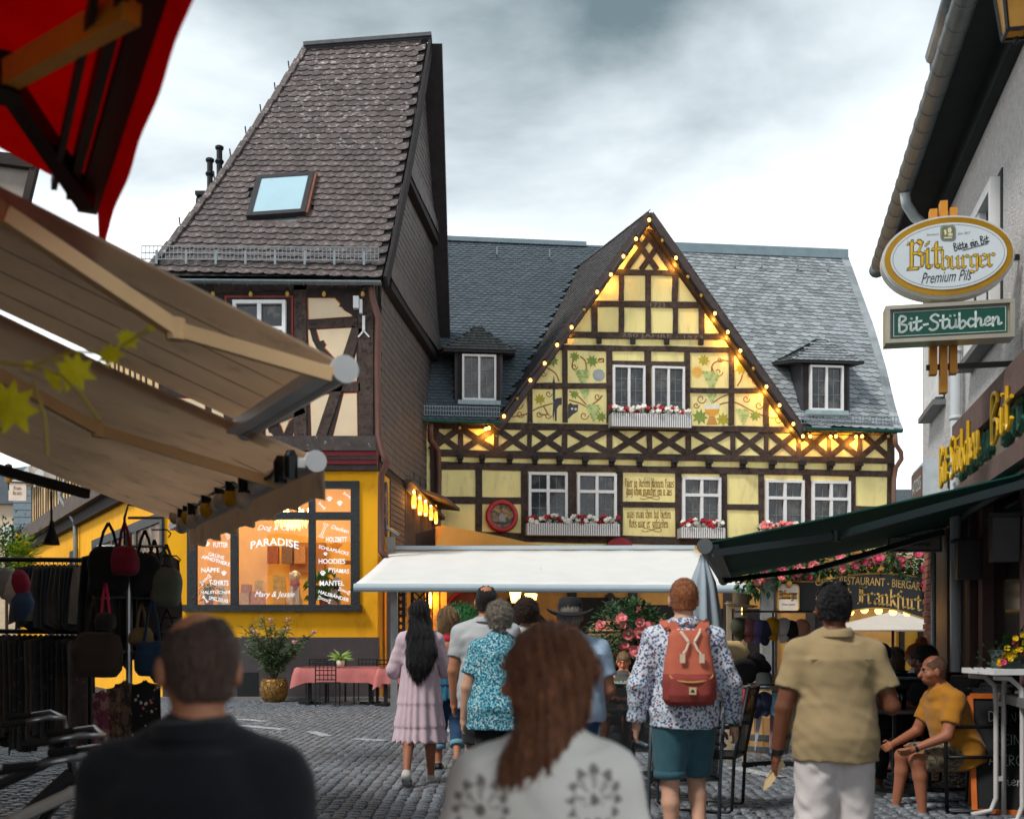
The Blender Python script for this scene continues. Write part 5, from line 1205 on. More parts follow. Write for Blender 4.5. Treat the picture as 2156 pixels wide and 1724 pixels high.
# ================================================================ right-hand house
RU = Vector((.2137,1,0)).normalized(); PR = Plane(2.1,0,RU.x,RU.y,-1); RN = PR.n
STUC = mat('roughcast',C(196,192,190),.95,.14,16,1.0,45,col2=C(112,104,100),c2=(.58,.66))
def ru(px,y=1200): return PR.uz(px,y)[0]
def right_house():
    uE = ru(1943); T = thing('roughcast_house','grey roughcast house with deep eaves and tube gutter at the right edge','house',PR.P(10,gz(10)))
    zb = 3.0
    mb = MB(); PR.box(mb,3,uE,zb,6.6,-.4,0); mb.build('wall',STUC,T)
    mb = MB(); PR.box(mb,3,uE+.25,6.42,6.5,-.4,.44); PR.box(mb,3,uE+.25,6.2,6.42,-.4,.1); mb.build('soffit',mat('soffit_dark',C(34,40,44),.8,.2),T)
    mb = MB(); mb.prism([PR.P(3,6.5,.48),PR.P(uE+.25,6.5,.48),PR.P(uE+.25,9.5,-2.6),PR.P(3,9.5,-2.6)],Vector((0,0,.1))); mb.build('roof',SLATE_D,T)
    mb = MB(); mb.tube([PR.P(3,6.42,.5),PR.P(uE+.3,6.38,.5)],.095,12)
    for i in range(32): p = PR.P(4+i*.36,6.42-.04*i/32,.5); mb.tube([p,p+RU*.03],.1,12)
    mb.build('gutter',mat('grey_gutter',C(112,118,120),.45,.15,6,metal=.4),T,True)
    p = lambda x,y,o: PR.P(*PR.uz(x,y,o),o)
    mb = MB(); mb.tube([p(1905,405,.5),p(1908,430,.48),p(1924,455,.38),p(1960,490,.2),p(2006,520,.1),p(2012,600,.09),p(2012,1120,.09),p(2012,1500,.09),p(2012,1660,.09)],.055,10)
    for y in (740,880,1000): q = p(2012,y,.09); mb.lathe([(.062,-.02),(.062,.02)],q,12)
    mb.build('downpipe',mat('white_pipe',C(196,202,206),.4,.06),T,True)
    # windows
    for x0,x1,z0 in ((1960,1990,4.2),(2047,2112,4.2)):
        a,b = ru(x1,850),ru(x0,850); mb = MB(); PR.box(mb,a,b,z0,z0+1.35,.001,.012); f = mb.build('window',mat('recess',C(40,44,48),.8),T)
        window(PR,T,a+.06,b-.06,z0+.05,z0+1.3,2,None,None,.04,.05,.09)
        mb = MB(); PR.box(mb,a-.05,b+.05,z0-.06,z0,.0,.14); mb.build('window_sill',mat('sill_grey',C(110,112,116),.6),T)
    # timber band above the shop front
    a = PR.uz(2030,915); mb = MB(); PR.box(mb,3,a[0],a[1]-.2,a[1]+.07,0,.13); mb.build('timber_band',mat('brown_band',C(104,82,78),.8,.2,5,.3),T)
    mb = MB(); PR.box(mb,3,uE-1.9,2.86,3.02,0,.16); mb.build('timber_band',mat('brown_band',C(104,82,78)),T)
    # shop front below
    DKW = mat('dark_shopfront',C(40,34,34),.6,.2); 
    mb = MB(); PR.box(mb,3,uE,0,zb,-.4,-.12); mb.build('shopfront',DKW,T)
    gz_ = lambda u: gz(PR.P(u,0).y)
    mb = MB(); PR.box(mb,3,ru(2030),0,1.05,-.12,.02); mb.build('stall_riser',mat('riser_dark',C(44,42,42),.7),T)
    mb = MB(); PR.box(mb,3,ru(2034),1.05,1.12,-.12,.16); mb.build('window_ledge',mat('sill_grey',C(110,112,116)),T)
    for x0,x1 in ((2040,2062),(2066,2150),(2160,2400)):
        a,b = ru(x1),ru(x0); mb = MB(); PR.box(mb,a,b,1.12,2.8,-.118,-.1); mb.build('shop_pane',mat('dark_pane',C(20,20,22),.08,.3,1,spec=.8),T)
        for u_ in (a,b): mb = MB(); PR.box(mb,u_-.05,u_+.05,1.12,2.86,-.118,.0); mb.build('mullion',mat('brown_band',C(104,82,78)),T)
    a,b = ru(1998),ru(1975); mb = MB(); PR.box(mb,a,b,.2,2.8,-.118,.02); mb.build('door_frame',mat('alu_frame',C(112,106,104),.5,metal=.3),T)
    # brick pier at the corner: single bricks
    BK = mat('brick_red',C(150,92,74),.85,.2,9,.4,rnd=.2); bm = MB(); bm.box(-.12,.12,-.05,.05,-.034,.034); bm = bm.mesh('brick',BK)
    mb = MB(); u0 = ru(1973); PR.box(mb,u0,uE+.02,0,zb,-.42,-.03); mb.build('mortar',mat('mortar',C(150,142,134),.9),T)
    M0 = Matrix((RU,RN,Z)).transposed().to_4x4(); L = uE-u0
    r = 0; z_ = .3
    while z_ < zb-.05:
        off = .0 if r % 2 else .125
        for c in range(-1,int(L/.25)+2):
            u_ = u0+off+c*.25+.12
            if u_ < u0+.1 or u_ > uE-.1: continue
            M = M0.copy(); M.translation = PR.P(u_,z_,-.045+random.uniform(0,.006)); link('brick',bm,T,M)
        M = M0.copy(); M.translation = PR.P(uE-.08,z_,-.05); r += 1; z_ += .078
    # second, higher neighbour gutter peeking over
    mb = MB(); mb.tube([W(1966,118,12.2),W(2022,-60,9.6)],.09,10); mb.tube([W(1966,118,12.2),W(1967,145,12.2),W(1975,160,12.2)],.05,8); mb.build('upper_gutter',mat('grey_gutter',C(112,118,120)),T,True)
    return T
RH = right_house()
# ---------------------------------------------------------------- hanging signs
PSN = Plane(*W(1996,540,9.0).xy,.978,-.209)
ORNG = mat('orange_bar',C(206,138,44),.5,.08); SILVF = mat('silver_frame',C(170,166,152),.35,.08,metal=.5)
NAVY = mat('navy_print',C(22,30,44),.6); GOLDT = mat('gold_print',C(214,176,44),.5,.15,12); 
def oval_sign():
    a = PSN.uz(1996,540); T = thing('oval_beer_sign','white oval brewery sign with gold ring on three orange bars, jutting from the roughcast house','sign',PSN.P(a[0],a[1]-.35))
    rx,rz = .5,.328
    ell = lambda k,n=56: [(a[0]+rx*k*math.cos(t),a[1]+rz*k*math.sin(t)) for t in [i*2*math.pi/n for i in range(n)]]
    ellk = lambda dx,n=56: [(a[0]+(rx-dx)*math.cos(t),a[1]+(rz-dx)*math.sin(t)) for t in [i*2*math.pi/n for i in range(n)]]
    mb = MB(); PSN.poly(mb,ellk(0),-.16,-.02); PSN.poly(mb,ellk(.012),-.02,-.005); mb.build('case',mat('case_silver',C(196,198,196),.35,.05),T)
    mb = MB(); PSN.poly(mb,ellk(.02),-.004,.0); mb.build('gold_ring',mat('ring_gold',C(176,132,30),.3,.2,3,metal=.4),T)
    mb = MB(); PSN.poly(mb,ellk(.066),.001,.008); mb.build('face',mat('sign_white',C(206,216,222),.3,.02),T)
    mb = MB(); n = 64
    for i in range(n):
        t0,t1 = 2*math.pi*i/n,2*math.pi*(i+1)/n; q = [(a[0]+(rx-d)*math.cos(t),a[1]+(rz-d)*math.sin(t)) for t,d in ((t0,.082),(t1,.082),(t1,.085),(t0,.085))]; mb.add([PSN.P(u,z,.009) for u,z in q],[(0,1,2,3)])
    mb.build('border_line',NAVY,T)
    px = lambda x,y,o: PSN.P(*PSN.uz((2060+.19726*x)/1.116,(480+.19726*y)/1.116,o),o); s = .19726/1.116/F*9.0
    R = PSN.u
    for m_,o,nb in ((NAVY,.0100,(.105,.095)),(GOLDT,.0120,(.066,.06))):
        mb = MB(); put_black(mb,'Bit',px(585,645,o),R,Z,400*s,225*s,nb); put_black(mb,'burger',px(1095,680,o),R,Z,610*s,145*s,nb); mb.build('brand_lettering',m_,T)
    mb = MB(); put_text(mb,'Premium Pils',px(830,860,.010),R,Z,570*s,130*s,.02,.45); put_hand(mb,'Bitte ein Bit',px(1125,465,.010),R,Z,400*s,62*s,.0035,PSN.n,rot=.2); mb.beam(px(1020,550,.01),px(1325,465,.01),.004,.004); mb.build('script_lettering',NAVY,T)
    mb = MB(); put_text(mb,'Braukunst',px(670,358,.010),R,Z,140*s,26*s,0,.3); put_text(mb,'Seit 1817',px(1040,345,.010),R,Z,140*s,30*s,0,.3); mb.build('small_print',mat('grey_print',C(120,124,126),.6),T)
    def rr(x0,x1,y0,y1,r,o0,o1,m_,nm):
        pts = []
        for cx,cy,t0 in ((x1-r,y0+r,0),(x0+r,y0+r,1),(x0+r,y1-r,2),(x1-r,y1-r,3)):
            for i in range(5): t = (t0+i/4)*math.pi/2; pts.append((cx+r*math.cos(t),cy-r*math.sin(t)))
        mb = MB(); mb.prism([px(x,y,o0) for x,y in pts],PSN.n*(o1-o0)); mb.build(nm,m_,T)
    rr(756,943,248,440,50,.0085,.0115,mat('badge_grey',C(120,132,134),.5),'badge'); rr(776,923,268,420,40,.0118,.0135,mat('badge_olive',C(112,108,62),.5),'badge')
    mb = MB()
    for pts in ([(800,310),(825,300),(835,350),(815,375),(805,340)],[(845,290),(880,275),(895,310),(880,345),(850,335)],[(850,350),(900,345),(905,375),(850,378)],[(800,392),(900,388),(900,408),(800,410)]): mb.prism([px(x,y,.0136) for x,y in pts],PSN.n*.001)
    mb.build('emblem',mat('emblem_pale',C(206,204,180),.6),T)
    z = lambda y: PSN.uz(1996,y)[1]
    for x0,x1,y0,y1 in ((1965,1981,421,776),(1987,2003,405,816),(2008,2024,421,776)):
        u0,u1 = PSN.uz(x0,540)[0],PSN.uz(x1,540)[0]; mb = MB(); PSN.box(mb,u0,u1,z(y1),z(y0),-.13,-.06) if 0 else PSN.box(mb,u0,u1,z(y1),z(y0),-.26,-.17); mb.build('hanger_bar',ORNG,T)
    for y in (535,760):
        c = PSN.P(PSN.uz(2100,y)[0],z(y),-.2); mb = MB(); mb.beam(c-PSN.u*.5,c+PSN.u*.62,.04,.04); mb.build('bracket',BLACKM,T)
    return T
oval_sign()
def rect_sign():
    x0,x1 = PSN.uz(1863,690)[0],PSN.uz(2134,680)[0]; z0,z1 = PSN.uz(1996,719)[1],PSN.uz(1996,640)[1]
    T = thing('green_name_sign','green rectangular tavern sign with handwritten white name in a silver frame below the oval','sign',PSN.P((x0+x1)/2,z0)); O = .03
    mb = MB(); PSN.box(mb,x0,x1,z0,z1,-.15,O-.03); PSN.box(mb,x0,x1,z1-.03,z1,O-.03,O+.02); PSN.box(mb,x0,x1,z0,z0+.03,O-.03,O+.02); PSN.box(mb,x0,x0+.035,z0+.03,z1-.03,O-.03,O+.018); PSN.box(mb,x1-.035,x1,z0+.03,z1-.03,O-.03,O+.018)
    mb.build('frame',SILVF,T)
    mb = MB(); PSN.box(mb,x0+.035,x1-.035,z0+.03,z1-.03,O-.03,O-.012); mb.build('inner_bevel',mat('bevel_silver',C(150,146,132),.4),T)
    mb = MB(); PSN.box(mb,x0+.055,x1-.055,z0+.045,z1-.045,O-.012,O); mb.build('face',mat('sign_green',C(4,74,60),.35,.06),T)
    mb = MB(); a,b,c,d = x0+.062,x1-.062,z0+.052,z1-.052
    for p,q,r_,s_ in ((a,b,c,c+.004),(a,b,d-.004,d),(a,a+.004,c+.004,d-.004),(b-.004,b,c+.004,d-.004)): PSN.box(mb,p,q,r_,s_,O,O+.002)
    put_hand(mb,'Bit-Stübchen',PSN.P((x0+x1)/2,(z0+z1)/2,O+.003),PSN.u,Z,(x1-x0)*.80,.082,.0085,PSN.n,rot=.015); mb.build('lettering',mat('sign_letter',C(206,222,220),.5),T)
rect_sign()
def neon():
    T = thing('neon_lettering','yellow neon tube tavern lettering backed by green plates on the roughcast wall','sign',PR.P(10.5,3.1))
    TB = mat('neon_yellow',C(214,166,16),.35,.1); GR = mat('letter_green',C(24,84,70),.5)
    for s,x0,x1 in (('Bit-Stübchen',2012,2100),('Bit',2128,2175)):
        u0,u1 = ru(x0,950),ru(x1,950); c = (u0+u1)/2; L = abs(u1-u0)
        mb = MB(); put_hand(mb,s,PR.P(c,3.33,.15),-RU,Z,L*1.02,.27,.018,RN,tubes=True); mb.build('tube',TB,T)
        mb = MB(); put_hand(mb,s,PR.P(c,3.33,.05),-RU,Z,L*1.02,.27,.035,RN,tubes=True); mb.build('backing',GR,T)
    mb = MB(); PR.box(mb,ru(2170,950),ru(2012,950),3.04,3.58,.0,.02); mb.build('backing_plate',mat('plate_beige',C(176,160,136),.8,.15),T)
neon()
GRN = mat('green_canvas',C(6,84,72),.8,.12,3,tl=.2); GBAR = mat('dark_green_bar',C(18,34,36),.45,.1)
nf = W(1484,1150,9.0); ff = nf+RU*5.3
awning('green_awning','dark green awning with black folding arms over the right-hand terrace',nf,ff,2.45,.205,GRN,GBAR,GBAR,arms=([(1500,1165),(1760,1128),(2190,1010)],[(1522,1222),(1718,1198),(1985,1120)]),sag=.02,capm=mat('grey_cap',C(96,100,104),.5),barr=.05,nrm=RN)
def lantern():
    c = W(2140,8,7.5); T = thing('wall_lantern','black framed street lantern with amber glass at the upper right corner','lantern',c-Z*.25); T.location = c-Z*.25
    mb = MB(); h0,h1 = .10,.17; b,t = c-Z*.2,c+Z*.2; P = lambda q,h,i: q+Vector((h*math.cos(i*math.pi/2+.6),h*math.sin(i*math.pi/2+.6),0))
    g = MB()
    for i in range(4):
        mb.beam(P(b,h0,i),P(t,h1,i),.02,.02); mb.beam(P(b,h0,i),P(b,h0,i+1),.02,.02); mb.beam(P(t,h1,i),P(t,h1,i+1),.02,.02)
        g.add([P(b,h0*.95,i),P(b,h0*.95,i+1),P(t,h1*.95,i+1),P(t,h1*.95,i)],[(0,1,2,3)])
    mb.ball(b-Z*.04,.025,6,4); mb.build('frame',BLACKM,T); g.build('glass',mat('amber_pane',C(196,150,76),.3,.2,5,tl=.4),T)
    mb = MB(); mb.lathe([(h1*1.1,0),(.05,.16),(.03,.2)],t,4,Matrix.Rotation(.6,3,'Z')); mb.build('hood',BLACKM,T); mb = MB(); mb.beam(t+Z*.15,t+Z*.15+Vector((.9,-.1,.1)),.03,.03); mb.build('arm',BLACKM,T)
lantern()
PF = lambda d: Plane(0,d,1,0)
def road_sign():
    p = PF(12.6); a,b = p.uz(1868,1162),p.uz(1984,1082); T = thing('traffic_notice_sign','white traffic notice with black border and text behind the green awning','sign',Vector((a[0],12.6,a[1])))
    mb = MB(); p.box(mb,a[0],b[0],a[1],b[1],-.02,.0,0); mb.build('plate',mat('plate_white',C(206,204,200),.5),T)
    mb = MB(); k = .012
    for q in ((a[0]+k,b[0]-k,a[1]+k,a[1]+2*k),(a[0]+k,b[0]-k,b[1]-2*k,b[1]-k),(a[0]+k,a[0]+2*k,a[1]+2*k,b[1]-2*k),(b[0]-2*k,b[0]-k,a[1]+2*k,b[1]-2*k)): p.box(mb,*q,.0,.002)
    mb.build('border',NAVY,T)
    mb = MB(); wd = b[0]-a[0]
    for i,(s,f) in enumerate((('Parken nur innerhalb',.78),('gekennzeichneter Flächen',.86),('Radfahrer und Fußgänger',.84),('sind gleichberechtigt.',.72))): put_text(mb,s,p.P(a[0]+wd*(.08+f/2),b[1]-.07-i*.088,.003),p.u,Z,wd*f,.05,bold=.01)
    mb.build('lettering',NAVY,T)
    mb = MB(); mb.tube([Vector((b[0]-.08,12.65,GZ)),Vector((b[0]-.08,12.65,b[1]))],.03,8); mb.build('post',ZINC,T)
road_sign()
def brown_sign():
    T = thing('brown_shop_sign','brown shop sign on a white case at the far end of the roughcast house','sign',PR.P(ru(1958),3.2,.1))
    u0,u1 = ru(1976,1000),ru(1950,1000); z0,z1 = PR.uz(1960,1062)[1],PR.uz(1960,985)[1]
    mb = MB(); PR.box(mb,u0-.15,u1,z0,z1,.0,.16); mb.build('case',mat('case_white',C(190,198,204),.5),T); mb = MB(); PR.box(mb,u0+.1,u1,z0+.02,z1-.04,.161,.175); mb.build('face',mat('face_brown',C(104,84,74),.6),T)
    mb = MB(); put_text(mb,'ATOSS',PR.P((u0+u1)/2,(z0+z1)/2,.178),-RU,Z,(u1-u0)*.75,.16); mb.build('lettering',mat('sign_letter',C(206,222,220)),T)
brown_sign()
# ---------------------------------------------------------------- biergarten sign and roses over the passage
def arch_sign():
    d = 17.0; p = PF(d); T = thing('arched_restaurant_sign','black arched restaurant sign with gold lettering over the passage','sign',Vector((p.uz(1790,1290)[0],d,GZ))); s = d/F
    top = lambda x: 1207+ (x-1850)**2*.0011; bot = lambda x: 1294 - 14*math.exp(-((x-1845)/70)**2)+ max(0,x-1900)*.22
    pts = [(x,top(x)) for x in range(1760,1966,12)]+[(1964,1310)]+[(x,bot(x)) for x in range(1964,1760,-12)]
    mb = MB(); p.ppoly(mb,[(1636,1222),(1725,1222),(1760,top(1760))]+pts[1:]+[(1745,1290),(1636,1290)],-.06,0); mb.build('board',mat('sign_black',C(20,20,22),.4),T)
    mb = MB(); rim = [p.P(*p.uz(x,y),.004) for x,y in [(1638,1224),(1725,1224)]+pts+[(1745,1288),(1638,1288)]]; mb.tube(rim,.012,5,closed=True); mb.build('gold_edge',mat('gilt',C(206,160,80),.4,metal=.3),T)
    GL = mat('gilt_letter',C(222,176,92),.45,.1)
    mb = MB(); c = p.P(*p.uz(1842,1224,.006),.006); put_text(mb,'CAFE - RESTAURANT - BIERGARTEN',c,p.u,Z,250*s,17*s,-.06,0,.01,arch=8*s); mb.build('lettering',GL,T)
    mb = MB(); c = p.P(*p.uz(1832,1259,.006),.006); put_black(mb,'Stadt Frankfurt',c,Vector((.995,0,-.07)).normalized(),Z,220*s,24*s,(.075,.07),arch=8*s); mb.build('lettering',GL,T)
    # beer plaque on its left
    pl = []; x0,x1,y0,y1 = 1638,1682,1230,1287; r = 8
    for cx,cy,t0 in ((x1-r,y0+r,0),(x0+r,y0+r,1),(x0+r,y1-r,2),(x1-r,y1-r,3)):
        for i in range(4): t = (t0+i/3)*math.pi/2; pl.append((cx+r*math.cos(t),cy-r*math.sin(t)))
    mb = MB(); p.ppoly(mb,pl,.01,.03); mb.build('plaque',mat('plaque_cream',C(232,214,196),.5),T); mb = MB(); mb.tube([p.P(*p.uz(x,y,.032),.032) for x,y in pl],.01,5,closed=True); mb.ball(p.P(*p.uz(1661,1229,.05),.05),(.05,.03,.06)); mb.build('plaque_edge',mat('gilt',C(206,160,80)),T)
    mb = MB(); put_black(mb,'Bitburger',p.P(*p.uz(1660,1254,.034),.034),p.u,Z,38*s,11*s,(.12,.1)); mb.build('lettering',mat('plaque_ochre',C(186,130,40),.5),T); mb = MB(); put_text(mb,'Premium Qualität',p.P(*p.uz(1660,1272,.034),.034),p.u,Z,28*s,5*s,0,.4); mb.build('lettering',NAVY,T)
    for x in (1616,1966): q = p.P(*p.uz(x,1200),0); mb = MB(); mb.box(q.x-.085,q.x+.085,d-.02,d+.14,gz(d),q.z+.1); mb.build('post',mat('concrete_post',C(136,136,132),.8,.15,8),T)
    for x in range(1790,1945,30):
        mb = MB(); c = W(x,1283+(x % 7),d+.5); mb.ball(c,.06,8,6); b = mb.build('bulb',BULB_ON,T,True)
    mb = MB(); mb.tube([W(1785,1278,d+.5),W(1860,1276,d+.5),W(1945,1280,d+.5)],.012,5); mb.build('cable',BLACKM,T)
    lamp_light('sign_light',W(1850,1290,d+.8),14,WARM,.15,T)
arch_sign()
def roses(name,label,pts,n,seed,spread,leafn,cat='rose bush',stem=True,mix=(BP,BP),ls=.12,loc=None):
    """pts: list of (Vector centre, radii)"""
    rg = random.Random(seed); T = thing(name,label,cat,loc or (pts[0][0]*1)); mb = MB()
    tot = sum(r[0]*r[2] for c,r in pts)
    for c,r in pts:
        for i in range(int(leafn*r[0]*r[2]/tot)):
            while True:
                q = Vector((rg.uniform(-1,1),rg.uniform(-1,1),rg.uniform(-1,1)))
                if .25 < q.length < 1.05 and rg.random() < .35+q.length: break
            p = c+Vector((q.x*r[0],q.y*r[1],q.z*r[2])); mb.leaf(p,q+Vector((rg.uniform(-.7,.7),rg.uniform(-.7,.7),rg.uniform(-.8,.3))),Z,ls*rg.uniform(.7,1.3),ls*.6)
    mb.build('foliage',LEAFG,T)
    for i in range(n):
        c,r = pts[rg.randrange(len(pts))]; a = rg.uniform(0,6.28); k = rg.uniform(.1,.98)
        p = c+Vector((r[0]*k*math.cos(a),-r[1]*rg.uniform(.7,1.0)*math.sqrt(max(.05,1-k*k)),r[2]*k*math.sin(a)))
        link('rose',mix[rg.randrange(len(mix))],T,Matrix.Translation(p) @ Matrix.Rotation(rg.uniform(.6,1.6),4,'X') @ Matrix.Rotation(rg.uniform(0,6),4,'Z') @ Matrix.Scale(rg.uniform(.7,1.25),4))
    if stem:
        m2 = MB()
        for i in range(5): b = (loc or pts[0][0])+Vector((rg.uniform(-.1,.1),rg.uniform(-.1,.1),0)); c,r = pts[i % len(pts)]; m2.tube([b,b.lerp(c,.5)+Vector((rg.uniform(-.15,.15),0,0)),c],[.022,.016,.008],5)
        m2.build('stem',mat('bark',C(70,58,44),.9),T)
    return T
BM_ = blossom_mesh('rose',mat('petal_magenta',C(206,70,104),.6,.12,rnd=.12),.075)
d = 17.2; roses('rose_garland','climbing pink roses trailing over the arched black sign',[(W(x,y,d),(w_,.35,h)) for x,y,w_,h in ((1590,1215,.3,.3),(1640,1208,.35,.16),(1700,1200,.35,.14),(1770,1190,.4,.16),(1850,1178,.4,.2),(1915,1185,.35,.3),(1945,1240,.12,.25))],34,5,0,1500,mix=(BM_,BP,BM_),stem=False,ls=.12,loc=W(1780,1190,d))
roses('rose_bush','tall dark green rose bush with pink blooms beside the seated man',[(W(1320,1360,15.2),(.5,.4,.62)),(W(1335,1440,15.2),(.42,.4,.5)),(W(1360,1330,15.3),(.3,.3,.3))],30,6,0,2600,mix=(BP,BP),ls=.10,loc=Vector((W(1335,1440,15.2).x,15.2,GZ)))
def big_umbrella():
    d = 23.0; c = W(1880,1292,d); T = thing('cream_parasol','open cream parasol below the arched restaurant sign','parasol',Vector((c.x,d,GZ)))
    mb = MB(); n = 8; r = 1.55; vs = [c+Z*.05]; dz = -.33
    for i in range(n): a = 2*math.pi*(i+.5)/n; vs.append(c+Vector((r*math.cos(a),r*math.sin(a),dz)))
    fs = [(0,1+i,1+(i+1) % n) for i in range(n)]; k = len(vs); vs += [v-Z*.015 for v in vs]; fs += [tuple(k+x for x in f[::-1]) for f in fs]; mb.add(vs,fs); mb.build('canopy',mat('cream_canvas',C(226,218,208),.8,.05,3,tl=.3),T)
    mb = MB(); mb.tube([Vector((c.x,d,GZ)),c],.03,8); mb.build('pole',TIMBERD,T)
big_umbrella()
def closed_umbrella():
    d = 13.0; top = W(1480,1168,d); T = thing('closed_parasol','closed pale grey parasol hanging in folds beside the green awning tip','parasol',Vector((top.x,d,gz(d))))
    mb = MB(); n = 40; lv = [(0,.03),(.1,.06),(.3,.12),(.6,.16),(.85,.19),(.95,.2)]; vs = []
    for t,r in lv:
        for i in range(n):
            a = 2*math.pi*i/n; rr = r*(1+.28*math.cos(a*8)*min(1,t*3)); vs.append(top+Vector((rr*math.cos(a),rr*math.sin(a),-t*1.05+.03*math.cos(a*8)*(t > .9))))
    fs = [(j*n+i,j*n+(i+1) % n,(j+1)*n+(i+1) % n,(j+1)*n+i) for j in range(len(lv)-1) for i in range(n)]; fs.append(tuple(range(n))); mb.add(vs,fs); mb.build('canopy',mat('grey_canvas',C(170,182,192),.85,.1,4,tl=.1),T,True)
    mb = MB(); mb.tube([Vector((top.x,d,gz(d))),top+Z*.08],.025,8); mb.lathe([(.28,0),(.28,.06),(.05,.1)],Vector((top.x,d,gz(d))),14); mb.build('pole',STEEL,T)
    mb = MB(); mb.lathe([(.2,0),(.205,.02),(.18,.03)],top-Z*1.0,18); mb.build('hem',mat('printed_hem',C(130,110,96),.8,.4,12),T)
closed_umbrella()
# ================================================================ shop window display
def chandelier():
    c = W(618,1095,26.2); T = thing('chandelier','glowing crystal chandelier behind the shop window','chandelier',c-Z*.4)
    CR_ = mat('crystal',C(255,214,130),.1,.1,emit=.9,ecol=(1,.66,.2)); mb = MB()
    for r,z0,n in ((.42,.05,26),(.3,.0,20),(.16,-.06,12)):
        for i in range(n):
            a = 2*math.pi*i/n; p = c+Vector((r*math.cos(a),r*.7*math.sin(a),z0)); mb.lathe([(.004,0),(.022,-.05),(.014,-.09),(.002,-.14-.05*(i % 2))],p,5)
    mb.build('crystal',CR_,T); T['kind'] = 'thing' if 0 else T.get('kind',''); del T['kind']
    mb = MB()
    for r,z0 in ((.42,.06),(.3,.02)): mb.tube([c+Vector((r*math.cos(t),r*.7*math.sin(t),z0)) for t in [i*math.pi/10 for i in range(20)]],.012,6,closed=True)
    mb.tube([c,c+Z*.7],.015,6); mb.build('frame',mat('gilt',C(206,160,80)),T)
    for i in range(6):
        a = 2*math.pi*i/6; p = c+Vector((.34*math.cos(a),.24*math.sin(a),.1)); mb = MB(); mb.lathe([(.016,0),(.014,.08),(.022,.1),(.018,.14),(.003,.18)],p,8); mb.build('candle_bulb',HOT,T)
    lamp_light('chandelier_light',c-Z*.25+Vector((0,-.35,0)),24,(1,.78,.42),.3,T); lamp_light('room_fill_light',Vector((-4.2,26.6,4.7)),10,(1,.78,.42),.3,T); lamp_light('room_fill_light',Vector((-6.6,26.6,4.7)),10,(1,.78,.42),.3,T)  # last two are fill lights added to the room, without any fitting
chandelier()
DOGW = mat('dog_white',C(226,220,210),.6,.04); 
def dog(px,label,coat,h=.62,scarf=None,flip=1,sit=True):
    zf = PT.uz(600,1273)[1]; d = 25.85; x = (px-CX)/F*d; T = thing('dog_figure',label,'dog figure',(0,0,0))
    f = Field((-.3,-.3,-.02),(.3,.3,h+.12),.016); k = h/.62
    f.loft(Matrix.Translation((0,.05,0)),[(0,.11*k,.13*k,.02),(.12*k,.12*k,.13*k,0),(.26*k,.10*k,.10*k,-.03),(.36*k,.075*k,.075*k,-.05),(.44*k,.05*k,.055*k,-.06)],.03)
    f.cone((0,-.02*k,.36*k),(0,-.05*k,.50*k),.06*k,.055*k,.04)
    f.ell((0,-.06*k,.56*k),(.075*k,.085*k,.075*k),.03); f.cone((0,-.1*k,.54*k),(0,-.19*k,.515*k),.042*k,.03*k,.03)
    for s in (-1,1):
        f.cone((s*.055*k,-.09*k,.30*k),(s*.055*k,-.10*k,.02),.035*k,.026*k,.025); f.ell((s*.055*k,-.125*k,.018),(.032*k,.05*k,.02),.01)
        f.ell((s*.10*k,.02*k,.09*k),(.05*k,.1*k,.09*k),.03); f.ell((s*.10*k,-.09*k,.02),(.035*k,.06*k,.02),.01)
        f.ell((s*.083*k,-.045*k,.535*k),(.02*k,.04*k,.065*k),.008)
    f.cone((0,.16*k,.05),(.1*k,.24*k,.03),.025,.015,.02)
    field_obj('body',f,coat,T)
    mb = MB(); mb.ball((0,-.215*k,.525*k),.014*k,6,4); [mb.ball((s*.035*k,-.135*k,.58*k),.01*k,6,4) for s in (-1,1)]; mb.build('face_detail',BLACKM,T)
    if scarf: mb = MB(); mb.lathe([(.085*k,.36*k),(.095*k,.40*k),(.075*k,.46*k)],(0,-.035*k,0),14); mb.add([(-.08*k,-.09*k,.40*k),(.08*k,-.09*k,.40*k),(.0,-.15*k,.26*k),(0,-.10*k,.3*k)],[(0,1,2),(0,2,3),(1,3,2)]); mb.build('scarf',scarf,T)
    T.location = (x,d,zf-.0); T.rotation_euler = (0,0,flip); return T
dog(620,'white sitting dog figure with pink scarf in the middle of the shop window',DOGW,.78,mat('scarf_pink',C(206,140,150),.8),.35)
dog(705,'white standing dog figure in a dark coat at the right of the shop window',DOGW,.66,mat('dog_coat',C(44,60,62),.8),.9)
dog(470,'small white dog figure in a green cloth at the left of the shop window',DOGW,.5,mat('dog_green',C(110,160,140),.8),-.5)
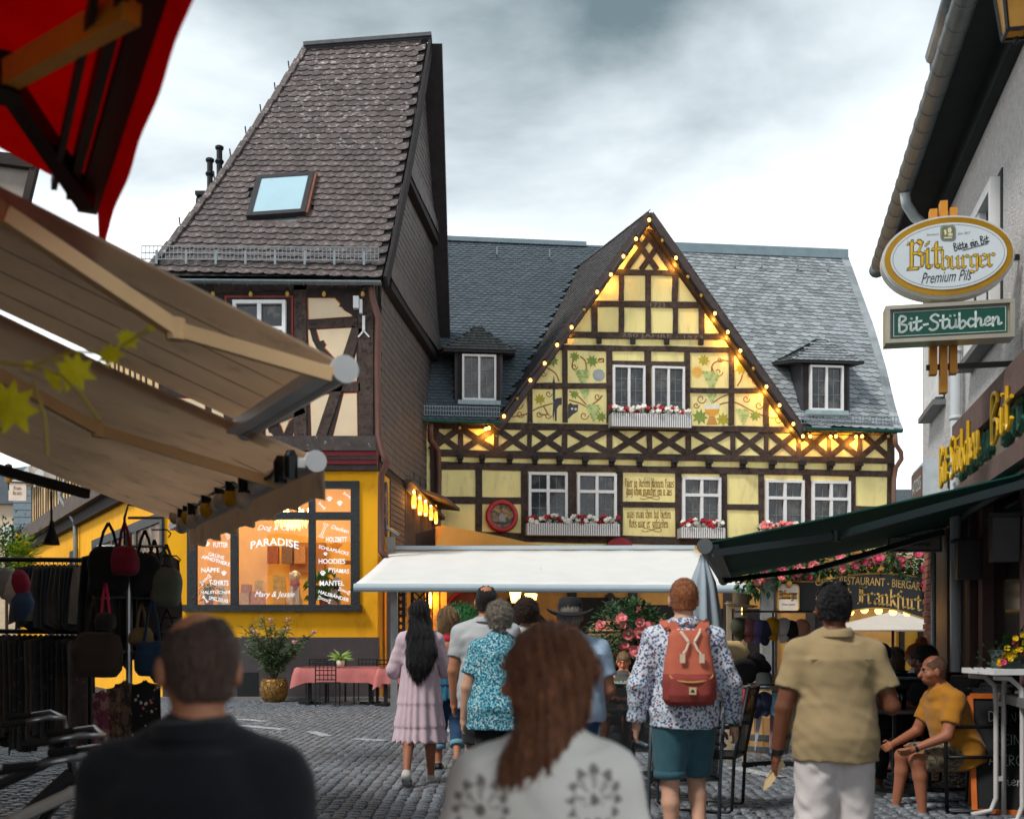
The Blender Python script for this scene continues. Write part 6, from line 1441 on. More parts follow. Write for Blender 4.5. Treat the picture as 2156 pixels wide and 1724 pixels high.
def window_plants():
    zf = PT.uz(600,1273)[1]; rg = random.Random(9); d = 25.8
    def plant(px,h,label,n,L):
        c = Vector(((px-CX)/F*d,d,zf)); T = thing('window_plant',label,'plant',c); mb = MB(); st = MB()
        for i in range(n):
            a = rg.uniform(0,6.28); r = rg.uniform(.05,.35)*h; p = c+Vector((r*math.cos(a),r*.6*math.sin(a)-.05,rg.uniform(.25,1)*h)); mb.leaf(p,(math.cos(a),math.sin(a)-.6,-.5),Z,L,L*.8,bend=.3); st.tube([c+Z*.1,p],.006,4)
        mb.build('leaves',mat('monstera',C(70,128,36),.4,.2,rnd=.25,tl=.25),T); st.build('stem',LEAFG,T)
        mb = MB(); mb.lathe([(.09,0),(.12,.18),(.11,.18)],c,12); mb.build('pot',mat('pot_terracotta',C(160,96,60),.8),T)
    plant(682,.85,'broad leaved monstera plant behind the shop window glass',60,.26); plant(440,.6,'small leafy plant at the left edge of the shop window',40,.12)
    T = thing('gift_boxes','stack of pale gift boxes beside the white dog figure','boxes',(W(560,1273,d).x,d,zf))
    for x,w_,h,z_,m_ in ((515,.25,.3,0,'a'),(545,.28,.34,0,'b'),(520,.2,.2,.3,'b'),(548,.2,.25,.34,'c'),(590,.26,.7,0,'c')):
        p = W(x,1273,d+.25); mb = MB(); mb.box(p.x-w_/2,p.x+w_/2,d+.1,d+.35,zf+z_,zf+z_+h-.004); mb.build('box',mat('gift_'+m_,{'a': C(214,184,150),'b': C(200,146,120),'c': C(224,190,120)}[m_],.8,.2,12),T)
    T = thing('hanging_bags','row of small patterned bags on the display board in the shop','bags',W(610,1190,27.5))
    for x,c_ in ((575,C(150,90,70)),(605,C(120,96,80)),(632,C(176,130,90))):
        p = W(x,1160,27.45); mb = MB(); mb.box(p.x-.13,p.x+.13,27.4,27.55,p.z-.3,p.z+.12); mb.build('bag',mat('bag%d' % x,c_,.8,.3,15),T)
    mb = MB(); n = 10; p = W(706,1150,26.3); mb.prism([p+Vector((.17*(1 if i % 2 == 0 else .5)*math.sin(i*math.pi/5),0,.17*(1 if i % 2 == 0 else .5)*math.cos(i*math.pi/5))) for i in range(10)],(0,.06,0)); tag(mb.build('star_cushion',mat('star_gold',C(220,150,40),.7)),'golden star cushion on the shop shelf','cushion')
window_plants()
# ================================================================ pavement in front of the shop
def oleander():
    d = 24.0; c = Vector((W(577,1480,d).x,d,GZ)); T = thing('oleander_pot','oleander with pink blooms in a bronze cracked pot by the grey plinth','potted plant',c); rg = random.Random(11)
    mb = MB(); mb.lathe([(.2,0),(.27,.12),(.3,.28),(.27,.46),(.24,.5),(.22,.5),(.22,.4)],c,24); 
    BZ = mat('bronze_pot',C(140,104,48),.45,.2,8,metal=.35)
    t = BZ.node_tree; b = t.nodes['Principled BSDF']; vo = t.nodes.new('ShaderNodeTexVoronoi'); vo.feature = 'DISTANCE_TO_EDGE'; vo.inputs['Scale'].default_value = 9; tcn = t.nodes.new('ShaderNodeTexCoord'); t.links.new(tcn.outputs['Object'],vo.inputs['Vector'])
    mr = t.nodes.new('ShaderNodeMapRange'); mr.inputs[2].default_value = .08; t.links.new(vo.outputs[0],mr.inputs[0]); bp = t.nodes.new('ShaderNodeBump'); bp.inputs['Strength'].default_value = 1; bp.inputs['Distance'].default_value = .03; t.links.new(mr.outputs[0],bp.inputs['Height']); t.links.new(bp.outputs[0],b.inputs['Normal'])
    mb.build('pot',BZ,T,True)
    lf = MB(); st = MB(); tips = []
    for i in range(34):
        a = rg.uniform(0,6.28); e = rg.uniform(.15,1.0); h = rg.uniform(.7,1.55); tip = c+Z*.45+Vector((math.cos(a)*e*.85,math.sin(a)*e*.5,h*(1.1-.45*e))); mid = c+Z*(.45+h*.4)+Vector((math.cos(a)*e*.25,math.sin(a)*e*.2,0)); st.tube([c+Z*.4,mid,tip],[.014,.01,.005],5); tips.append(tip)
        for k in range(46):
            t_ = rg.uniform(.25,1); p = (c+Z*.4).lerp(mid,t_*2) if t_ < .5 else mid.lerp(tip,t_*2-1); b_ = rg.uniform(0,6.28); lf.leaf(p,Vector((math.cos(b_),math.sin(b_),rg.uniform(-.2,.9))),Z,rg.uniform(.13,.22),.035,bend=.25)
    lf.build('foliage',mat('oleander_leaf',C(84,108,70),.55,.25,rnd=.3,tl=.2),T); st.build('stem',mat('bark',C(70,58,44)),T)
    pk = blossom_mesh('blossom',mat('petal_pale',C(240,190,190),.6),.06)
    for p in rg.sample(tips,9): link('blossom',pk,T,Matrix.Translation(p+Z*.03))
oleander()
CLOTH = mat('rose_cloth',C(196,116,112),.9,.12,5,.15,90)
def cloth_table(x0,x1,d,label,rz=.08):
    a = W(x0,1420,d); b = W(x1,1420,d); L = b.x-a.x; T = thing('terrace_table',label,'table',((a.x+b.x)/2,d,GZ)); h = .76; dp = .4; cx = (a.x+b.x)/2
    mb = MB(); mb.box(a.x,b.x,d-dp,d+dp,GZ+h-.03,GZ+h); mb.build('tabletop',TIMBERD,T)
    mb = MB(); vs = []; n = 60; per = []
    for i in range(n):
        t = i/n*4; k = int(t); f = t-k; q = [(-1,-1),(1,-1),(1,1),(-1,1)]; u = lerp(q[k][0],q[(k+1) % 4][0],f); v = lerp(q[k][1],q[(k+1) % 4][1],f); cn = min(f,1-f); per.append((u,v,cn))
    for lv,(o,dz) in enumerate(((0,.004),(.012,-.02),(.03,-.18),(.04,-.3))):
        for i,(u,v,cn) in enumerate(per):
            w_ = .03*math.sin(i*1.7)*(lv/3); cor = max(0,.12-cn)/.12; vs.append((cx+u*(L/2+o+w_*.5+.08*cor*lv/3),d+v*(dp+o+w_*.5+.06*cor*lv/3),GZ+h+dz-(.12*cor if lv == 3 else 0)))
    fs = [(l*n+i,l*n+(i+1) % n,(l+1)*n+(i+1) % n,(l+1)*n+i) for l in range(3) for i in range(n)]+[tuple(range(n))]; mb.add(vs,fs); mb.build('tablecloth',CLOTH,T,True)
    for u in (-.38,.38):
        x = cx+u*L; mb = MB(); mb.box(x-.035,x+.035,d-.035,d+.035,GZ+.05,GZ+h-.03); mb.box(x-.04,x+.04,d-.33,d+.33,GZ+.0,GZ+.06); mb.box(x-.22,x+.22,d-.04,d+.04,GZ+.002,GZ+.058); mb.build('leg',IRON,T)
cloth_table(632,800,23.2,'longer terrace table under a dusty pink cloth by the grey plinth'); cloth_table(803,880,22.6,'shorter terrace table under a dusty pink cloth behind the woman in the dress')
def spider_plant():
    d = 23.2; c = Vector((W(718,1410,d).x,d-.05,GZ+.768)); T = thing('spider_plant','small green spider plant in a cream pot on the pink cloth','potted plant',c); rg = random.Random(2)
    mb = MB(); mb.lathe([(.07,0),(.09,.13),(.08,.13),(.08,.1)],c,16); mb.build('pot',mat('cream_pot',C(226,206,186),.6),T,True)
    mb = MB()
    for i in range(46): a = rg.uniform(0,6.28); e = rg.uniform(.2,1); mb.leaf(c+Z*.12,(math.cos(a)*e,math.sin(a)*e,1.1-e*.6),Z,rg.uniform(.2,.3),.03,bend=.55)
    mb.build('leaves',mat('spider_leaf',C(150,186,84),.5,.2,rnd=.2,tl=.3),T)
spider_plant()
def lattice_chair(loc,rz,label):
    T = thing('lattice_chair',label,'chair',(0,0,0),'dark metal lattice chairs at the pink tables'); h = .46
    for x,y in ((-.2,-.2),(.2,-.2),(-.2,.2),(.2,.2)): mb = MB(); mb.beam((x,y,0),(x,y,.9 if y > 0 else h),.022,.022); mb.build('leg',IRON,T)
    mb = MB(); mb.box(-.21,.21,-.21,.21,h,h+.02); mb.build('seat',IRON,T)
    mb = MB()
    for i in range(6): mb.beam((-.2+.08*i,.2,.52),(-.2+.08*i,.2,.92),.012,.02)
    for i in range(5): mb.beam((-.21,.205,.54+.09*i),(.21,.205,.54+.09*i),.012,.02)
    mb.build('backrest',IRON,T); T.location = loc; T.rotation_euler = (0,0,rz)
for px,d,rz,lb in ((668,23.9,0,'dark lattice chair behind the spider plant table, nearest the oleander'),(707,24.05,.1,'dark lattice chair directly behind the small spider plant'),(770,23.8,-.1,'dark lattice chair at the right end of the longer pink table'),(815,23.4,.2,'dark lattice chair behind the shorter pink table'),(690,22.45,3.1,'dark lattice chair pushed under the front of the longer pink table')):
    lattice_chair((W(px,1450,d).x,d,GZ),rz,lb)
# ================================================================ restaurant front under the white awning
def lamps_under():
    for x,y,d,lb,e in ((1085,1252,27,'lit yellow lantern hanging under the white awning',22),(1118,1262,27.4,'second lit yellow lantern just right of the first under the awning',14)):
        c = W(x,y,d); T = thing('hanging_lantern',lb,'lantern',c-Z*.2); g = mat('lantern_glow',(1,.7,.2),.4,0,emit=5,ecol=(1,.55,.1))
        mb = MB(); mb.lathe([(.1,-.18),(.17,.14)],c,4,Matrix.Rotation(.5,3,'Z')); mb.build('glass',g,T); mb = MB(); mb.lathe([(.19,.14),(.06,.28),(.02,.32)],c,4,Matrix.Rotation(.5,3,'Z')); mb.tube([c+Z*.3,c+Z*.9],.012,5); mb.build('hood',BLACKM,T)
        lamp_light('lantern_light',c+Vector((0,-.35,-.1)),e,WARM,.12,T)
    for x,y,d,e,lb in ((905,1262,27,16,'glowing amber tube lamp by the dark lattice screen'),(1790,1330,27,26,'amber wall lamp glowing under the cream parasol'),(1560,1275,26,10,'small amber lamp behind the hat stand')):
        c = W(x,y,d); T = thing('wall_lamp',lb,'lamp',c); mb = MB(); mb.lathe([(.04,-.2),(.05,.1),(.02,.16)],c,10); mb.build('shade',mat('lantern_glow',(1,.7,.2)),T); mb = MB(); mb.beam(c+Z*.1,c+Z*.1+Vector((0,.5,.1)),.02,.02); mb.build('arm',BLACKM,T); lamp_light('wall_light',c+Vector((0,-.3,0)),e,WARM,.1,T)
lamps_under()
def terrace_bits():
    c = W(988,1292,29.5); T = thing('cask_end','large red painted cask end leaning on the restaurant front','cask',Vector((c.x,29.5,GZ))); r = .62
    Mx = Matrix.Rotation(math.pi/2,3,'X')
    mb = MB(); mb.lathe([(r,-.35),(r*1.06,-.15),(r*1.06,.15),(r,.3)],c,28,Mx); mb.build('barrel',mat('cask_wood',C(104,52,40),.6,.2),T,True); mb = MB(); mb.tube([c+Vector((r*.97*math.cos(t),-.31,r*.97*math.sin(t))) for t in [i*math.pi/16 for i in range(32)]],.05,8,closed=True); mb.build('rim',mat('cask_red',C(150,40,48)),T)
    mb = MB(); mb.box(c.x-.5,c.x+.5,29.2,29.9,GZ,c.z-r*.98); mb.build('stand',TIMBERD,T)
    for x0,x1,lb in ((868,900,'dark wooden lattice screen at the left end of the restaurant terrace'),(838,850,'narrow scalloped dark post screen beside the grey awning post')):
        d = 22.6; a,b = W(x0,1240,d),W(x1,1480,d); T = thing('lattice_screen',lb,'screen',Vector(((a.x+b.x)/2,d,GZ))); mb = MB()
        for u in (a.x,b.x): mb.box(u-.03,u+.03,d-.03,d+.03,GZ,a.z)
        mb.box(a.x+.03,b.x-.03,d-.03,d+.03,a.z-.06,a.z); mb.build('frame',TIMBERD,T)
        mb = MB(); wd = b.x-a.x; n = int((a.z-GZ)/.14)
        for i in range(-3,n):
            for s in (1,-1): z0 = GZ+.05+i*.14; p,q = Vector((a.x if s > 0 else b.x,d+.008*s,z0)),Vector((b.x if s > 0 else a.x,d+.008*s,z0+wd)); 
            for s in (1,-1):
                z0 = GZ+.05+i*.14; z1 = z0+wd
                if z0 < GZ or z1 > a.z: continue
                mb.beam((a.x if s > 0 else b.x,d+.008*s,z0),(b.x if s > 0 else a.x,d+.008*s,z1),.02,.03)
        mb.build('lattice',TIMBERD,T)
    for i,(x,c_) in enumerate(((902,C(206,120,30)),(918,C(200,140,60)),(934,C(220,150,50)))):
        d = 27; a = W(x,1240,d); mb = MB(); mb.box(a.x-.07,a.x+.07,d,d+.05,GZ+.8,a.z); tag(mb.build('amber_panel',mat('amber_panel',C(226,150,60),.5,.25,6,emit=.12,ecol=(1,.45,.08))),['leftmost','middle','rightmost'][i]+' of three narrow amber panels glowing behind the long haired woman','panel','narrow amber panels')
    rg = random.Random(4); d = 19.5; c = W(972,1318,d); T = thing('topiary_bush','round clipped green bush in front of the red cask end','bush',Vector((c.x,d,GZ))); mb = MB()
    for i in range(1500):
        q = Vector((rg.gauss(0,1),rg.gauss(0,1),rg.gauss(0,1))).normalized(); mb.leaf(c+Vector((q.x*.42,q.y*.42,q.z*.36))*rg.uniform(.8,1.12),q+Vector((rg.uniform(-.6,.6),rg.uniform(-.6,.6),rg.uniform(-.4,.6))),Z,.08,.02)
    mb.ball(c,.36,12,8); mb.build('foliage',mat('topiary_green',C(34,92,40),.6,.25,rnd=.2),T); mb = MB(); mb.tube([Vector((c.x,d,GZ)),c],.05,6); mb.lathe([(.2,0),(.26,.4),(.23,.4)],Vector((c.x,d,GZ)),14); mb.build('planter',mat('pot_terracotta',C(160,96,60)),T)
terrace_bits()
# ================================================================ people
def skinmat(n,c): return mat('skin_'+n,c,.55,.08,9,.05,80)
SK_L,SK_M,SK_D,SK_T = skinmat('light',C(206,158,132)),skinmat('mid',C(184,124,92)),skinmat('deep',C(112,66,44)),skinmat('tan',C(160,100,72))
def hairmat(n,c,c2): return mat('hair_'+n,c,.45,.35,14,1.0,34,stretch=(6,6,.5),col2=c2,c2=(.45,.65),spec=.5)
H_BLACK,H_BROWN,H_BLOND,H_GREY,H_DARK,H_RED,H_COPPER = hairmat('black',C(24,22,26),C(44,38,40)),hairmat('brown',C(120,74,52),C(178,112,68)),hairmat('blond',C(176,142,100),C(120,92,62)),hairmat('grey',C(170,160,144),C(96,84,74)),hairmat('dark',C(40,32,30),C(64,54,50)),hairmat('ginger',C(190,120,76),C(150,88,54)),hairmat('copper',C(196,96,40),C(150,70,30))
TSM = [(-.075,.058,.052,0),(-.035,.094,.066,-.004),(.0,.099,.072,-.008),(.05,.093,.066,-.004),(.09,.090,.062,0),(.15,.098,.066,.002),(.20,.108,.068,-.002),(.235,.110,.064,-.006),(.262,.094,.054,-.008),(.285,.068,.044,-.008),(.308,.048,.038,-.006),(.33,.036,.036,-.002)]
TSF = [(-.075,.06,.054,0),(-.035,.098,.068,-.006),(.0,.102,.074,-.010),(.05,.090,.064,-.004),(.10,.076,.054,0),(.15,.084,.060,.004),(.20,.094,.066,.004),(.235,.094,.060,-.002),(.262,.082,.050,-.006),(.285,.058,.040,-.006),(.308,.040,.034,-.005),(.33,.031,.032,-.002)]
def V3(*a): return Vector(a)
class Person:
    def __init__(s,label,px,d,rz=0,H=1.75,sex='m',bulk=1.0,lean=0,twist=0,legs=None,arms=None,seat=None,head=(0,0),vox=.012,skin=SK_L,x=None,group=None):
        s.H,s.sex,s.bk,s.vox,s.skin = H,sex,bulk,vox,skin; s.T = thing('person',label,'person',(0,0,0),group)
        s.loc = Vector(((px-CX)/F*d if x is None else x,d,gz(d))); s.rz = rz
        up = V3(0,0,-1); lg = legs or {'L': (up,up),'R': (up,up)}; ar = arms or {'L': (V3(-.16,0,-1),V3(-.04,.15,-1)),'R': (V3(.16,0,-1),V3(.04,.15,-1))}
        s.lg = {k: (Vector(a).normalized(),Vector(b).normalized()) for k,(a,b) in lg.items()}; s.ar = {k: (Vector(a).normalized(),Vector(b).normalized()) for k,(a,b) in ar.items()}
        drop = max(-(a.z*.245+b.z*.238) for a,b in s.lg.values()); hz = seat if seat else (drop+.01+.045)*H
        s.hc = V3(0,0,hz); s.TF = Matrix.Translation(s.hc) @ Matrix.Rotation(twist,4,'Z') @ Matrix.Rotation(-lean,4,'X'); sw = .106 if sex == 'm' else .092
        s.sh = {'L': s.TF @ V3(-sw*H*bulk**.6,-.006*H,.252*H),'R': s.TF @ V3(sw*H*bulk**.6,-.006*H,.252*H)}
        s.hp = {'L': V3(-.05*H,-.004*H,hz-.012*H),'R': V3(.05*H,-.004*H,hz-.012*H)}
        s.el = {k: s.sh[k]+s.ar[k][0]*.172*H for k in 'LR'}; s.wr = {k: s.el[k]+s.ar[k][1]*.145*H for k in 'LR'}
        s.kn = {k: s.hp[k]+s.lg[k][0]*.245*H for k in 'LR'}; s.an = {k: s.kn[k]+s.lg[k][1]*.238*H for k in 'LR'}
        s.nb = s.TF @ V3(0,-.006*H,.31*H); s.HF = Matrix.Translation(s.TF @ V3(0,.01*H,.395*H)) @ Matrix.Rotation(head[0],4,'Z') @ Matrix.Rotation(-head[1],4,'X')
        s.ts = TSM if sex == 'm' else TSF
    def secs(s,ease=0,z0=-1,z1=1,flat=False,ew=0):
        H = s.H; o = []
        for z,w_,dp,yo in s.ts:
            if z < z0-.001 or z > z1+.001: continue
            ex = 0; b = s.bk if z < .26 else s.bk**.4
            if flat and z < .2: w_ = max(w_,(.099 if s.sex == 'm' else .097)); dp = max(dp,.070); ex = .022*max(0,min(1,(.12-z)/.1))
            o.append((z*H,w_*H*b+ease+ex+ew*max(0,.1-z),dp*H*(b**1.3)+ease+ex+ew*max(0,.1-z),yo*H))
        return o
    def bounds(s,pts,r): a = np.array([list(p) for p in pts]); return a.min(0)-r,a.max(0)+r
    def P(s,z,x=0,y=0): return s.TF @ V3(x*s.H,y*s.H,z*s.H)
    def body(s,hair_r=0):
        H = s.H; lo,hi = s.bounds(list(s.sh.values())+list(s.el.values())+list(s.wr.values())+list(s.kn.values())+list(s.an.values())+[s.nb],.17); lo[2] = max(lo[2],-.02)
        f = Field(lo,hi,s.vox); b = s.bk
        f.loft(s.TF,s.secs(),.02)
        for k in 'LR':
            f.cone(s.P(.295),s.sh[k]+V3(0,0,.004*H),.028*H,.024*H,.03); f.cone(s.sh[k],s.el[k],.036*H*b**.5,.026*H,.03); f.cone(s.el[k],s.wr[k],.0255*H,.0165*H,.015)
            f.cone(s.hp[k],s.kn[k],.054*H*b**.6,.033*H,.03); m = s.kn[k].lerp(s.an[k],.3)-V3(0,.008*H,0); f.cone(s.kn[k],m,.031*H,.032*H,.02); f.cone(m,s.an[k],.031*H,.019*H,.02)
            a = s.an[k]; f.cone(a-V3(0,.01*H,.02*H),a+V3(0,.08*H,-.028*H),.022*H,.018*H,.02)
        f.cone(s.nb-V3(0,0,.02),s.HF @ V3(0,-.012*H,-.03*H),.034*H*b**.3 if s.sex == 'm' else .028*H,.031*H if s.sex == 'm' else .026*H,.02)
        parts = [f.mesh()+(0,)]
        hv = min(.008,s.vox); c = np.array(s.HF.translation); g = Field(c-.095*H,c+.095*H,hv); R = [list(r)[:3] for r in s.HF.to_3x3()]; hp = lambda x,y,z: s.HF @ V3(x*H,y*H,z*H)
        g.ell(hp(0,-.010,.012),(.0455*H,.054*H,.057*H),.02,R); g.ell(hp(0,.012,-.028),(.036*H,.040*H,.040*H),.03,R); g.cone(hp(0,-.012,-.03),s.nb,.032*H if s.sex == 'm' else .027*H,.034*H if s.sex == 'm' else .028*H,.02)
        g.cone(hp(0,.047,.006),hp(0,.062,-.016),.006*H,.010*H,.008); g.ell(hp(0,.040,-.038),(.016*H,.012*H,.008*H),.008,R); g.ell(hp(0,.044,.014),(.026*H,.008*H,.006*H),.01,R)
        for q in (-1,1): g.ell(hp(q*.049,-.002,-.008),(.007*H,.014*H,.021*H),.006,R); g.ell(hp(q*.026,.026,-.016),(.016*H,.018*H,.016*H),.015,R)
        g.cut(s.nb+V3(0,0,.004),(0,0,-1)); parts.append(g.mesh()+(0,))
        for k in 'LR':
            w_,d_ = s.wr[k],s.ar[k][1]; sd = 1 if k == 'R' else -1; fw = V3(0,1,0); ax = d_.cross(fw); ax = ax.normalized() if ax.length > .2 else V3(sd,0,0); th = (fw-d_*fw.dot(d_)); th = th.normalized() if th.length > .2 else V3(0,0,1); inn = th.cross(d_)*(1 if k == 'L' else -1)
            if inn.x*sd > 0: inn = -inn
            u = H/1.75; h = Field(np.array(w_)-.12*u,np.array(w_+d_*.08)+.13*u,.0055)
            pc = w_+d_*.045*u; h.cone(w_-d_*.01,w_+d_*.03*u,.026*u,.028*u,.02); h.cone(pc+th*.02*u,pc+d_*.04*u+th*.024*u,.016*u,.014*u,.012); h.cone(pc-th*.018*u,pc+d_*.038*u-th*.022*u,.016*u,.013*u,.012); h.cone(pc,pc+d_*.04*u,.017*u,.015*u,.01)
            for i in range(4):
                o = th*(.027-.018*i)*u; L = (.032,.037,.034,.026)[i]*u; a = pc+d_*.042*u+o; bq = a+(d_+inn*.35).normalized()*L; c2 = bq+(d_*.6+inn*.8).normalized()*L*.8; h.cone(a,bq,.0085*u,.008*u,.003); h.cone(bq,c2,.008*u,.0065*u,.003)
            a = pc+th*.022*u-d_*.015*u; bq = a+(th*.8+d_*.6+inn*.3).normalized()*.038*u; h.cone(a,bq,.011*u,.0095*u,.006); h.cone(bq,bq+(d_+inn*.3).normalized()*.028*u,.009*u,.0075*u,.003); parts.append(h.mesh()+(0,))
        s.bodyo = link('body',np_mesh('body',parts,s.skin),s.T); return s
    def shirt(s,m,sleeve='short',hem=-.06,ease=.016,wr=(.016,15),name='shirt',top=.292,flare=0,vox=None,collar=None,roll=None):
        H = s.H; vx = vox or s.vox; sl = []
        for k in 'LR':
            if sleeve == 'short': sl.append((k,s.sh[k]+s.ar[k][0]*.115*H,None))
            elif sleeve == 'long': sl.append((k,s.el[k],s.wr[k]-s.ar[k][1]*.012*H))
            elif sleeve == 'three': sl.append((k,s.el[k],s.el[k]+s.ar[k][1]*.04*H))
        pts = [s.sh['L'],s.sh['R'],s.P(hem),s.P(.31)]+[q for t in sl for q in t[1:] if q is not None]; lo,hi = s.bounds(pts,.13*H*s.bk); f = Field(lo,hi,vx)
        sc_ = s.secs(ease,hem,top,True,flare); z0 = hem*H
        if sc_[0][0] > z0+.001: q = sc_[0]; sc_ = [(z0,q[1]+flare*(q[0]-z0),q[2]+flare*(q[0]-z0),q[3])]+sc_
        f.loft(s.TF,sc_,.02)
        for k,a,b in sl:
            e = .012+ease*.7; 
            f.cone(s.P(.297),s.sh[k]+V3(0,0,.006*H),.034*H+ease*.7,.029*H+ease*.7,.04); f.cone(s.sh[k],a,.034*H*s.bk**.5+ease*.5,.029*H+e*(.95 if sleeve == 'short' else .6),.04,sleeve == 'short')
            if b is not None: f.cone(a,b,.030*H+e*.7,.021*H+e*(.8 if sleeve == 'long' else 1.6),.02,True)
            if b is not None and sleeve == 'long': f.cone(b-s.ar[k][1]*.03,b,.024*H+e,.024*H+e,.004,True)
        f.cone(s.P(.28),s.P(.318),.062*H+ease*.3,.043*H,.02,True)
        if wr: f.wrinkle(wr[0]*.36,wr[1]*3.4,int(s.loc.x*100) % 97,6,(.7,.7,1.2)); f.wrinkle(wr[0]*.5,wr[1],7,4)
        o = field_obj(name,f,m,s.T)
        if collar:
            mb = MB(); n = 20; vs = []; r = .038*H*(1 if s.sex == 'm' else .88)
            for i in range(n):
                a = 2*math.pi*i/n
                for rr,zz in ((1.25,.296),(1.22,.325+.004*math.cos(a)),(1.42,.318),(1.5,.300)): vs.append(s.TF @ V3(r*rr*math.cos(a),r*rr*1.05*math.sin(a)-.006*H,zz*H+.008))
            mb.add(vs,[(i*4+j,((i+1) % n)*4+j,((i+1) % n)*4+j+1,i*4+j+1) for i in range(n) for j in range(3)]); mb.build('collar',collar,o,True)
        return o
    def trousers(s,m,to=1.0,ease=.012,wr=(.014,16),name='trousers',top=.02,cuff=None,wide=0):
        H = s.H; pts = [s.hp['L'],s.hp['R'],s.P(top),s.kn['L'],s.kn['R']]+([s.an['L'],s.an['R']] if to > 1.02 else []); lo,hi = s.bounds(pts,.12*H*s.bk); f = Field(lo,hi,s.vox)
        f.loft(s.TF,s.secs(ease,-.08,top),.02); ends = {}
        for k in 'LR':
            if to <= 1: e = s.hp[k].lerp(s.kn[k],to); f.cone(s.hp[k],e,.057*H*s.bk**.6+ease,lerp(.057,.035,to)*H+ease*1.5+wide,.03,True); ends[k] = (e,s.lg[k][0],lerp(.057,.035,to)*H+ease*1.5+wide)
            else:
                e = s.kn[k].lerp(s.an[k],to-1); f.cone(s.hp[k],s.kn[k],.057*H*s.bk**.6+ease,.036*H+ease+wide,.03); f.cone(s.kn[k],e,.036*H+ease+wide,lerp(.036,.026,to-1)*H+ease+wide,.02,True); ends[k] = (e,s.lg[k][1],lerp(.036,.026,to-1)*H+ease+wide)
        if wr: f.wrinkle(wr[0]*.45,wr[1]*3.4,5+int(s.loc.y*100) % 97,6,(.8,.8,1.2))
        o = field_obj(name,f,m,s.T)
        if cuff:
            for k,(e,d_,r) in ends.items(): mb = MB(); q = d_.to_track_quat('Z','Y').to_matrix(); mb.lathe([(r*.98,-.05),(r*1.06,-.045),(r*1.06,.0),(r*.95,.004)],e,18,q); mb.build('cuff',cuff,o,True)
        return o
    def skirt(s,m,secs,wr=(.006,26),name='skirt',pleat=0,vox=None):
        H = s.H; r = max(max(q[1],q[2]) for q in secs); zs = [q[0] for q in secs]; c = s.TF.translation; vx = vox or s.vox
        f = Field((c.x-r-.05,c.y-r-.05,c.z+zs[0]-.03),(c.x+r+.05,c.y+r+.05,c.z+zs[-1]+.03),vx); f.loft(Matrix.Translation(c),secs,.01,2)
        if pleat:
            X,Y = f.ax[0][:,None,None]-c.x,f.ax[1][None,:,None]-c.y; zz = f.ax[2][None,None,:]-c.z; a = np.arctan2(Y,X); f.V = (f.V+pleat*np.clip((zs[-1]-zz)/(zs[-1]-zs[0]),0,1)*np.sin(a*17+2*np.sin(a*3))).astype(np.float32)
        if wr: f.wrinkle(wr[0],wr[1],3,5,(1,1,.4))
        return field_obj(name,f,m,s.T)
    def shoes(s,m,lift=None,hi=.0):
        H = s.H
        for k in 'LR':
            a = s.an[k]; pit = -.55 if lift == k else 0; R = Matrix.Rotation(pit,3,'X'); f = Field(np.array(a)-.2,np.array(a)+.2,.008); q = lambda x,y,z: a+R @ V3(x,y,z)
            f.cone(q(0,-.012*H,-.028*H),q(0,.05*H,-.03*H),.026*H,.027*H,.02,fl=((0,0,1),.8)); f.cone(q(0,.05*H,-.03*H),q(0,.095*H,-.034*H),.027*H,.02*H,.02,fl=((0,0,1),.7)); f.cone(q(0,-.008*H,-.03*H),q(0,-.004*H,.0+hi),.026*H,.024*H,.015,True)
            if not lift == k: f.cut((0,0,.004),(0,0,-1))
            o = field_obj('shoe',f,m,s.T)
            mb = MB(); pr = [q(.028*H*math.cos(t)*(1 if math.sin(t) < 0 else .95),.042*H+.068*H*math.sin(t),-.044*H) for t in [i*math.pi/8 for i in range(16)]]; mb.prism(pr,R @ V3(0,0,.012)); mb.build('sole',mat('sole_dark',C(60,54,50),.8),o)
    def hair(s,m,th=.012,nape=-.62,front=.25,amp=.003,fr=70,bald=None,long_=None,name='hair',curl=0,side=None,vox=.007):
        H = s.H; c = s.HF.translation; R = [list(r)[:3] for r in s.HF.to_3x3()]; hp = lambda x,y,z: s.HF @ V3(x*H,y*H,z*H); r = .10*H; lo,hi = np.array(c)-r-th,np.array(c)+r+th
        if long_:
            for q in long_: p = np.array(s.HF @ V3(*q[0])); lo = np.minimum(lo,p-q[1]-.02); hi = np.maximum(hi,p+q[1]+.02)
        f = Field(lo,hi,vox); f.ell(hp(0,-.011,.013),(.0465*H+th,.055*H+th,.058*H+th),.015,R); f.ell(hp(0,-.018,-.03),(.038*H+th*.8,.038*H+th*.8,.040*H),.02,R)
        n = (s.HF.to_3x3() @ V3(0,.72,-.69)); f.cut(hp(0,front*.055,-.002),n); f.cut(hp(0,0,nape*.056),s.HF.to_3x3() @ V3(0,0,-1))
        if side is not None:
            for q in (-1,1): f.sub_ell(hp(q*.055,.012,-.02),(.026*H,.03*H,.033*H))
        if bald: f.sub_ell(hp(*bald[0]),tuple(x*H for x in bald[1]))
        if long_:
            for q,q2 in zip(long_[:-1],long_[1:]): f.cone(s.HF @ V3(*q[0]),s.HF @ V3(*q2[0]),q[1],q2[1],.03,fl=((0,1,0),q[2] if len(q) > 2 else .6))
        X,Y,Zz = f.ax[0][:,None,None]-c.x,f.ax[1][None,:,None]-c.y,f.ax[2][None,None,:]-c.z
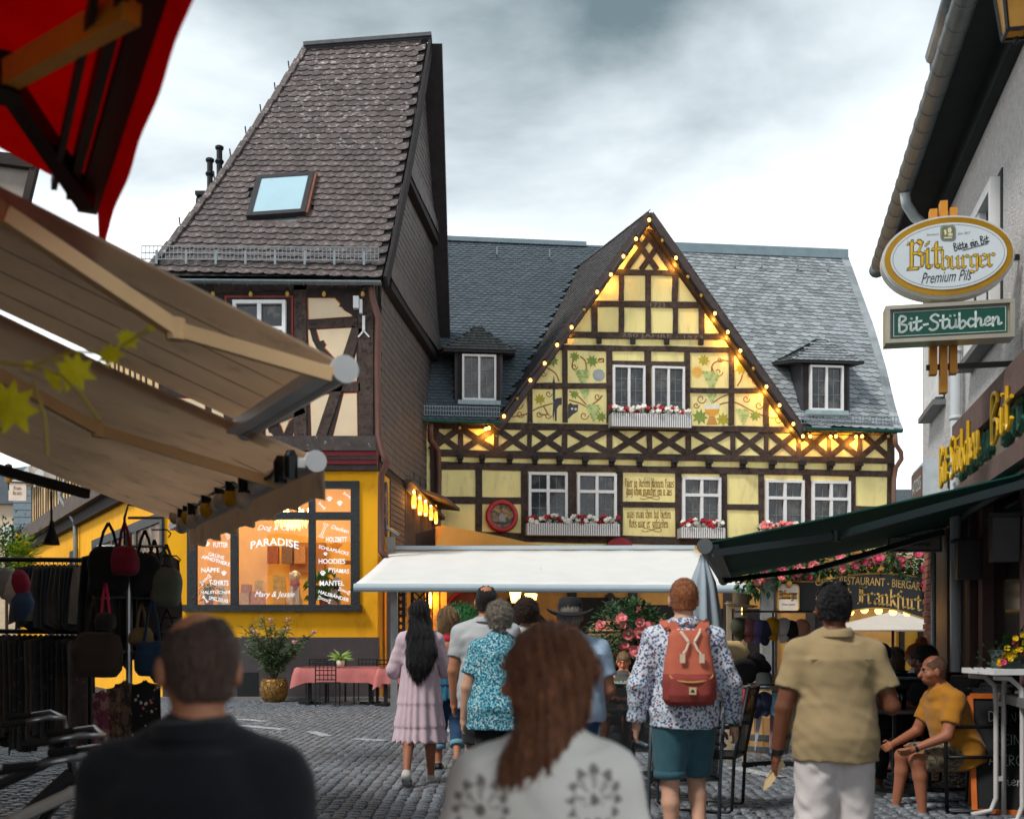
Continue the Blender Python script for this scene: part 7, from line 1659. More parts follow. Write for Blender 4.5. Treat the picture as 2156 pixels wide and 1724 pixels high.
        if amp:
            if curl: f.wrinkle(amp,fr*2.6,4,8)
            else: a = np.arctan2(Y,X); f.V = (f.V+amp*(np.sin(a*fr*.35+3*np.sin(Zz*14)+2*np.sin(a*3))+.7*np.sin(X*fr*2.2+Zz*9+2*np.sin(Zz*21))+.5*np.sin(X*fr*3.7-Zz*6))).astype(np.float32)
        o = field_obj(name,f,m,s.T)
        if name == 'hair': s.strands(o,m,long_,curl,th)
        return o
    def strands(s,o,m,long_,curl,th):
        """fine loose locks over the hair mass so its outline is not moulded"""
        me = o.data; n = len(me.vertices); co = np.empty(n*3); me.vertices.foreach_get('co',co); co = co.reshape(-1,3); q = np.empty(len(me.polygons)*4,int); me.polygons.foreach_get('vertices',q); q = co[q.reshape(-1,4)]
        rg = np.random.RandomState(3); near = s.loc.y < 4; k = rg.randint(0,len(q),5000 if near else 3000); u,v = rg.rand(len(k),1),rg.rand(len(k),1); a,b,c,d_ = (q[k,i] for i in range(4)); p = (a*(1-u)+b*u)*(1-v)+(d_*(1-u)+c*u)*v
        nn = np.cross(c-a,d_-b); nn /= np.linalg.norm(nn,axis=1,keepdims=True)+1e-9; ctr = np.array(s.HF.translation)+(0,0,.05*s.H)
        dn = p-ctr; dn[:,2] = -abs(dn[:,2])-.04; dn = dn/np.linalg.norm(dn,axis=1,keepdims=True)+rg.normal(size=p.shape)*(1.1 if curl else .16); dn -= nn*(dn*nn).sum(1,keepdims=True); dn /= np.linalg.norm(dn,axis=1,keepdims=True)+1e-9
        if long_: dn[:,2] -= .6; dn -= nn*(dn*nn).sum(1,keepdims=True); dn /= np.linalg.norm(dn,axis=1,keepdims=True)
        L = ((.05 if near else .08) if long_ else (.028 if th > .015 else .011) if curl else min(.02,.004+th*1.6))*rg.uniform(.5,1.2,(len(k),1)); w_ = (.0012 if near else .002); sd = np.cross(dn,nn)*w_; lift = ((.0 if near else .06) if long_ else .3 if curl else .15)
        m1 = p+dn*L*.55+nn*(L*lift*.8+.001); e = p+dn*L+nn*L*lift*.7; V = np.stack([p-sd,p+sd,m1+sd*.8,m1-sd*.8,e],1).reshape(-1,3); ii = np.arange(len(k))*5; F_ = [(i,i+1,i+2,i+3) for i in ii.tolist()]+[(i+3,i+2,i+4) for i in ii.tolist()]
        mz = bpy.data.meshes.new('strands'); mz.from_pydata(V.tolist(),[],F_); mz.materials.append(m); smooth_by(mz); tag(link('strands',mz,o),kind='stuff')
    def face(s,brow=H_DARK,lip=C(170,90,80)):
        H = s.H; hp = lambda x,y,z: s.HF @ V3(x*H,y*H,z*H)
        for q in (-1,1):
            mb = MB(); mb.ball(hp(q*.018,.040,.004),.0065*H,8,6); e = mb.build('eye',mat('eye_white',C(220,214,208),.3),s.T,True); mb = MB(); mb.ball(hp(q*.018,.0445,.004),.0035*H,8,6); mb.build('iris',mat('iris_dark',C(50,40,36),.2),e)
            mb = MB(); mb.tube([hp(q*.008,.051,.0155),hp(q*.018,.0515,.018),hp(q*.028,.046,.015)],.0028*H,5); mb.build('eyebrow',brow,s.T)
        mb = MB(); mb.tube([hp(-.013,.0475,-.036),hp(0,.0525,-.035),hp(.013,.0475,-.036)],.0032*H,6); mb.build('mouth',mat('lip',lip,.5),s.T)
    def done(s): s.T.location = s.loc; s.T.rotation_euler = (0,0,s.rz); return s
DN = V3(0,0,-1)
def walk(a,b,out=.03):
    """left/right thigh forward amounts with trailing shin"""
    return {'L': (V3(-out,a,-1),V3(-out*.5,a-.1-(.5 if a < 0 else 0),-1)),'R': (V3(out,b,-1),V3(out*.5,b-.1-(.5 if b < 0 else 0),-1))}
def fab(n,c,var=.08,sc_=8,b=.12,**k): return mat('cloth_'+n,c,.9,var,sc_,b,160,sheen=.1,**k)
def pattern(n,base,cols,scale,thr=.34,rnd=1.0):
    """printed cloth: scattered small blotches of several colours on a ground"""
    m = mat('print_'+n,base,.9,.04); t = m.node_tree; L = t.links.new; b = t.nodes['Principled BSDF']; tc = t.nodes.new('ShaderNodeTexCoord'); cur = None
    for i,c in enumerate(cols):
        mp = t.nodes.new('ShaderNodeMapping'); mp.inputs['Location'].default_value = (i*3.7,i*1.3,i*2.1); mp.inputs['Rotation'].default_value = (.4*i,.7*i,.3); L(tc.outputs['Object'],mp.inputs[0])
        nz = t.nodes.new('ShaderNodeTexNoise'); nz.inputs['Scale'].default_value = scale*.9; nz.inputs['Detail'].default_value = 2; L(mp.outputs[0],nz.inputs[0])
        av = t.nodes.new('ShaderNodeMix'); av.data_type = 'VECTOR'; av.inputs[0].default_value = .02; L(mp.outputs[0],av.inputs[4]); L(nz.outputs[1],av.inputs[5])
        vo = t.nodes.new('ShaderNodeTexVoronoi'); vo.inputs['Scale'].default_value = scale; vo.inputs['Randomness'].default_value = rnd; L(av.outputs[1],vo.inputs['Vector'])
        mr = t.nodes.new('ShaderNodeMapRange'); mr.inputs[1].default_value = thr; mr.inputs[2].default_value = thr-.05; mr.inputs[3].default_value = 0; mr.inputs[4].default_value = 1; mr.inputs[1].default_value,mr.inputs[2].default_value,mr.inputs[3].default_value,mr.inputs[4].default_value = thr-.05,thr,1,0; L(vo.outputs[0],mr.inputs[0])
        mx = t.nodes.new('ShaderNodeMix'); mx.data_type = 'RGBA'; mx.inputs[7].default_value = (*c,1); mx.inputs[6].default_value = (*base,1); L(mr.outputs[0],mx.inputs[0])
        if cur: L(cur,mx.inputs[6])
        cur = mx.outputs[2]
    L(cur,b.inputs['Base Color']); return m
# --- A long haired woman in the pale dress
p = Person('woman with very long black hair in a pale pink tiered dress walking away',884,10.5,0,1.68,'f',.92,legs=walk(-.12,.16,.02),arms={'L': (V3(-.35,.1,-1),V3(.15,.9,-.2)),'R': (V3(.35,.1,-1),V3(-.15,.9,-.2))},skin=SK_T,head=(.1,.1))
p.body(); PINK = fab('pale_pink',C(214,190,200),.06)
p.shirt(PINK,'three',.12,.022,(.014,18),'dress_bodice')
h = p.H; p.skirt(PINK,[(-.30*h,.245,.215,0),(-.225*h,.222,.192,0),(-.215*h,.232,.2,0),(-.1*h,.2,.175,0),(-.09*h,.208,.18,0),(.02*h,.182,.158,0),(.12*h,.168,.14,0),(.2*h,.15,.12,0),(.25*h,.12,.09,0)],(.004,30),'dress_skirt',.012)
p.hair(H_BLACK,.016,-.95,.3,.004,60,long_=[((0,-.04,0),.08),((0,-.06,-.10),.095),((.0,-.09,-.22),.125,.45),((.01,-.12,-.36),.135,.4),((-.005,-.13,-.46),.12,.4),((-.02,-.13,-.55),.07,.4)])
p.shoes(mat('white_trainer',C(190,186,184),.6),'L'); p.done()
# --- B blonde bob, red top
p = Person('woman with blonde bob in a red strappy top and rolled jeans beside the pale dress',944,11.6,0,1.64,'f',1.08,legs=walk(.08,-.06,.03),skin=SK_M)
p.body(); RED = fab('coral_red',C(196,40,62)); p.shirt(RED,None,.06,.012,(.004,26),'top',top=.17)
mb = MB(); [mb.tube([p.P(.17,sx_*.05,-.066),p.P(.24,sx_*.055,-.064),p.P(.287,sx_*.06,-.02)],.006,5) for sx_ in (-1,1)]; mb.build('strap',RED,p.T)
DEN = fab('denim',C(34,66,100),.2,12); p.trousers(DEN,1.62,.022,cuff=fab('denim_cuff',C(110,160,176)))
p.skirt(fab('denim_jacket',C(36,104,132),.15,6),[(-.1*1.64,.215,.2,0),(-.02*1.64,.19,.165,0),(.05*1.64,.165,.14,0),(.09*1.64,.15,.12,0)],(.008,18),'tied_jacket',.012)
p.hair(H_BLOND,.022,-1.0,.35,.005,60,long_=[((0,-.03,0),.09),((0,-.035,-.07),.095,.8),((0,-.03,-.13),.085,.8)]); p.shoes(BLACKM); p.done()
# --- C grey shirt man
p = Person('balding man in a light grey short sleeved shirt walking with his left arm down',1024,9.2,0,1.79,'m',1.08,legs=walk(.05,-.05),skin=SK_M,arms={'L': (V3(-.22,-.05,-1),V3(.0,.2,-1)),'R': (V3(.2,0,-1),V3(0,.3,-1))})
p.body(); G1 = fab('pale_grey',C(184,186,188),.05); p.shirt(G1,'short',-.09,.024,(.016,15),collar=G1); p.trousers(fab('charcoal',C(44,44,50)),.95,.02); p.hair(H_DARK,.005,-.75,.3,.002,80,bald=((0,-.035,.068),(.03,.036,.03)),side=1); p.shoes(mat('brown_shoe',C(70,52,40),.6)); p.done()
# --- D turquoise blouse
p = Person('woman with short ash blonde hair in a turquoise and white patterned blouse',1052,8.5,.05,1.66,'f',1.1,legs=walk(-.05,.05),skin=SK_L,arms={'L': (V3(-.3,-.05,-1),V3(-.1,.2,-1)),'R': (V3(.25,0,-1),V3(0,.3,-1))})
p.body(); p.shirt(pattern('turquoise',C(196,214,218),[C(40,140,160),C(90,176,190),C(30,96,124)],58,.5),'short',-.1,.03,(.018,14),flare=.12); p.trousers(fab('black',C(22,22,26)),1.9,.016); p.hair(H_GREY,.022,-.68,.45,.014,60,curl=1,side=1); p.shoes(BLACKM); p.done()
# --- E curly hair
p = Person('person with dark curly hair partly hidden behind the ash blonde woman',1108,10.4,0,1.68,'f',1,legs=walk(0,.05),skin=SK_M); p.body(); p.shirt(fab('offwhite',C(200,196,190)),'short',-.08,.02); p.trousers(DEN,1.9); p.hair(hairmat('curly',C(52,34,30),C(84,52,38)),.035,-.8,.5,.014,70,curl=1); p.shoes(BLACKM); p.done()
# --- F hat man
p = Person('broad man in a black brimmed hat and pale blue shirt',1200,8.0,.05,1.70,'m',1.25,legs=walk(0,.05),skin=SK_M,arms={'L': (V3(-.2,.05,-1),V3(.1,.9,-.3)),'R': (V3(.24,-.06,-1),V3(-.1,.8,-.4))})
p.body(); BL_ = pattern('pale_blue',C(160,184,208),[C(176,198,220)],90,.5); p.shirt(BL_,'short',-.04,.024,(.016,15),collar=BL_); p.trousers(DEN,1.9,.014); p.hair(H_GREY,.006,-.7,.2,.001,80,side=1); p.shoes(BLACKM)
mb = MB(); n = 28; vs = []; c = p.HF.translation; hh = p.H
for r,z_ in ((.088,.05),(.086,.10),(.076,.145),(.05,.155),(.0,.15)):
    for i in range(n): a = 2*math.pi*i/n; vs.append(c+V3(r*math.cos(a),-.015+r*1.15*math.sin(a),z_-.03))
mb.add(vs,[(j*n+i,j*n+(i+1) % n,(j+1)*n+(i+1) % n,(j+1)*n+i) for j in range(4) for i in range(n)]); vs = []
for r,k in ((.086,0),(.12,.3),(.165,1)):
    for i in range(n): a = 2*math.pi*i/n; vs.append(c+V3(r*math.cos(a),-.015+r*1.12*math.sin(a),.022+.03*k*abs(math.cos(a))**2-.028*k*abs(math.sin(a))))
mb.add(vs+[v-V3(0,0,.006) for v in vs],[(j*n+i,j*n+(i+1) % n,(j+1)*n+(i+1) % n,(j+1)*n+i) for j in range(2) for i in range(n)]+[(3*n+j*n+i,3*n+(j+1)*n+i,3*n+(j+1)*n+(i+1) % n,3*n+j*n+(i+1) % n) for j in range(2) for i in range(n)]+[(2*n+i,2*n+(i+1) % n,5*n+(i+1) % n,5*n+i) for i in range(n)]); mb.build('hat',mat('black_felt',C(30,30,34),.85,.15,12),p.T,True); p.done()
# --- G foreground woman in the embroidered blouse
def blouse_mat():
    m = mat('embroidered_cotton',C(232,226,218),.85,.05,5,.15,120); t = m.node_tree; L = t.links.new; b = t.nodes['Principled BSDF']; base = b.inputs['Base Color'].links[0].from_socket
    at = t.nodes.new('ShaderNodeAttribute'); at.attribute_name = 'motif'; mx = t.nodes.new('ShaderNodeMix'); mx.data_type = 'RGBA'; L(at.outputs['Fac'],mx.inputs[0]); L(base,mx.inputs[6]); mx.inputs[7].default_value = (*C(74,54,50),1); L(mx.outputs[2],b.inputs['Base Color']); return m
p = Person('woman with long brown hair in a white blouse with brown embroidered flowers, nearest the camera',1148,2.5,.12,1.57,'f',1.0,vox=.009,skin=SK_M,head=(.95,.05),arms={'L': (V3(-.3,.05,-1),V3(0,.5,-1)),'R': (V3(.3,.05,-1),V3(0,.5,-1))})
p.body(); o = p.shirt(blouse_mat(),'long',-.1,.02,(.014,13),'blouse',vox=.0055,collar=mat('embroidered_cotton',C(204,196,188)))
me = o.data; co = np.empty(len(me.vertices)*3); me.vertices.foreach_get('co',co); co = co.reshape(-1,3); fac = np.zeros(len(co)); sh = p.sh
def motif(cx,cz,r,ymax):
    dx,dz = (co[:,0]-cx)/r,(co[:,2]-cz)/r; R_ = np.hypot(dx,dz*.8); a = np.arctan2(dz,dx); m = co[:,1] < ymax
    pet = (np.abs(np.sin(a*6+R_*2)) > .35) & (R_ < 1+.12*np.cos(a*12)) & (R_ > .8); ring = (R_ < .75) & (np.sin(a*9) > .1) & (R_ > .3) & (dz > -.2); core = (R_ < .2); low = (np.hypot(dx*.8,(dz+1.1)*1.6) < .62) & (np.sin(dx*14+dz*9) > -.3)
    fac[m & pet] = .75; fac[m & ring] = np.maximum(fac[m & ring],.45); fac[m & core] = .8; fac[m & low] = .8
motif(sh['R'].x-.055,sh['R'].z-.03,.056,.0); motif(sh['L'].x-.005,sh['L'].z-.05,.054,.02)
arm = (co[:,0] < sh['L'].x-.01) & (np.sin(co[:,2]*95+co[:,1]*40)+np.sin(co[:,1]*120+co[:,2]*30) > .7) & (co[:,2] < sh['L'].z-.1); fac[arm] = .7
arm = (co[:,0] > sh['R'].x+.03) & (np.sin(co[:,2]*95+co[:,1]*40)+np.sin(co[:,1]*120) > .8) & (co[:,2] < sh['R'].z-.14); fac[arm] = .7
at = me.attributes.new('motif','FLOAT','POINT'); at.data.foreach_set('value',fac.astype(np.float32))
p.trousers(DEN,1.9); p.shoes(BLACKM); p.face()
Ri = p.HF.to_3x3().inverted(); p.hair(H_BROWN,.013,-1.0,.30,.003,90,long_=[(tuple(Ri @ V3(*q)),r,1) for q,r in (((.0,-.02,0),.068),((.005,-.03,-.06),.067),((-.005,-.05,-.11),.060),((-.03,-.075,-.15),.05),((-.06,-.088,-.178),.036),((-.09,-.09,-.2),.024),((-.115,-.085,-.22),.01))],vox=.006); p.done()
# --- H foreground man
p = Person('man with cropped receding hair in a dark navy polo shirt, seen close from behind',412,2.35,-.05,1.60,'m',1.02,vox=.009,skin=SK_M,head=(.55,.1)); p.hairless = 1
p.body(); p.HF = p.HF; NV = fab('navy_black',C(15,17,24),.1,6,.25); p.shirt(NV,'short',-.1,.022,(.014,14),collar=NV,vox=.008); p.trousers(DEN,1.9); p.shoes(BLACKM); p.face()
p.hair(hairmat('cropped',C(74,58,50),C(128,96,80)),.003,-.85,.1,.0006,90,bald=((.0,.004,.068),(.040,.062,.044)),side=1,vox=.006); p.done()
# --- I backpack man
p = Person('ginger man in a floral blue and white shirt and denim shorts carrying a backpack',1440,7.4,0,1.83,'m',1.02,vox=.01,legs={'L': (V3(-.0,.02,-1),V3(.02,-.06,-1)),'R': (V3(.02,.35,-1),V3(.0,-.45,-1))},skin=SK_L,arms={'L': (V3(-.34,-.06,-1),V3(-.02,.3,-1)),'R': (V3(.34,-.04,-1),V3(.12,.18,-1))})
p.body(); FL = pattern('floral',C(214,220,230),[C(70,130,176),C(40,84,130),C(120,70,84)],44,.36); p.shirt(FL,'long',-.06,.018,(.02,14),collar=FL,vox=.009)
p.trousers(fab('teal_denim',C(52,92,104),.18,9),.92,.022,(.006,22),'shorts',cuff=fab('teal_denim',C(52,92,104))); p.hair(H_RED,.006,-.7,.3,.004,90,side=1,curl=1); p.shoes(mat('white_trainer',C(190,186,184)))
mb = MB(); w_ = p.wr['R']; mb.lathe([(.034,-.012),(.036,0),(.034,.012)],w_,14); mb.build('bracelet',mat('bracelet',C(60,90,50),.7,.5,30),p.T); p.done()
I_ = p
def backpack():
    H = I_.H; T = thing('backpack','terracotta canvas backpack worn by the ginger man','backpack',(0,0,0)); M1 = mat('terracotta_canvas',C(196,104,80),.85,.12,6,.2,120); M2 = mat('rust_canvas',C(150,64,56),.85,.12,6,.2,120); cz = I_.P(.155).z; y0 = I_.P(.155,0,-.075).y-.02
    f = Field((-.22,y0-.24,cz-.28),(.22,y0+.06,cz+.28),.009)
    f.loft(Matrix.Translation((0,y0-.07,cz)),[(-.24,.145,.07,0),(-.2,.168,.09,-.005),(-.08,.17,.10,-.01),(.04,.155,.09,-.005),(.14,.135,.075,0),(.2,.13,.06,0),(.235,.105,.045,.0)],.03,2.8); f.wrinkle(.008,16,2,6); v,q = f.mesh()
    zc = v[q].mean(1)[:,2]; me = np_mesh('bag_body',[(v,q[zc > cz-.04],0),(v,q[zc <= cz-.04],1)],[M1,M2]); link('bag_body',me,T)
    f = Field((-.2,y0-.3,cz-.26),(.2,y0-.05,cz+.02),.009); f.loft(Matrix.Translation((0,y0-.13,cz-.02)),[(-.2,.12,.05,0),(-.15,.14,.065,0),(-.05,.135,.06,0),(-.005,.12,.035,0)],.03,2.6); f.wrinkle(.004,22,3); field_obj('front_pocket',f,M2,T)
    mb = MB(); mb.tube([V3(.132*math.cos(t)*1.02,y0-.15-.05*math.sin(t)**2,cz-.045+.045*math.sin(-t)+.0) for t in [math.pi*i/12 for i in range(13)]],.006,5); mb.build('zip',mat('brass_zip',C(206,160,96),.5),T)
    CRM = mat('cream_cord',C(226,204,180),.8)
    for sx_ in (-1,1):
        mb = MB(); mb.tube([V3(sx_*.07,y0-.06,cz+.235),V3(sx_*.055,y0-.13,cz+.215),V3(sx_*.02,y0-.155,cz+.16)],.011,6); mb.tube([V3(sx_*.015,y0-.155,cz+.16),V3(-.0+sx_*.035,y0-.17,cz+.11),V3(sx_*.055,y0-.175,cz+.085)],.008,6); mb.box(sx_*.06-.016,sx_*.06+.016,y0-.186,y0-.174,cz+.03,cz+.085); mb.build('drawcord',CRM,T)
        mb = MB(); pts = [V3(sx_*.06,y0-.02,cz+.215),V3(sx_*.10,y0+.0,cz+.27),I_.P(.292,sx_*.062,-.052)+V3(0,-.012,.0),I_.P(.305,sx_*.072,.0)+V3(0,0,.016),I_.P(.27,sx_*.075,.07)+V3(0,.02,0),I_.P(.12,sx_*.09,.075)+V3(0,.02,0)]
        for a,b in zip(pts[:-1],pts[1:]): mb.beam(a,b+(b-a)*.05,.058,.012,V3(0,-1,.5))
        mb.build('shoulder_strap',M1,T)
    mb = MB(); mb.box(-.022,.022,y0-.208,y0-.2,cz-.165,cz-.12); mb.build('label_patch',mat('patch_beige',C(214,190,150),.8),T); mb = MB(); mb.prism([V3(-.014,y0-.2085,cz-.15),V3(.012,y0-.2085,cz-.152),V3(.006,y0-.2085,cz-.136),V3(-.004,y0-.2085,cz-.132)],(0,-.0015,0)); mb.build('patch_mark',BLACKM,T)
    T.location = I_.loc; T.rotation_euler = (0,0,I_.rz)
backpack()
def wallet():
    w_ = I_.wr['R']+I_.ar['R'][1]*.09+V3(-.015,.0,0); T = MB(); 
    for r in (.02,.028,.036): T.tube([w_+V3(-.05+r*.5*math.cos(t),.0+.03*math.sin(t)*0,r*1.3*math.sin(t)-.01) for t in [i*math.pi/8 for i in range(13)]],.006,5)
    o = T.build('folded_case',mat('brown_leather',C(96,66,58),.6)); o.location = I_.loc; tag(o,'rolled brown leather case held in the ginger man\'s right hand','case')
wallet()
# --- J man in tan shirt
p = Person('man in a tan short sleeved shirt and white trousers with sunglasses on his head',1757,6.3,0,1.79,'m',1.07,vox=.01,legs={'L': (V3(-.06,.02,-1),V3(-.03,-.03,-1)),'R': (V3(.06,.06,-1),V3(.04,-.05,-1))},skin=SK_D,arms={'L': (V3(-.3,-.02,-1),V3(-.12,.12,-1)),'R': (V3(.36,-.12,-1),V3(-.25,.9,.15))},head=(-.1,0))
p.body(); TAN = fab('tan_linen',C(164,142,104),.08,7,.2); o = p.shirt(TAN,'short',-.075,.026,(.018,14),collar=TAN,vox=.009); mb = MB(); mb.tube([p.P(.235,x,-.084+.3*abs(x)**1.6) for x in [-.095+.019*i for i in range(11)]],.0025,4); mb.build('yoke_seam',fab('tan_seam',C(120,102,74)),o)
p.trousers(fab('white_linen',C(214,206,204),.05,7,.2),1.92,.026,(.018,16),wide=.012); p.hair(H_BLACK,.011,-.7,.35,.010,70,side=1,curl=1); p.shoes(mat('white_trainer',C(190,186,184)))
mb = MB(); w_ = p.wr['L']-p.ar['L'][1]*.01; q = p.ar['L'][1].to_track_quat('Z','Y').to_matrix(); mb.lathe([(.036,-.014),(.037,.014)],w_,16,q); w0 = mb.build('watch',BLACKM,p.T); mb = MB(); mb.lathe([(.022,0),(.022,.012),(.0,.012)],w_+V3(-.034,-.004,.0),14,Matrix.Rotation(-math.pi/2,3,'Y')); mb.build('watch_face',STEEL,w0)
c = p.HF.translation; T = thing('sunglasses','dark sunglasses pushed up on the tan shirted man\'s head','sunglasses',(0,0,0)); mb = MB()
for sx_ in (-1,1): mb.ball(c+V3(sx_*.036,-.02,.128),(.032,.012,.022),12,8,M=Matrix.Rotation(.6,3,'X'))
mb.tube([c+V3(-.01,-.022,.13),c+V3(.01,-.022,.13)],.004,5); [mb.tube([c+V3(sx_*.066,-.02,.125),c+V3(sx_*.086,.04,.07),c+V3(sx_*.083,.07,.04)],.004,5) for sx_ in (-1,1)]; mb.build('frame',mat('shade_lens',C(14,14,18),.1),T,True); T.location = p.loc
mb = MB(); w_ = p.wr['L']+p.ar['L'][1]*.1; mb.prism([w_+V3(.0,.0,.03),w_+V3(.05,.01,.06),w_+V3(.06,.0,.035),w_+V3(-.02,-.01,-.08),w_+V3(-.06,-.01,-.11),w_+V3(-.05,0,-.06)],(0,.012,0)); o = mb.build('paper_wrapper',mat('paper',C(206,178,130),.7)); o.location = p.loc; tag(o,'crumpled paper wrapper in the tan shirted man\'s left hand','wrapper'); p.done()
SEATL = {'L': (V3(-.1,1,-.08),V3(-.05,-.1,-1)),'R': (V3(.1,1,-.05),V3(.05,.1,-1))}
HPI = math.pi/2
# --- K seated man facing us
p = Person('seated sunburnt man in a grey printed tank top with folded arms beside the roses',1308,14.6,math.pi-.25,1.74,'m',1.15,lean=-.3,seat=.38,legs=SEATL,skin=skinmat('sunburnt',C(214,130,92)),arms={'L': (V3(-.3,.4,-.8),V3(.8,.6,.1)),'R': (V3(.3,.4,-.8),V3(-.8,.6,.15))},head=(0,.35)); p.body(); o = p.shirt(fab('tank_grey',C(78,78,76)),None,-.06,.014,top=.28); p.trousers(fab('shorts_dark',C(46,50,56)),.8,.02,name='shorts'); p.hair(H_BLOND,.007,-.6,.3,.001,80,side=1); p.face(); p.shoes(BLACKM)
mb = MB(); put_text(mb,'RUHL',p.P(.2,0,.083)+V3(0,.012,0),V3(-1,0,0),V3(0,-.3,.95),.2,.09,bold=.02); mb.build('shirt_print',mat('neon_print',C(206,210,40),.7),o); p.done()
# --- L waiter
def stripes():
    m = fab('striped',C(160,92,66)); t = m.node_tree; b = t.nodes['Principled BSDF']; tc = t.nodes.new('ShaderNodeTexCoord'); sx_ = t.nodes.new('ShaderNodeSeparateXYZ'); t.links.new(tc.outputs['Object'],sx_.inputs[0]); mm = t.nodes.new('ShaderNodeMath'); mm.operation = 'MULTIPLY'; mm.inputs[1].default_value = 11; t.links.new(sx_.outputs[2],mm.inputs[0]); fr = t.nodes.new('ShaderNodeMath'); fr.operation = 'FRACT'; t.links.new(mm.outputs[0],fr.inputs[0]); rp = t.nodes.new('ShaderNodeValToRGB'); rp.color_ramp.interpolation = 'CONSTANT'; rp.color_ramp.elements[0].color = (*C(176,110,80),1); rp.color_ramp.elements[1].color = (*C(28,26,28),1); rp.color_ramp.elements[1].position = .5; e = rp.color_ramp.elements.new(.92); e.color = (*C(214,170,110),1); t.links.new(fr.outputs[0],rp.inputs[0]); t.links.new(rp.outputs[0],b.inputs['Base Color']); return m
p = Person('man in a brown and black striped polo standing behind the rose bush',1284,16.2,-.3,1.86,'m',1.12,legs=walk(0,0),skin=SK_D,head=(.5,.3)); p.body(); p.shirt(stripes(),'short',-.06,.02); p.trousers(fab('black',C(22,22,26)),1.9); p.hair(H_DARK,.007,-.65,.3,.001,80,side=1); p.shoes(BLACKM); p.done()
# --- right-hand terrace guests
p = Person('bald man in a mustard t-shirt and camouflage shorts seated at the terrace',2018,9.2,HPI+.1,1.74,'m',1.12,lean=.3,seat=.46,legs=SEATL,skin=SK_T,arms={'L': (V3(-.2,.35,-.9),V3(.2,.8,-.35)),'R': (V3(.2,.35,-.9),V3(-.2,.8,-.35))},head=(-.05,.12)); p.body(); p.shirt(fab('mustard',C(172,114,26)),'short',-.06,.018); p.trousers(fab('camo',C(128,112,88),.3,9,col2=C(70,66,52),c2=(.5,.56)),.88,.022,name='shorts'); p.shoes(BLACKM); p.face(); p.hair(hairmat('stubble',C(120,84,66),C(140,100,80)),.002,-.7,.1,0,bald=((0,.015,.06),(.034,.05,.03)),side=1)
mb = MB(); q = p.ar['L'][1].to_track_quat('Z','Y').to_matrix(); mb.lathe([(.034,-.01),(.034,.01)],p.wr['L'],14,q); mb.build('watch',BLACKM,p.T); p.done()
p = Person('bearded man with dark curly hair in a navy tank top seated in the shade',1966,10.3,HPI+.15,1.76,'m',1.1,lean=.12,seat=.45,legs=SEATL,skin=SK_D,arms={'L': (V3(-.2,.5,-.8),V3(.1,.7,.5)),'R': (V3(.2,.5,-.8),V3(-.1,.8,.3))},head=(0,.1)); p.body(); p.shirt(fab('navy_tank',C(24,32,48)),None,-.06,.014,top=.275); p.trousers(fab('black',C(22,22,26)),1.8,.016); p.hair(H_BLACK,.022,-1.0,.45,.01,70,curl=1); p.shoes(BLACKM); p.face()
f = Field(np.array(p.HF.translation)-.16,np.array(p.HF.translation)+.16,.008); f.ell(p.HF @ V3(0,.035,-.075),(.06,.055,.06),.01); f.cut(p.HF @ V3(0,0,-.03),p.HF.to_3x3() @ V3(0,.4,1)); f.wrinkle(.005,80,3); field_obj('beard',f,H_BLACK,p.T); p.done()
p = Person('red haired woman with a bun in profile raising her hand at the terrace table',1938,11.6,HPI+.1,1.68,'f',1,lean=.05,seat=.50,legs=SEATL,skin=skinmat('fair',C(226,170,148)),arms={'L': (V3(-.2,.5,-.8),V3(.1,.6,.9)),'R': (V3(.2,.4,-.9),V3(-.1,.9,.2))}); p.body(); p.shirt(fab('offwhite',C(200,196,190)),'short',-.05,.014); p.trousers(DEN,1.8); p.hair(H_COPPER,.012,-.7,.4,.002,80,long_=[((0,-.05,.1),.03,1),((0,-.06,.15),.045,1)]); p.face(); p.shoes(BLACKM); p.done()
p = Person('woman with long ash hair in a yellow top seated with her back turned',1884,12.2,.3,1.66,'f',.98,seat=.46,legs=SEATL,skin=SK_L); p.body(); p.shirt(fab('yellow_top',C(206,180,70)),None,-.05,.012,top=.2); p.trousers(DEN,1.8); p.hair(hairmat('ash',C(122,104,90),C(84,70,60)),.018,-1,.4,.004,60,long_=[((0,-.04,0),.08),((0,-.07,-.14),.08),((0,-.09,-.3),.07,.5),((0,-.09,-.4),.04,.5)]); p.shoes(BLACKM); p.done()
p = Person('seated man in a dark blue cap and teal shirt behind the tan shirted man',1857,11.4,-.4,1.74,'m',1.05,seat=.47,legs=SEATL,skin=SK_L); p.body(); p.shirt(fab('teal',C(70,96,98)),'short',-.05,.018); p.trousers(DEN,1.8); p.shoes(BLACKM); p.hair(fab('cap_navy',C(26,40,66)),.014,-.15,.9,0,name='cap'); p.done()
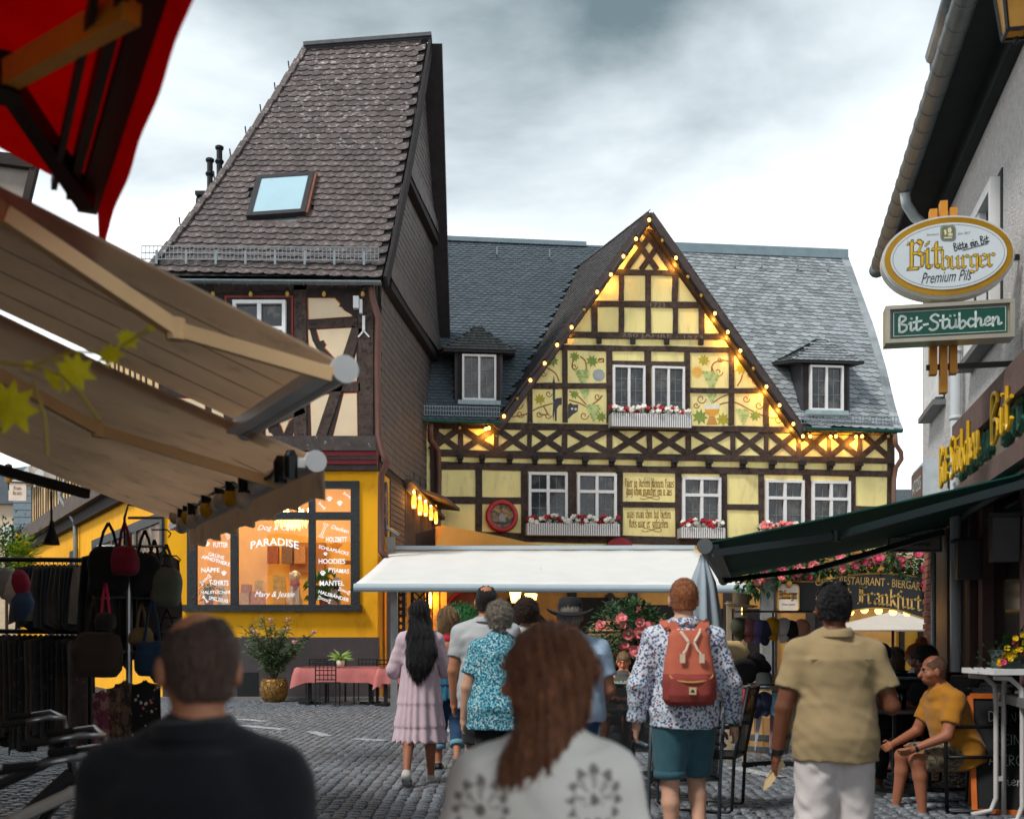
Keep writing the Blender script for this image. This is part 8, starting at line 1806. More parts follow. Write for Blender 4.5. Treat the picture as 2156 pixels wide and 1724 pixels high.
# ================================================================ clothes stall on the left
def cloth_piece(mb,c,rt,w_,h,dp,rg,m=0,taper=.75):
    """a hanging garment: shouldered, gently folded slab"""
    n = 7; vs = []; fwd = rt.cross(Z)
    for s in (-1,1):
        for j,(t,k) in enumerate(((0,.18),(.07,taper),(.5,.92),(1,1))):
            for i in range(n): u = i/(n-1)*2-1; vs.append(c+rt*(u*w_/2*k)-Z*(t*h+.03*abs(u)*(j == 0)+.03*math.sin(u*5+c.x*9)*(j == 3))+fwd*(s*dp/2*(1-u*u*.8)+.025*math.sin(u*9+c.x*40)*t))
    o = 4*n; fs = []
    for j in range(3):
        for i in range(n-1): q = (j*n+i,j*n+i+1,(j+1)*n+i+1,(j+1)*n+i); fs += [q[::-1],tuple(o+x for x in q)]
    for j in range(3): fs += [(j*n,(j+1)*n,o+(j+1)*n,o+j*n),(j*n+n-1,o+j*n+n-1,o+(j+1)*n+n-1,(j+1)*n+n-1)]
    fs += [tuple(3*n+i for i in range(n))+tuple(o+3*n+i for i in range(n-1,-1,-1))]; mb.add(vs,fs,m)
def stall():
    rg = random.Random(21); d = 9.6
    T = thing('clothes_rail','two tier black clothes rail at the left edge under the beige awnings','clothes rail',W(90,1600,d)); T.location.z = gz(d)
    a,b = W(-60,1177,d),W(196,1179,d); a2,b2 = W(-60,1328,d),W(186,1330,d)
    for p,q,nm in ((a,b,'top_rail'),(a2,b2,'lower_rail')): mb = MB(); mb.tube([p,q],.02,8); mb.build(nm,BLACKM,T)
    for x in (-50,190): p = W(x,1177,d); mb = MB(); mb.tube([Vector((p.x,d,gz(d))),p],.02,8); mb.build('upright',BLACKM,T)
    cols = [(C(96,82,74),'taupe'),(C(34,34,36),'black'),(C(70,64,62),'charcoal'),(C(124,104,92),'beige'),(C(48,46,46),'dark grey'),(C(86,66,56),'brown')]
    pos = ['first','second','third','fourth','fifth','sixth','seventh','eighth','ninth','tenth','eleventh','twelfth','thirteenth','fourteenth','fifteenth','sixteenth']
    for i in range(14):
        x = 66+i*9.3; c_,nm = cols[(i*5+i//3) % 6]; mb = MB(); p = W(x,1182,d); cloth_piece(mb,p-Z*.02,Vector((.45,.9,0)).normalized(),.42,rg.uniform(.48,.58),.05,rg); mb.tube([p+Z*.03,p-Z*.03],.004,4)
        tag(mb.build('jacket',fab('jk'+nm.replace(' ',''),c_,.3,6),None,True),f'{nm} jacket, {pos[i]} from the left on the top clothes rail','jacket','jackets on the top rail')
    for i in range(16):
        x = 2+i*11.2; c_,nm = cols[(i*5+i//2+1) % 6]; mb = MB(); p = W(x,1334,d); cloth_piece(mb,p,Vector((.35,.94,0)).normalized(),.34,rg.uniform(.8,.98),.045,rg,taper=.95)
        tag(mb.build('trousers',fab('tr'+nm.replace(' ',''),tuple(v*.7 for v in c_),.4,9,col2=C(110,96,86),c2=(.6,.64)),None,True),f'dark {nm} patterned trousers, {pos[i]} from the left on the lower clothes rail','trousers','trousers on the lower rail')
    # headwear bunch at the far left
    for x,y,c_,nm in ((12,1222,C(150,140,132),'grey'),(28,1232,C(196,176,160),'cream'),(41,1228,C(150,30,54),'crimson'),(48,1265,C(60,74,104),'denim blue')):
        f = Field((-.13,-.12,-.17),(.13,.12,.13),.014); f.loft(Matrix.Identity(4),[(-.15,.03,.02,0),(-.08,.075,.06,0),(0,.085,.07,0),(.07,.06,.05,0),(.11,.02,.02,0)],.02); f.wrinkle(.008,40,int(x)); v,q = f.mesh()
        o = link('knit_cap',np_mesh('knit_cap',[(v,q,0)],fab('kc'+nm.replace(' ',''),c_))); o.location = W(x,y,9.0); tag(o,f'{nm} cap hanging at the far left of the clothes stall','cap','caps at the left of the stall')
    # bag stand
    d = 8.8; p = W(272,1120,d); T = thing('bag_stand','steel bag stand with hooked cross rails crowded with bags','stand',Vector((p.x,d,gz(d))))
    mb = MB(); mb.tube([Vector((p.x,d,gz(d))),p],.024,10); mb.build('pole',STEEL,T)
    for y,x0,x1 in ((1150,205,350),(1258,195,356),(1372,215,352),(1090,270,345)): mb = MB(); mb.tube([W(x0,y,d),W(x1,y,d)],.012,6); mb.build('cross_rail',STEEL,T)
    for x,y in ((372,1170),(352,1190),(374,1300),(385,1318),(352,1115)):
        c = W(x,y,d); mb = MB(); mb.tube([c-Vector((.12,0,0)),c,c+Vector((.03,0,-.03)),c+Vector((.01,0,-.06))],.006,5); mb.build('hook',BLACKM,T)
    for x in (-.3,.3): mb = MB(); mb.beam((p.x,d,gz(d)+.03),(p.x+x,d-.25,gz(d)+.03),.04,.04); mb.build('foot',BLACKM,T)
    def bag(x,y,w_,h,c_,lb,rz=0,strap=.18,round_=3,m2=None,dd=0):
        f = Field((-w_/2-.05,-.13,-h-.04),(w_/2+.05,.13,.05),.014); f.loft(Matrix.Identity(4),[(-h,w_*.36,.05,0),(-h*.85,w_*.48,.085,0),(-h*.4,w_*.5,.08,0),(-h*.1,w_*.42,.055,0),(0,w_*.3,.03,0)],.02,round_); f.wrinkle(.009,26,int(x)); T = thing('hanging_bag',lb,'bag',(0,0,0),'bags on the bag stand'); m_ = fab('bag%d' % (x*7+y),c_,.15,5); field_obj('bag',f,m_,T)
        mb = MB()
        for s in (-1,1): mb.tube([(s*w_*.22,0,-.02),(s*w_*.12,0,strap*.6),(0,0,strap)],.012,5)
        mb.build('strap',m2 or m_,T); T.location = W(x,y,d+dd); T.rotation_euler = (0,0,rz)
    BK_ = C(20,20,22)
    bag(228,1150,.30,.38,BK_,'large black backpack at the top left of the bag stand',.2,dd=-.15); bag(262,1150,.2,.22,C(128,24,50),'dark red pouch hanging near the top of the steel pole',dd=-.2); bag(350,1195,.24,.30,C(88,92,80),'olive green shoulder bag at the right end of the stand',-.1); bag(305,1165,.24,.32,C(28,30,36),'black bag with pale tag to the right of the steel pole',.3); bag(325,1185,.22,.34,C(24,24,28),'black satchel beside the olive shoulder bag',-.3,dd=.1)
    bag(205,1330,.38,.34,C(62,48,40),'wide brown leather handbag low on the left of the bag stand',.1,.30,2.4,dd=-.2); bag(222,1290,.14,.12,C(40,30,34),'small dark pouch on a pink strap above the brown handbag',strap=.22,m2=fab('pinkstrap',C(196,50,90)),dd=-.3); bag(320,1350,.26,.26,C(24,48,72),'navy blue sling bag below the right cross rail',.4,.32,dd=-.1); bag(352,1330,.28,.40,C(20,22,28),'black rucksack at the lower right of the bag stand',dd=.1); bag(298,1320,.18,.14,C(120,98,66),'small tan pouch in the middle of the bag stand')
    for i in range(9):
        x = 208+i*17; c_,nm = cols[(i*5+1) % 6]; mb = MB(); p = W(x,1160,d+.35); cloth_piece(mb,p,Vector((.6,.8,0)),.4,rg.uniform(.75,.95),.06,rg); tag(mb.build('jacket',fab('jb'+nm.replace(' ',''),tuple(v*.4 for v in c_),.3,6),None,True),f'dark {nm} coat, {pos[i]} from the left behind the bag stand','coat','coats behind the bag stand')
    for x,y,h,c_,c2_,lb in ((245,1440,.5,C(120,92,74),C(70,50,44),'brown patterned scarf hanging under the bag stand'),(215,1450,.45,C(150,110,104),C(110,50,70),'pink printed shawl hanging under the brown handbag'),(305,1430,.58,C(24,24,28),C(190,110,90),'black dress with scattered coloured dots under the bag stand'),(262,1430,.5,C(96,78,62),C(50,40,36),'striped tan scarf beside the steel pole')):
        mb = MB(); cloth_piece(mb,W(x,y,d-.1),Vector((1,0,0)),.26 if 'dress' in lb else .16,h,.05,rg,taper=.9); m_ = pattern('dots',c_,[c2_,C(200,190,180)],16,.22) if 'dots' in lb else fab('sc%d' % x,c_,.2,6,col2=c2_,c2=(.48,.52)); tag(mb.build('scarf',m_,None,True),lb,'dress' if 'dress' in lb else 'scarf')
stall()
# ---------------------------------------------------------------- bicycles parked bottom left
def bicycle(label,loc,rz,frame):
    T = thing('bicycle',label,'bicycle',(0,0,0)); r = .34; RB = mat('tyre_rubber',C(24,24,26),.8)
    for x in (-.53,.55):
        mb = MB(); mb.tube([(x+r*math.cos(t),0,r+r*math.sin(t)) for t in [i*math.pi/16 for i in range(32)]],.022,8,closed=True); w_ = mb.build('wheel',RB,T,True); mb = MB(); mb.tube([(x+(r-.03)*math.cos(t),0,r+(r-.03)*math.sin(t)) for t in [i*math.pi/16 for i in range(32)]],.01,6,closed=True); mb.build('rim',STEEL,w_); mb = MB()
        for i in range(14): t = i*math.pi/7; mb.tube([(x,.02*(-1)**i,r),(x+(r-.03)*math.cos(t),0,r+(r-.03)*math.sin(t))],.0025,4)
        mb.tube([(x,-.04,r),(x,.04,r)],.02,8); mb.build('spokes',STEEL,w_)
        mb = MB(); mb.tube([(x+(r+.045)*math.cos(t),0,r+(r+.045)*math.sin(t)) for t in [.3+i*.2 for i in range(13)]],.018,6); mb.build('mudguard',frame,T)
    bb,st,hd = V3(-.07,0,.3),V3(-.2,0,.82),V3(.38,0,.9); mb = MB()
    for a,b,q in ((bb,st,.024),(bb,V3(.40,0,.74),.042),(V3(-.18,0,.6),V3(.38,0,.86),.03),(bb,V3(-.53,0,r),.012),(V3(-.18,0,.68),V3(-.53,0,r),.011),(hd,V3(.43,0,.62),.024)): mb.tube([a,b],q,8)
    mb.build('frame',frame,T); mb = MB(); mb.tube([V3(.43,0,.62),V3(.46,.05,.6),V3(.55,.05,r)],.014,6); mb.tube([V3(.43,0,.62),V3(.46,-.05,.6),V3(.55,-.05,r)],.014,6); mb.build('fork',frame,T)
    mb = MB(); mb.tube([hd,V3(.36,0,1.05)],.014,6); mb.tube([V3(.16,-.3,1.06),V3(.28,-.26,1.08),V3(.36,0,1.06),V3(.28,.26,1.08),V3(.16,.3,1.06)],.014,8); h = mb.build('handlebar',STEEL,T,True)
    for s in (-1,1): mb = MB(); mb.tube([V3(.05,s*.31,1.05),V3(.17,s*.3,1.06)],.019,8); mb.build('grip',RB,h)
    f = Field((-.4,-.12,.8),(-.02,.12,.96),.012); f.cone((-.3,0,.89),(-.08,0,.89),.085,.025,.03,fl=((0,0,1),.45)); field_obj('saddle',f,RB,T); mb = MB(); mb.box(-.75,-.25,-.07,.07,.74,.76); mb.build('carrier',STEEL,T); mb = MB(); mb.ball((-.78,0,.7),(.015,.04,.03)); mb.build('rear_light',mat('rear_red',C(190,30,24),.3),T); mb = MB(); mb.tube([(-.07,-.1,.3),(-.07,.1,.3)],.012,6); [mb.box(-.12,-.02,s*.15-.045,s*.15+.045,.3+s*.16-.01,.3+s*.16+.01) for s in (-1,1)]; mb.lathe([(.09,-.004),(.09,.004)],(-.07,.05,.3),16,Matrix.Rotation(HPI,3,'X')); mb.build('crank',BLACKM,T)
    T.location = loc; T.rotation_euler = (0,0,rz)
bicycle('silver city bicycle parked at the lower left behind the dark shirted man',(-2.35,5.5,.02),.2,mat('silver_paint',C(206,200,192),.35,.08,metal=.1)); bicycle('dark bicycle parked behind the silver one at the left edge',(-2.9,6.4,.04),.35,mat('anthracite_paint',C(60,60,64),.4,.08,metal=.3)); bicycle('second silver bicycle nearest the camera in the bottom left corner',(-2.05,4.7,.0),.12,mat('silver_paint',C(150,146,142)))
# ---------------------------------------------------------------- vine tendril hanging in from the left
def vine_spray():
    T = thing('vine_spray','yellow green grapevine leaves hanging into view at the left edge','vine',W(60,800,3.0)); rg = random.Random(8); VL = mat('vine_leaf',C(226,214,36),.5,.2,14,tl=.6,rnd=.15); d = 3.0
    for pts in ([(-30,760),(60,770),(130,790),(170,830),(210,885)],[(70,770),(150,740),(230,745),(320,690)],[(-20,800),(20,860),(0,910)],[(70,800),(95,880),(100,960)]): mb = MB(); mb.tube([W(x,y,d) for x,y in pts],.0045,5); mb.build('stem',mat('vine_stem',C(150,130,40),.6),T)
    o = [(0,-1),(.25,-.5),(.8,-.75),(.62,-.2),(1,.15),(.55,.25),(.6,.75),(.2,.5),(0,.95),(-.2,.5),(-.6,.75),(-.55,.25),(-1,.15),(-.62,-.2),(-.8,-.75),(-.25,-.5)]
    for x,y,s,rz,tl_ in ((20,855,62,.3,.2),(155,782,46,-.4,.3),(110,800,34,.8,1.0),(268,714,26,.2,.5),(232,748,30,-.6,.9),(318,692,10,.2,.8),(60,770,14,0,.4)):
        c = W(x,y,d+rg.uniform(-.05,.05)); k = s*d/F; mb = MB(); R = Matrix.Rotation(rz,3,'Y') @ Matrix.Rotation(tl_,3,'X'); vs = [c+R @ V3(p*k,.12*k*abs(p),q*k) for p,q in o]+[c+R @ V3(0,-.05*k,0)]; mb.add(vs,[(i,(i+1) % 16,16) for i in range(16)]); mb.build('leaf',VL,T)
vine_spray()
# ---------------------------------------------------------------- far end of the left street
def far_street():
    d = 52.0; T = thing('far_cream_house','distant cream house with a slate corner and dark roof at the far left','house',W(10,1370,d)); P_ = PF(d)
    mb = MB(); P_.ppoly(mb,[(-500,1400),(62,1400),(62,1055),(-500,1055)],-3,0); mb.build('wall',mat('far_cream',C(206,186,160),.9),T); mb = MB(); P_.ppoly(mb,[(-500,1060),(70,1060),(30,990),(-500,960)],-4,.3); mb.build('roof',SLATE_D,T)
    mb = MB(); P_.ppoly(mb,[(28,1118),(64,1118),(64,980),(30,985)],.0,.8); mb.build('slate_corner',mat('far_slate',C(120,136,146),.6,.2),T)
    for i in range(9): mb = MB(); P_.ppoly(mb,[(27,1118-i*15),(65,1118-i*15),(65,1105-i*15),(28,1105-i*15)],.8,.84); mb.build('slate',mat('far_slate',C(120,136,146)),T)
    a,b = P_.uz(8,1150),P_.uz(28,1105); window(P_,T,a[0],b[0],a[1],b[1],2,None,(2,2),.05,.1,.1)
    T = thing('far_ochre_house','distant ochre house beyond the end of the yellow shop wall','house',W(52,1370,48)); mb = MB(); PF(48).ppoly(mb,[(34,1400),(72,1400),(72,1118),(34,1118)],-2,0); mb.build('wall',OCHRE,T); mb = MB(); PF(48).ppoly(mb,[(30,1120),(76,1120),(72,1108),(34,1108)],-2,.3); mb.build('eave',SLATE_D,T)
    # hanging inn sign and lantern
    d = 32.; p = PF(d); T = thing('hanging_inn_sign','small cream arched inn sign hanging on an iron bracket at far left','sign',W(36,1054,d)); mb = MB(); p.ppoly(mb,[(18,1054),(55,1054),(55,1022),(50,1012),(36,1007),(24,1012),(18,1022)],-.04,0); mb.build('board',mat('plaque_cream',C(232,214,196)),T); mb = MB(); put_black(mb,'frum',p.P(*p.uz(37,1028,.01),.01),p.u,Z,.22,.07); put_black(mb,'kranz',p.P(*p.uz(37,1038,.01),.01),p.u,Z,.26,.07); mb.build('lettering',VMAT,T); mb = MB(); mb.tube([W(15,1014,d-.02),W(58,1016,d-.02)],.02,5); mb.build('bracket',BLACKM,T)
    c = W(18,1000,30); T = thing('street_lantern','small iron street lantern above the hanging inn sign','lantern',c-Z*.3); mb = MB(); mb.lathe([(.08,-.2),(.13,.1)],c,6); mb.build('glass',mat('amber_pane',C(196,150,76)),T); mb = MB(); mb.lathe([(.17,.1),(.1,.2),(.1,.26),(.02,.3)],c,6); mb.tube([c-Z*.2,c-Z*.4],.02,5); mb.build('hood',BLACKM,T)
    rg = random.Random(3)
    for x,y,r,m_,lb in ((14,1160,.85,LEAFG,'dark leafy shrub at the far end of the left street'),(40,1172,.5,mat('lime_leaf',C(150,180,40),.6,.2,tl=.3),'bright lime green shrub beside the dark one at far left')):
        c = W(x,y,36); T = thing('street_shrub',lb,'shrub',V3(c.x,36,GZ)); mb = MB()
        for i in range(900): q = V3(rg.gauss(0,.45),rg.gauss(0,.45),rg.gauss(0,.45)); mb.leaf(c+q*r,q+V3(rg.uniform(-.5,.5),rg.uniform(-.5,.5),.2),Z,.16,.08)
        mb.build('foliage',m_,T); mb = MB(); mb.tube([V3(c.x,36,GZ),c],.05,6); mb.build('stem',mat('bark',C(70,58,44)),T)
    for x,s in ((64,1),(96,1.15)):
        T = thing('balcony_box','white picket balcony box on the left flank, '+('farther' if s == 1 else 'nearer')+' one','flower box',PLF.P(PLF.uz(x,1000)[0],6.6,.1)); a = PLF.uz(x-9,1025,.3); b = PLF.uz(x+11,995,.3); mb = MB(); PLF.box(mb,a[0],b[0],a[1],b[1]+.2,.12,.5); mb.build('trough',WHITEP,T)
        for i in range(7): mb = MB(); u_ = lerp(a[0],b[0],i/6); PLF.box(mb,u_-.05,u_+.05,a[1]-.02,b[1]+.25,.51,.54); mb.build('picket',WHITEP,T)
    # right gap
    T = thing('far_slate_house','distant slate roofed house seen in the gap right of the inn','house',W(1920,1370,60)); p = PF(60); mb = MB(); p.ppoly(mb,[(1840,1400),(2300,1400),(2300,1055),(1840,1055)],-3,0); mb.build('wall',mat('far_cream',C(206,186,160)),T); mb = MB(); p.ppoly(mb,[(1840,1062),(2300,1062),(2300,1030),(1840,1030)],-3,.4); mb.build('roof',SLATE_D,T)
    T = thing('rear_terrace_wall','ochre rear wall of the beer garden behind the cream parasol','wall',W(1900,1440,36)); p = PF(36); mb = MB(); p.ppoly(mb,[(1830,1440),(2100,1440),(2100,1290),(1830,1290)],-.3,0); mb.build('wall',mat('ochre_dull',C(206,150,48)),T)
    for x in (1850,1895,1935): mb = MB(); p.pbox(mb,x,x+10,1290,1440,.001,.1); mb.build('post',TIMBERD,T)
VMAT = mat('verse_brown',C(150,108,52)); far_street()
# ================================================================ hat stall
def hats():
    d = 12.0; p0 = W(1627,1385,d); T = thing('hat_stand','steel hat stand with two hooked rails beside the tan shirted man','stand',V3(p0.x,d,gz(d)))
    mb = MB(); mb.tube([V3(p0.x,d,gz(d)),W(1627,1285,d)],.02,8); mb.build('pole',STEEL,T)
    for y,x0,x1 in ((1287,1545,1712),(1448,1560,1690)): mb = MB(); mb.tube([W(x0,y,d),W(x1,y,d)],.012,6); mb.build('rail',STEEL,T)
    for x in (-.35,.35): mb = MB(); mb.beam((p0.x,d,gz(d)+.03),(p0.x+x,d-.2,gz(d)+.03),.05,.05); mb.build('foot',BLACKM,T)
    for x in (1535,1568): mb = MB(); a = W(x,1265,d+.3); mb.box(a.x-.025,a.x+.025,d+.28,d+.32,gz(d),a.z); mb.build('slotted_upright',mat('slotted_wood',C(176,156,126),.7),T)
    def cap(x,y,c_,lb,rz,tilt,dd=0):
        f = Field((-.13,-.2,-.11),(.13,.14,.13),.011); f.ell((0,0,0),(.09,.1,.095),.01); f.cut((0,0,-.01),(0,0,-1)); f.wrinkle(.004,30,int(x)); m_ = fab('cap%d' % x,c_,.08,10); Tc = thing('baseball_cap',lb,'cap',(0,0,0),'caps on the hat stand'); field_obj('crown',f,m_,Tc)
        mb = MB(); n = 12; vs = []
        for k in (0,1):
            for r in (0,1):
                for i in range(n+1): a = math.pi*(.12+.76*i/n); vs.append(((.088+.0*r)*math.cos(a)*(1-.15*r),-.085*math.sin(a)-r*.085*math.sin(a),-.005-.02*math.cos(a)**2*(1+r)-.012*r-k*.005))
        o = 2*(n+1); fs = []
        for i in range(n): fs += [(i,i+1,n+2+i,n+1+i),(o+i+1,o+i,o+n+1+i,o+n+2+i),(n+1+i,n+2+i,o+n+2+i,o+n+1+i)]
        mb.add(vs,fs); mb.build('brim',m_,Tc,True); Tc.location = W(x,y,d+dd-.12); Tc.rotation_euler = (tilt,0,rz)
    for x,y,c_,nm,rz,ti in ((1556,1318,C(66,70,52),'olive',-.6,1.25),(1576,1320,C(150,90,96),'dusty rose',-.4,1.2),(1594,1322,C(112,96,150),'lilac',-.2,1.15),(1610,1325,C(52,58,84),'navy',.1,1.3),(1626,1318,C(208,148,26),'mustard yellow',.3,1.1),(1650,1320,C(214,206,204),'white',-.5,1.2),(1666,1325,C(40,36,40),'black',.2,1.25),(1688,1322,C(214,146,120),'peach',-.4,1.15)): cap(x,y,c_,nm+' baseball cap on the upper rail of the hat stand',rz,ti)
    for x,y,c_,nm,rz,ti in ((1566,1470,C(186,50,66),'red',-.5,1.3),(1580,1480,C(200,138,40),'ochre',-.3,1.3),(1592,1478,C(40,44,70),'dark navy',.0,1.3),(1610,1475,C(92,138,190),'cornflower blue',.1,1.1),(1634,1478,C(130,184,204),'sky blue',.2,1.1),(1655,1480,C(60,90,100),'petrol',.1,1.2)): cap(x,y,c_,nm+' baseball cap on the lower rail of the hat stand',rz,ti)
    def brimhat(x,y,c_,lb,tx,ty,s=1):
        mb = MB(); n = 24; pr = [(.0,.12),(.05,.125),(.078,.11),(.088,.0),(.12,-.004),(.17,.012),(.171,.006),(.12,-.012),(.085,-.01)]; mb.lathe([(max(.001,r*s),z_*s) for r,z_ in pr],(0,0,0),n); o = mb.build('brimmed_hat',mat('felt_%d' % (x+y),c_,.9,.12,10),None,True); o.location = W(x,y,d-.2); o.rotation_euler = (tx,ty,0); tag(o,lb,'hat','brimmed hats on the stall')
    for x,y,c_,lb,tx,ty in ((1590,1400,C(30,30,36),'black brimmed hat hanging tilted in the middle of the hat stall',-.5,.5),(1608,1440,C(56,60,60),'charcoal brimmed hat resting on the lower rail',0,0),(1655,1440,C(176,136,104),'tan brimmed hat standing on edge at the right of the lower rail',-.9,.3),(1548,1375,C(204,176,126),'straw brimmed hat at the left of the hat stall',-.6,.6),(1565,1415,C(36,34,36),'dark felt hat half hidden behind the ginger man',-1.0,.1),(1560,1275,C(196,170,140),'beige brimmed hat on top of the slotted uprights',0,.1)): brimhat(x,y,c_,lb,tx,ty)
    for x,c_,nm in ((1572,C(200,200,206),'white'),(1592,C(176,178,186),'pale grey'),(1622,C(156,116,116),'dusty rose'),(1640,C(50,74,90),'petrol')): mb = MB(); a,b,c = W(x,1500,d-.05),W(x+14,1502,d-.05),W(x-2,1580,d-.1); mb.prism([a,b,c],(0,.02,0)); tag(mb.build('neck_scarf',fab('ns'+nm.replace(' ',''),c_)),nm+' pointed scarf hanging below the caps','scarf')
    # wine barrel
    c = V3(W(1612,1560,13.4).x,13.4,gz(13.4)); T = thing('wine_barrel','pale oak wine barrel with grey hoops below the caps','barrel',c); pr = lambda z_: .25+.07*math.sin(math.pi*z_/.85); nst = 20
    for i in range(nst):
        mb = MB(); a0,a1 = 2*math.pi*(i+.03)/nst,2*math.pi*(i+.97)/nst; vs = []
        for z_ in (0,.2,.425,.65,.85): vs += [c+V3(pr(z_)*math.cos(a0),pr(z_)*math.sin(a0),z_),c+V3(pr(z_)*math.cos(a1),pr(z_)*math.sin(a1),z_)]
        mb.add(vs,[(2*j,2*j+1,2*j+3,2*j+2) for j in range(4)]); mb.build('stave',mat('oak',C(196,150,96),.7,.2,5,.3,stretch=(4,4,.6),rnd=.12),T)
    for z_ in (.06,.2,.62,.78): mb = MB(); mb.lathe([(pr(z_-.03)+.006,z_-.03),(pr(z_+.03)+.006,z_+.03),(pr(z_+.03)-.01,z_+.03),(pr(z_-.03)-.01,z_-.03)],c,28); mb.build('hoop',ZINC,T)
    mb = MB(); mb.lathe([(.24,.82),(.24,.84)],c,24); mb.build('lid',mat('oak',C(196,150,96)),T)
hats()
# ---------------------------------------------------------------- black mesh armchairs, tables, terrace bits
MESHB = mat('mesh_black',C(24,26,28),.8,.2,60,alpha=.72); GREYM = mat('grey_tube',C(92,104,112),.4,.1,metal=.5)
def armchair(loc,rz,label,frame=GREYM):
    T = thing('mesh_armchair',label,'chair',(0,0,0),'black mesh armchairs'); mb = MB()
    mb.obox((0,.0,.44),(.24,0,0),(0,.23,0),(0,0,.012)); mb.build('seat',MESHB,T); mb = MB(); mb.obox((0,-.27,.72),(.23,0,0),(0,-.045,.26),(0,.012,.002)); mb.build('backrest',MESHB,T)
    for s in (-1,1):
        mb = MB(); mb.tube([(s*.25,-.33,.99),(s*.25,-.22,.44),(s*.25,-.20,.03),(s*.25,-.17,.012),(s*.25,.2,.012)],.014,8); mb.tube([(s*.25,.22,.44),(s*.25,-.22,.44)],.014,8); mb.build('leg',frame,T,True); mb = MB(); mb.tube([(s*.27,-.27,.68),(s*.27,.16,.68),(s*.27,.23,.64),(s*.26,.24,.5),(s*.25,.22,.012)],.016,8); mb.build('armrest',frame,T,True)
    mb = MB(); mb.tube([(-.25,-.33,.99),(.25,-.33,.99)],.014,8); mb.build('top_rail',frame,T); T.location = loc; T.rotation_euler = (0,0,rz)
at = lambda px,d: (W(px,1500,d).x,d,gz(d))
armchair(at(1425,8.1),.1,'black mesh armchair directly in front of the ginger man, back turned'); armchair(at(1345,9.6),-.5,'black mesh armchair left of the ginger man, farther off'); armchair(at(1310,14.9),math.pi-.25,'black mesh armchair holding the seated sunburnt man'); armchair(at(1500,9.2),1.2,'black mesh armchair turned sideways right of the ginger man',BLACKM)
armchair((W(2018,1500,9.2).x,9.2,gz(9.2)-.0),HPI+.1,'dark armchair under the man in the mustard t-shirt',BLACKM); armchair(at(1966,10.3),HPI+.15,'dark armchair under the bearded man',BLACKM); armchair(at(1893,10.4),-.3,'empty grey tube chair in the shade beside the tan shirted man')
for px,d,lb in ((1884,12.2,'dark armchair under the woman in the yellow top'),(1857,11.4,'dark armchair under the man in the blue cap'),(1938,11.6,'dark armchair under the red haired woman')): armchair(at(px,d),.2,lb,BLACKM)
def table(px,d,r,h,label,top):
    x,y,z_ = at(px,d); T = thing('round_table',label,'table',(x,y,z_)); mb = MB(); mb.lathe([(r-.01,h-.025),(r,h-.015),(r,h),(r-.02,h+.002)],(x,y,z_),28); mb.build('tabletop',top,T); mb = MB(); mb.lathe([(.22,0),(.2,.03),(.03,.05),(.025,h-.025)],(x,y,z_),14); mb.build('pedestal',BLACKM,T); return V3(x,y,z_+h)
table(1318,10.3,.36,.73,'round glass topped table beside the mesh armchairs',mat('table_glass',C(130,150,150),.1,.05,coat=.5)); tp = table(1885,9.9,.42,.74,'round dark terrace table with a beer glass',mat('dark_top',C(34,32,34),.4))
T = thing('beer_glass','half full beer glass on the dark terrace table','glass',tp+V3(.02,-.1,.003)); c = tp+V3(.02,-.1,.004); mb = MB(); mb.lathe([(.032,0),(.038,.1)],c+V3(0,0,.006),14); mb.build('beer',mat('beer',C(214,140,20),.1,.1,trans=.3),T,True); mb = MB(); mb.lathe([(.036,0),(.044,.17),(.042,.17),(.035,.004)],c,16); mb.build('glass',CLEAR,T,True)
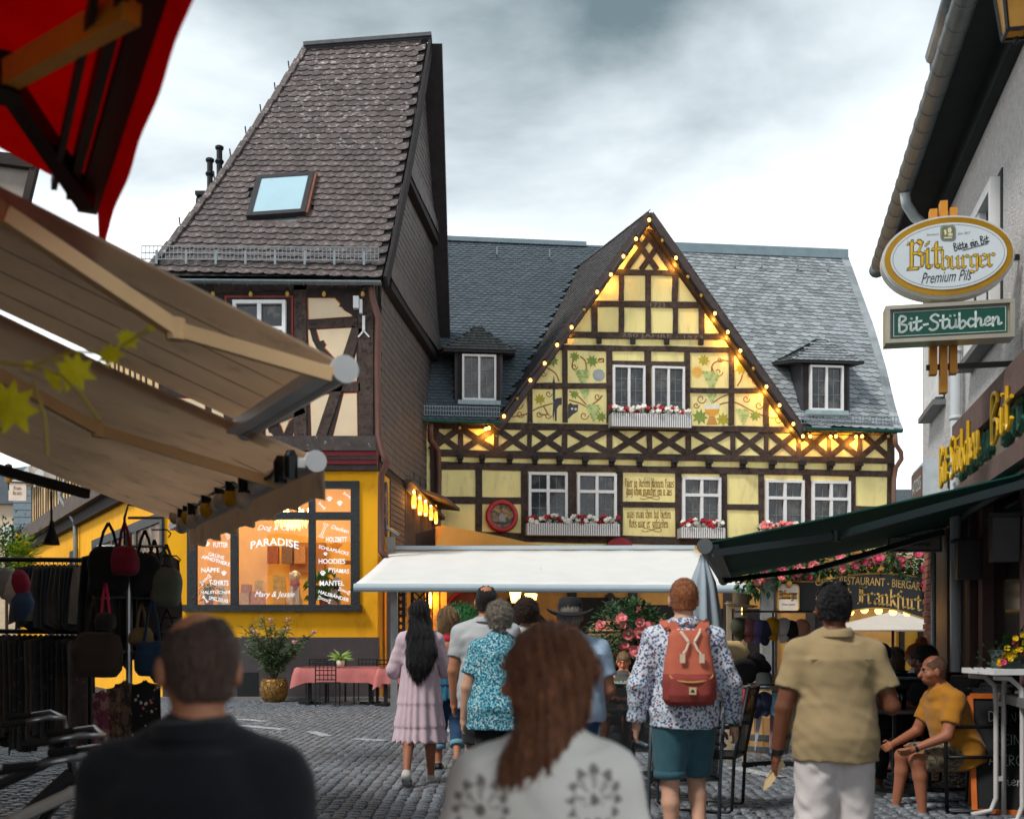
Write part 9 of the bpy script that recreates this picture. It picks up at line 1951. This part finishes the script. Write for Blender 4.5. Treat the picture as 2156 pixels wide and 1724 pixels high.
def right_corner():
    d = 8.7; T = thing('high_table','white high table with rounded tube legs at the right edge','table',at(2150,d)); a = W(2052,1412,d); x0,zt = a.x,a.z; WT = mat('white_tube',C(196,192,190),.4,.05); mb = MB(); mb.box(x0,x0+.42,d-.35,d+.25,zt-.02,zt+.02); mb.build('tabletop',WHITEP,T)
    for dy in (-.28,.18):
        mb = MB(); g = gz(d); mb.tube([V3(x0+.03,d+dy,zt-.04),V3(x0+.15,d+dy,zt-.05),V3(x0+.23,d+dy,zt-.12),V3(x0+.24,d+dy,zt-.3),V3(x0+.24,d+dy,g+.15),V3(x0+.20,d+dy,g+.05),V3(x0+.05,d+dy,g+.02)],.02,8); mb.tube([V3(x0+.31,d+dy,zt-.03),V3(x0+.3,d+dy,zt-.2),V3(x0+.3,d+dy,g+.02)],.02,8); mb.build('leg',WT,T,True); mb = MB(); [mb.beam((x0+.24,d+dy,z_),(x0+.30,d+dy,z_),.03,.035) for z_ in (zt-.26,g+.3)]; mb.build('stretcher',WT,T)
    rg = random.Random(14); c = W(2128,1385,d-.05); T = thing('flower_trough','trough of yellow and magenta petunias on the white high table','flower box',V3(c.x,d,zt+.022)); mb = MB(); mb.box(c.x-.1,c.x+.25,d-.14,d+.06,zt+.022,zt+.16); mb.build('trough',mat('trough_grey',C(70,80,84),.6),T); mb = MB()
    for i in range(500): q = V3(rg.gauss(0,.1),rg.gauss(0,.06),rg.gauss(.0,.06)); mb.leaf(c+V3(.03,-.05,.05)+q-Z*max(0,-q.x)*.4,q+V3(0,-.3,.2),Z,.05,.025)
    mb.build('foliage',LEAFG,T); ym,mm = blossom_mesh('blossom',mat('petal_yellow',C(236,196,30),.6),.022),blossom_mesh('blossom',mat('petal_magenta',C(206,70,104)),.024)
    for i in range(46): q = V3(rg.gauss(0,.11),rg.uniform(-.16,-.05),rg.gauss(.02,.06)); link('blossom',ym if rg.random() < .7 else mm,T,Matrix.Translation(c+V3(.03,0,.05)+q-Z*max(0,-q.x)*.4) @ Matrix.Rotation(1.3,4,'X'))
    d = 8.95; P_ = Plane(*W(2090,1600,d).xy,.978,-.209); T = thing('chalkboard','leaning orange framed chalkboard with drinks list beside the high table','chalkboard',at(2090,d)); g = gz(d); lean = .22; B = lambda u,v,o=0: P_.P(u,g+v,o)-P_.n*(lean*v); wd,h = .52,.92; u0 = P_.uz(2052,1700)[0]
    mb = MB(); mb.prism([B(u0,0),B(u0+wd,0),B(u0+wd,h),B(u0,h)],P_.n*-.02); mb.build('board',mat('slate_board',C(24,26,28),.8,.2),T); mb = MB()
    for p,q in (((0,0),(0,h)),((wd,0),(wd,h)),((0,h),(wd,h)),((0,.02),(wd,.02))): mb.beam(B(u0+p[0],p[1],.005),B(u0+q[0],q[1],.005),.04,.03,P_.n)
    mb.build('frame',mat('orange_wood',C(206,104,36),.6,.15),T); mb = MB()
    for s,v,w_ in (('DRINK',.76,.28),('APEROL',.42,.30),('WEIN',.58,.2),('Bier',.26,.18)): put_hand(mb,s,B(u0+.27,v,.012),P_.u,(Z-P_.n*lean).normalized(),w_,.055,.003,P_.n)
    mb.build('chalk_writing',mat('chalk',C(190,190,190),.9),T); mb = MB(); mb.beam(B(u0+.04,h,-.03),V3(*(B(u0+.04,0)-P_.n*.42).xy,g),.03,.02); mb.build('prop_leg',mat('orange_wood',C(206,104,36)),T)
    for x,y,lb in ((2030,1175,'black box wall lamp under the green awning nearest the white pipe'),(2105,1130,'larger black box wall lamp under the green awning at the right edge')):
        u_,z_ = PR.uz(x,y,.15); T = thing('box_lamp',lb,'lamp',PR.P(u_,z_-.2,.1)); mb = MB(); mb.prism([PR.P(u_-.1,z_+.15,.02),PR.P(u_+.1,z_+.15,.02),PR.P(u_+.07,z_-.2,.02),PR.P(u_-.07,z_-.2,.02)],RN*.2); mb.build('housing',mat('lamp_grey',C(70,66,66),.5),T); mb = MB(); PR.box(mb,u_-.12,u_+.12,z_+.15,z_+.18,.0,.25); mb.build('hood',BLACKM,T)
right_corner()
